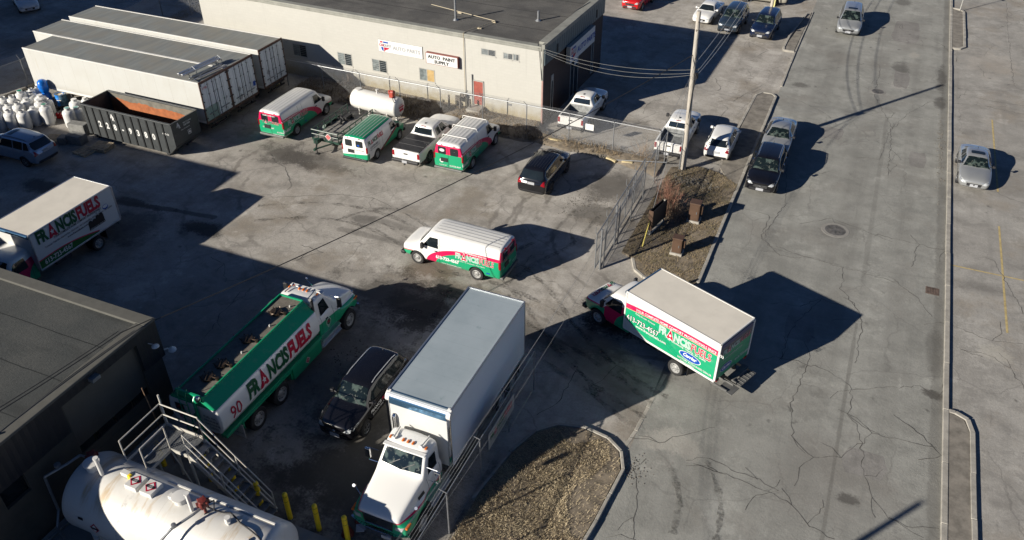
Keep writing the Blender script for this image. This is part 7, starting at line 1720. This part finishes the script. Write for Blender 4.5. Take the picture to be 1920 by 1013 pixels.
# pallets and blocks in front of the dumpster
x, y = gp(192, 280); t = thing('wooden_pallet', 'pallet stack with a pale top in front of the dumpster', 'pallet', (x, y, 0), .15, 'wooden pallets'); pallet(t, 2)
x, y = gp(170, 284); t = thing('wooden_pallet', 'grey single pallet lying left of the stacked ones', 'pallet', (x - .2, y - .25, 0), -.1, 'wooden pallets'); pallet(t, 1)
x, y = gp(103, 262); t = thing('wooden_pallet', 'broken grey pallet near the blue grey suv', 'pallet', (x, y, 0), .35, 'wooden pallets'); pallet(t, 1)
for px, py, s, rz, lb in ((147, 268, (1.1, .7, .62), .1, 'large concrete block between the pallets'), (122, 268, (.5, .7, .5), .3, 'narrow concrete block with a slotted side'), (152, 250, (1.3, .6, .75), .12, 'concrete block standing against the dumpster corner')):
    x, y = gp(px, py); bm = BM(); box(bm, (0, 0, s[2] / 2), s); o = tag(obj('concrete_block', bm, plain('grey_block', (.20, .20, .19), .9, var=.2, bump=.4), bevel=.04), lb, 'concrete block', 'concrete blocks'); o.location = (x, y, 0); o.rotation_euler = (0, 0, rz)
for a, b, lb in (((0, 186), (50, 168), 'old kerb log at the left edge by the neighbouring fence'), ((52, 166), (66, 160), 'short kerb piece behind the fence post')):
    p, q = gp(*a), gp(*b); bm = BM(); strip(bm, [p, q], .25, 0, .22); tag(obj('kerb_stop', bm, M_kerb, bevel=.03), lb, 'kerb stop', 'kerb stops along the bank')

# white tank on saddles in the parked row
t = V('fuel_tank', 'white horizontal fuel tank on legs with a red pump on top', 'tank', -28.9, 43.8, radians(-3)); t.scale = (.86, .94, .94); horizontal_tank(t, 3.9, .72, 1.42, M_whitem)
for x in (-1.3, 1.3):
    bm = BM(); box2(bm, (x - .05, -.62, 0), (x + .05, -.48, 1.1)); box2(bm, (x - .05, .48, 0), (x + .05, .62, 1.1)); box2(bm, (x - .05, -.62, .52), (x + .05, .62, 1.0)); box2(bm, (x - .08, -.72, 0), (x + .08, .72, .08)); obj('saddle', bm, M_whitem, t)
bm = BM(); box2(bm, (-1.6, -.75, .30), (1.7, -.64, .48)); cyl(bm, (-1.3, -.62, .1), (-.3, -.62, .62), .05); cyl(bm, (.3, -.62, .62), (1.3, -.62, .1), .05); obj('frame', bm, M_whitem, t)
bm = BM(); lathe(bm, [(.0, 0), (.26, 0), (.26, .10), (0, .12)], 'z', 18, (-1.65, 0, 2.10)); cyl(bm, (.1, 0, 2.1), (.1, 0, 2.38), .06); cyl(bm, (.1, 0, 2.38), (.1, 0, 2.44), .11); obj('tank_cap', bm, M_whitem, t, smooth=True, ang=30)
bm = BM(); box(bm, (1.55, -.1, 2.35), (.34, .3, .42)); cyl(bm, (1.3, -.1, 2.5), (1.75, -.1, 2.55), .14, .14, 10); tube(bm, [(1.6, .1, 2.2), (1.7, .1, 2.55), (1.4, -.3, 2.6)], .04, 6); obj('pump', bm, plain('red_pump', (.35, .05, .03), .5, var=.2), t, bevel=.03)
bm = BM(); tube(bm, [(1.6, -.2, 2.25), (1.95, -.5, 2.1), (2.12, -.35, 1.5), (2.15, -.1, .9), (2.1, .3, 1.4), (1.9, .3, 2.2)], .022, 6); obj('hose', bm, M_wire, t, smooth=True)
lettering(rect_item(-.3, 1.45, .3, 1.55, 2, 2) + rect_item(-.25, 1.2, .25, 1.38, 2, 2) + titem('DIESEL', -.28, 1.62, .16, 2, 2), flat((2.245, 0, 0), (0, 1, 0), (0, 0, 1)), t, 'end_label')

# ------------------------------------------------------------------ large storage tank, platform, bollards
bm = BM(); box2(bm, (-22.0, 6, -.05), (-11.95, 13.98, .16)); tag(obj('tank_pad', bm, plain('smooth_concrete_pad', (.24, .24, .23), .85, var=.12, sc=.8, dirt=(.2, .19, .18), bump=.3), bevel=.02), kind='structure')
T = V('storage_tank', 'huge white horizontal storage tank with hatches in the bottom left corner', 'tank', -17.15, 11.55, 0); R_, ZC = 1.34, 1.80
def tankm():
    t = MT('storage_tank_white', .38, coat=.2); n = t.noise(.9, 5, .65); c = t.mix(n.step(.4, .75) * .5, (.54, .53, .50), (.46, .435, .38))
    c = t.mix(((t.x * .27).mod(.5)).lt(.0022), c, (.45, .43, .40)); c = t.mix((t.z - ZC - .55).abs().lt(.006) * t.y.lt(0.0), c, (.50, .48, .45))
    st = t.noise(1.0, 5, .7, t.vec(2.5, .4, .4)); c = t.mix(st.step(.52, .70) * (t.z - 2.3).step(0, .6) * .7, c, (.36, .25, .12)); c = t.mix(((t.x + 1.35 + (st - .5) * .8).abs()).lt(.10) * (t.noise(5, 4) - .1).step(.3, .6) * .7, c, (.22, .21, .20))
    return t.out(c)
bm = BM(); P = []
for k in range(8): a = pi / 2 * k / 7; P.append((R_ * sin(a), -3.72 - .42 * cos(a)))
lathe(bm, P + [(q[0], -q[1]) for q in P[::-1]], 'x', 56, (0, 0, ZC)); obj('tank_shell', bm, tankm(), T, smooth=True, ang=50)
for x in (-2.9, 0, 2.9): bm = BM(); yprism(bm, [(x - .15, .16), (x + .15, .16), (x + .15, 1.1), (x - .15, 1.1)], -1.15, 1.15); obj('saddle', bm, M_whitem, T)
zt = ZC + R_
def top(x, y): return ZC + sqrt(max(0, R_ * R_ - y * y))
def lid(x, y, r, h, nm='manway'): bm = BM(); lathe(bm, [(r * .8, -.12), (r * .8, h * .8), (r, h * .8), (r, h), (0, h + .03)], 'z', 22, (x, y, top(x, y))); return obj(nm, bm, M_whitem, T, smooth=True, ang=30)
lid(-3.25, -.05, .27, .30); lid(.42, .05, .26, .26)
for x, y, h in ((-2.75, -.15, .85), (1.0, -.1, .85)): bm = BM(); z = top(x, y) - .05; cyl(bm, (x, y, z), (x, y, z + h), .065, .065, 12); cyl(bm, (x, y, z + h), (x, y, z + h + .05), .09, .09, 12); obj('vent_pipe', bm, M_whitem, T, smooth=True, ang=30)
for k, x in enumerate((-1.42, -.78)):
    bm = BM(); z = top(x, .25); box(bm, (x, .02, z + .06), (.50, .56, .22)); hb = obj('hatch_box', bm, M_whitem, T, bevel=.02)
    it = poly_item([(0, .22), (.22, 0), (0, -.22), (-.22, 0)], 2, 2) + poly_item([(0, .15), (.15, 0), (0, -.15), (-.15, 0)], 0, 3) + rect_item(-.17, -.05, .17, .05, 3, 4) + titem('1202', 0, -.03, .09, 0, 5, center=True)
    lettering(it, flat((x, .02, z + .17), (1, 0, 0), (0, 1, 0)), hb, 'placard')
def shell_pt(u, ang, d): return Vector((u, -(R_ + d) * cos(ang), ZC + (R_ + d) * sin(ang)))
it = poly_item([(0, .21), (.21, 0), (0, -.21), (-.21, 0)], 2, 2) + poly_item([(0, .15), (.15, 0), (0, -.15), (-.15, 0)], 0, 3) + rect_item(-.15, -.045, .15, .045, 3, 4)
lettering(it, lambda u, v, d: shell_pt(-2.35 + u, .10 + v / R_, d), T, 'side_placard', cut=.06); lettering(rect_item(0, 0, .22, .1, 3, 2), lambda u, v, d: shell_pt(-3.05 + u, .20 + v / R_, d), T, 'maker_plate')
bm = BM(); box(bm, (-1.95, .15, top(0, .1) + .12), (.34, .2, .16)); box(bm, (.12, .02, zt + .10), (.22, .2, .16)); obj('junction_box', bm, M_whitem, T, bevel=.02); bm = BM(); box(bm, (-1.75, .10, zt + .10), (.14, .14, .2)); obj('yellow_valve', bm, M_yellow, T, bevel=.03)
M_rpump = plain('red_valve', (.17, .025, .018), .5, var=.25, sc=8)
for x, y, z in ((1.45, .02, zt + .46), (-3.75, .35, zt - .05)):
    bm = BM(); lathe(bm, [(0, -.16), (.14, -.14), (.18, 0), (.14, .14), (0, .16)], 'z', 10, (x, y, z))
    for k in range(6): a = k * pi / 3; box(bm, (x + .17 * cos(a), y + .17 * sin(a), z), (.08, .06, .22), a)
    cyl(bm, (x, y, z - .5), (x, y, z), .05); obj('valve_pump', bm, M_rpump, T, bevel=.01)
bm = BM(); tube(bm, [(1.45, .02, zt + .3), (1.35, -.35, zt + .28), (1.0, -1.0, zt + .15), (.82, -1.42, zt - .1), (.80, -1.55, zt - 1.2), (.80, -1.55, .3)], .045, 8); lathe(bm, [(0, -.09), (.08, -.06), (.08, .06), (0, .09)], 'z', 8, (1.05, -.92, zt + .25)); obj('fill_pipe', bm, M_galv, T, smooth=True, ang=40)
bm = BM(); tube(bm, sag((1.5, .05, zt + .30), (2.2, .3, zt + .02), .1, 8) + sag((2.2, .3, zt + .02), (2.75, .1, zt + .02), -.05, 6)[1:] + sag((2.75, .1, zt + .02), (3.6, -.1, zt + .03), -.04, 6)[1:] + [(3.95, -.25, zt - .15), (4.1, -.4, zt - .7)], .03, 6); tube(bm, [(1.45, .05, zt + .3), (1.7, .25, zt + .45), (1.75, .1, zt + .15), (1.5, -.1, zt + .06)], .02, 6); obj('hose', bm, M_wire, T, smooth=True)
bm = BM(); cyl(bm, (2.35, .0, zt - .05), (2.35, .0, zt + .22), .10, .10, 12); cyl(bm, (2.42, -.06, zt - .05), (2.42, -.06, zt + .08), .06, .06, 10); cyl(bm, (3.35, -.35, top(0, -.35)), (3.35, -.35, top(0, -.35) + .12), .07, .07, 10); obj('fitting', bm, M_whitem, T, smooth=True, ang=30)
bm = BM(); box2(bm, (-.6, .55, top(0, .55) - .01), (3.7, .60, top(0, .55) + .04)); obj('drip_rail', bm, M_whitem, T)
bm = BM(); tube(bm, [(-4.3, .3, zt - .2), (-4.55, -.1, zt - .35), (-4.95, -.75, zt - .5), (-5.0, -.8, .9), (-4.8, -1.2, .5), (-3.3, -1.75, .5), (-.5, -1.85, .45), (3.5, -1.9, .45)], .05, 8); tube(bm, [(-4.3, .3, zt - .2), (-3.75, .35, zt - .2)], .04, 8); tube(bm, [(-3.3, -1.75, .5), (-2.9, -1.75, 1.0), (-2.6, -1.2, 1.0)], .04, 6); lathe(bm, [(0, -.08), (.11, -.05), (.11, .05), (0, .08)], 'z', 10, (-4.75, -.3, zt - .28)); obj('side_pipework', bm, M_galv, T, smooth=True, ang=40)
bm = BM(); tube(bm, [(-4.95, -.7, .2), (-4.95, -2.2, .2), (4, -2.3, .2)], .04, 6)
for i in range(9): x = -4.6 + i * 1.0; cyl(bm, (x, -2.25, .16), (x, -2.25, .9), .03, .03, 6)
tube(bm, [(-4.6, -2.25, .9), (3.4, -2.25, .9)], .03, 6); obj('lower_frame', bm, M_galv, T)

# access platform and stair
M_rail = plain('white_handrail', (.46, .44, .39), .45, var=.08, dirt=(.45, .35, .24)); M_grate = None
def gratem():
    t = MT('steel_grating', .5, metal=.4); g = (t.y / .05).mod(.5); return t.out(t.mix(g.gt(.32), (.10, .11, .12), (.34, .35, .35)))
M_grate = gratem()
zf = 2.78; A = V('access_stair', 'galvanised access platform and stair with white handrails over the tank', 'stair', 0, 0, 0)
X0, X1, X2, Y0, Y1, Y2 = -19.85, -18.95, -18.15, 12.35, 13.45, 14.25
bm = BM()
def gr(bm, a, b, z): 
    y = a[1]
    while y < b[1]: box2(bm, (a[0], y, z - .03), (b[0], y + .012, z)); y += .045
    x = a[0]
    while x < b[0]: box2(bm, (x, a[1], z - .025), (x + .008, b[1], z - .003)); x += .10
gr(bm, (X0, Y0), (X1, Y1), zf); gr(bm, (X0, Y1), (X2, Y2), zf); obj('grating', bm, M_galv, A)
bm = BM()
for a, b in (((X0, Y0), (X0, Y2)), ((X1, Y0), (X1, Y1)), ((X1, Y1), (X2, Y1)), ((X0, Y2), (X2, Y2)), ((X0, Y0), (X1, Y0))): box2(bm, (min(a[0], b[0]) - .025, min(a[1], b[1]) - .025, zf - .16), (max(a[0], b[0]) + .025, max(a[1], b[1]) + .025, zf - .02))
obj('platform_frame', bm, M_rail, A)
def railing(pts, hts=(1.07, .55), nposts=None, nm='handrail', z=zf, r=.026):
    bm = BM()
    for h in hts: tube(bm, [(p[0], p[1], (p[2] if len(p) > 2 else z) + h) for p in pts], r, 7)
    for p in (nposts or pts): z_ = p[2] if len(p) > 2 else z; cyl(bm, (p[0], p[1], z_ - .1), (p[0], p[1], z_ + hts[0]), r, r, 7)
    return obj(nm, bm, M_rail, A, smooth=True, ang=40)
railing([(X0, Y0), (X0, Y2)]); railing([(X0, Y2), (X2, Y2)]); railing([(X1, Y0), (X1, Y1)])
bm = BM(); box2(bm, (X0, Y2 - .01, zf), (X2, Y2 + .01, zf + .14)); box2(bm, (X0 - .01, Y0, zf), (X0 + .01, Y2, zf + .12)); obj('toe_board', bm, M_rail, A)
XS, XE = X2, -15.55; SL = []
for y in (Y1, Y2):
    railing([(XS, y, zf), (XE, y, .16)], (1.0, .52), [(XS, y, zf), ((XS + XE) / 2, y, (zf + .16) / 2), (XE, y, .16)], 'stair_rail')
    bm = BM(); a, b = Vector((XS, y, zf - .08)), Vector((XE, y, .2)); d = (b - a); m = (a + b) / 2; R3 = Vector((1, 0, 0)).rotation_difference(d.normalized()).to_matrix(); box(bm, m, (d.length, .05, .22), rot=R3); obj('stringer', bm, M_rail, A)
ns = 11
for k in range(ns): f = (k + .7) / ns; x = XS + (XE - XS) * f; z = zf + (.16 - zf) * f; bm = BM(); box2(bm, (x - .13, Y1 + .03, z - .02), (x + .13, Y2 - .03, z + .015)); box2(bm, (x + .115, Y1 + .03, z - .03), (x + .135, Y2 - .03, z + .02)); obj('tread', bm, M_galv, A)
bm = BM()
for x, y in ((X0, Y2), (X0, Y1), (X2, Y1), (X2, Y2)): cyl(bm, (x, y, .1), (x, y, zf), .05, .05, 8)
tube(bm, [(X2, Y1, .3), (X1, Y1, zf - .2)], .03, 6); tube(bm, [(X2, Y2, .3), (X0, Y2, zf - .2)], .03, 6); cyl(bm, (X0 + .02, Y2 + .05, .1), (X0 + .02, Y2 + .05, 4.25), .035, .035, 8); obj('support_leg', bm, M_rail, A)
bm = BM(); cyl(bm, (-20.6, 14.6, 0), (-20.75, 14.45, 4.1), .018, .018, 5); tag(obj('marker_rod', bm, plain('rusty_rod', (.2, .12, .07), .7)), 'thin rusty rod standing behind the platform handrail', 'rod')
BL = [(492, 952), (545, 971), (597, 995), (655, 1016)]
def bollard(x, y, lb, h=1.25):
    t = thing('bollard', lb, 'bollard', (x, y, .1), 0, 'yellow bollards round the tank pad'); bm = BM(); lathe(bm, [(.095, -.1), (.095, h - .05), (.085, h - .01), (.05, h + .02), (0, h + .03)], 'z', 18); obj('post', bm, M_yellow, t, smooth=True, ang=40)
    bm = BM()
    for z in (h - .12, h - .38): lathe(bm, [(.0965, z), (.0985, z + .008), (.0965, z + .016)], 'z', 18)
    obj('band', bm, M_txk, t); return t
b0 = bollard(-16.22, 14.25, 'yellow bollard at the foot of the stair'); dup(b0, (-14.97, 14.25, .1), 0, 'yellow bollard, second to the right of the stair foot'); dup(b0, (-13.72, 14.25, .1), 0, 'yellow bollard left of the one with the red cover'); dup(b0, (-12.5, 14.25, .1), 0, 'yellow bollard beside a red cover in front of the white truck')
for x, y, lb in ((-20.9, 14.35, 'yellow bollard in the dark behind the platform'), (-18.75, 14.5, 'yellow bollard under the platform corner'), (-17.5, 14.45, 'yellow bollard hidden behind the middle of the stair')): dup(b0, (x, y, .1), 0, lb)
bm = BM(); lathe(bm, [(.0, .45), (.10, .42), (.20, .1), (.24, 0)], 'z', 12, (-12.68, 14.5, .0)); tag(obj('red_cover', bm, M_rpump, smooth=True), 'small red cover on the pad edge behind the last bollard', 'cover')
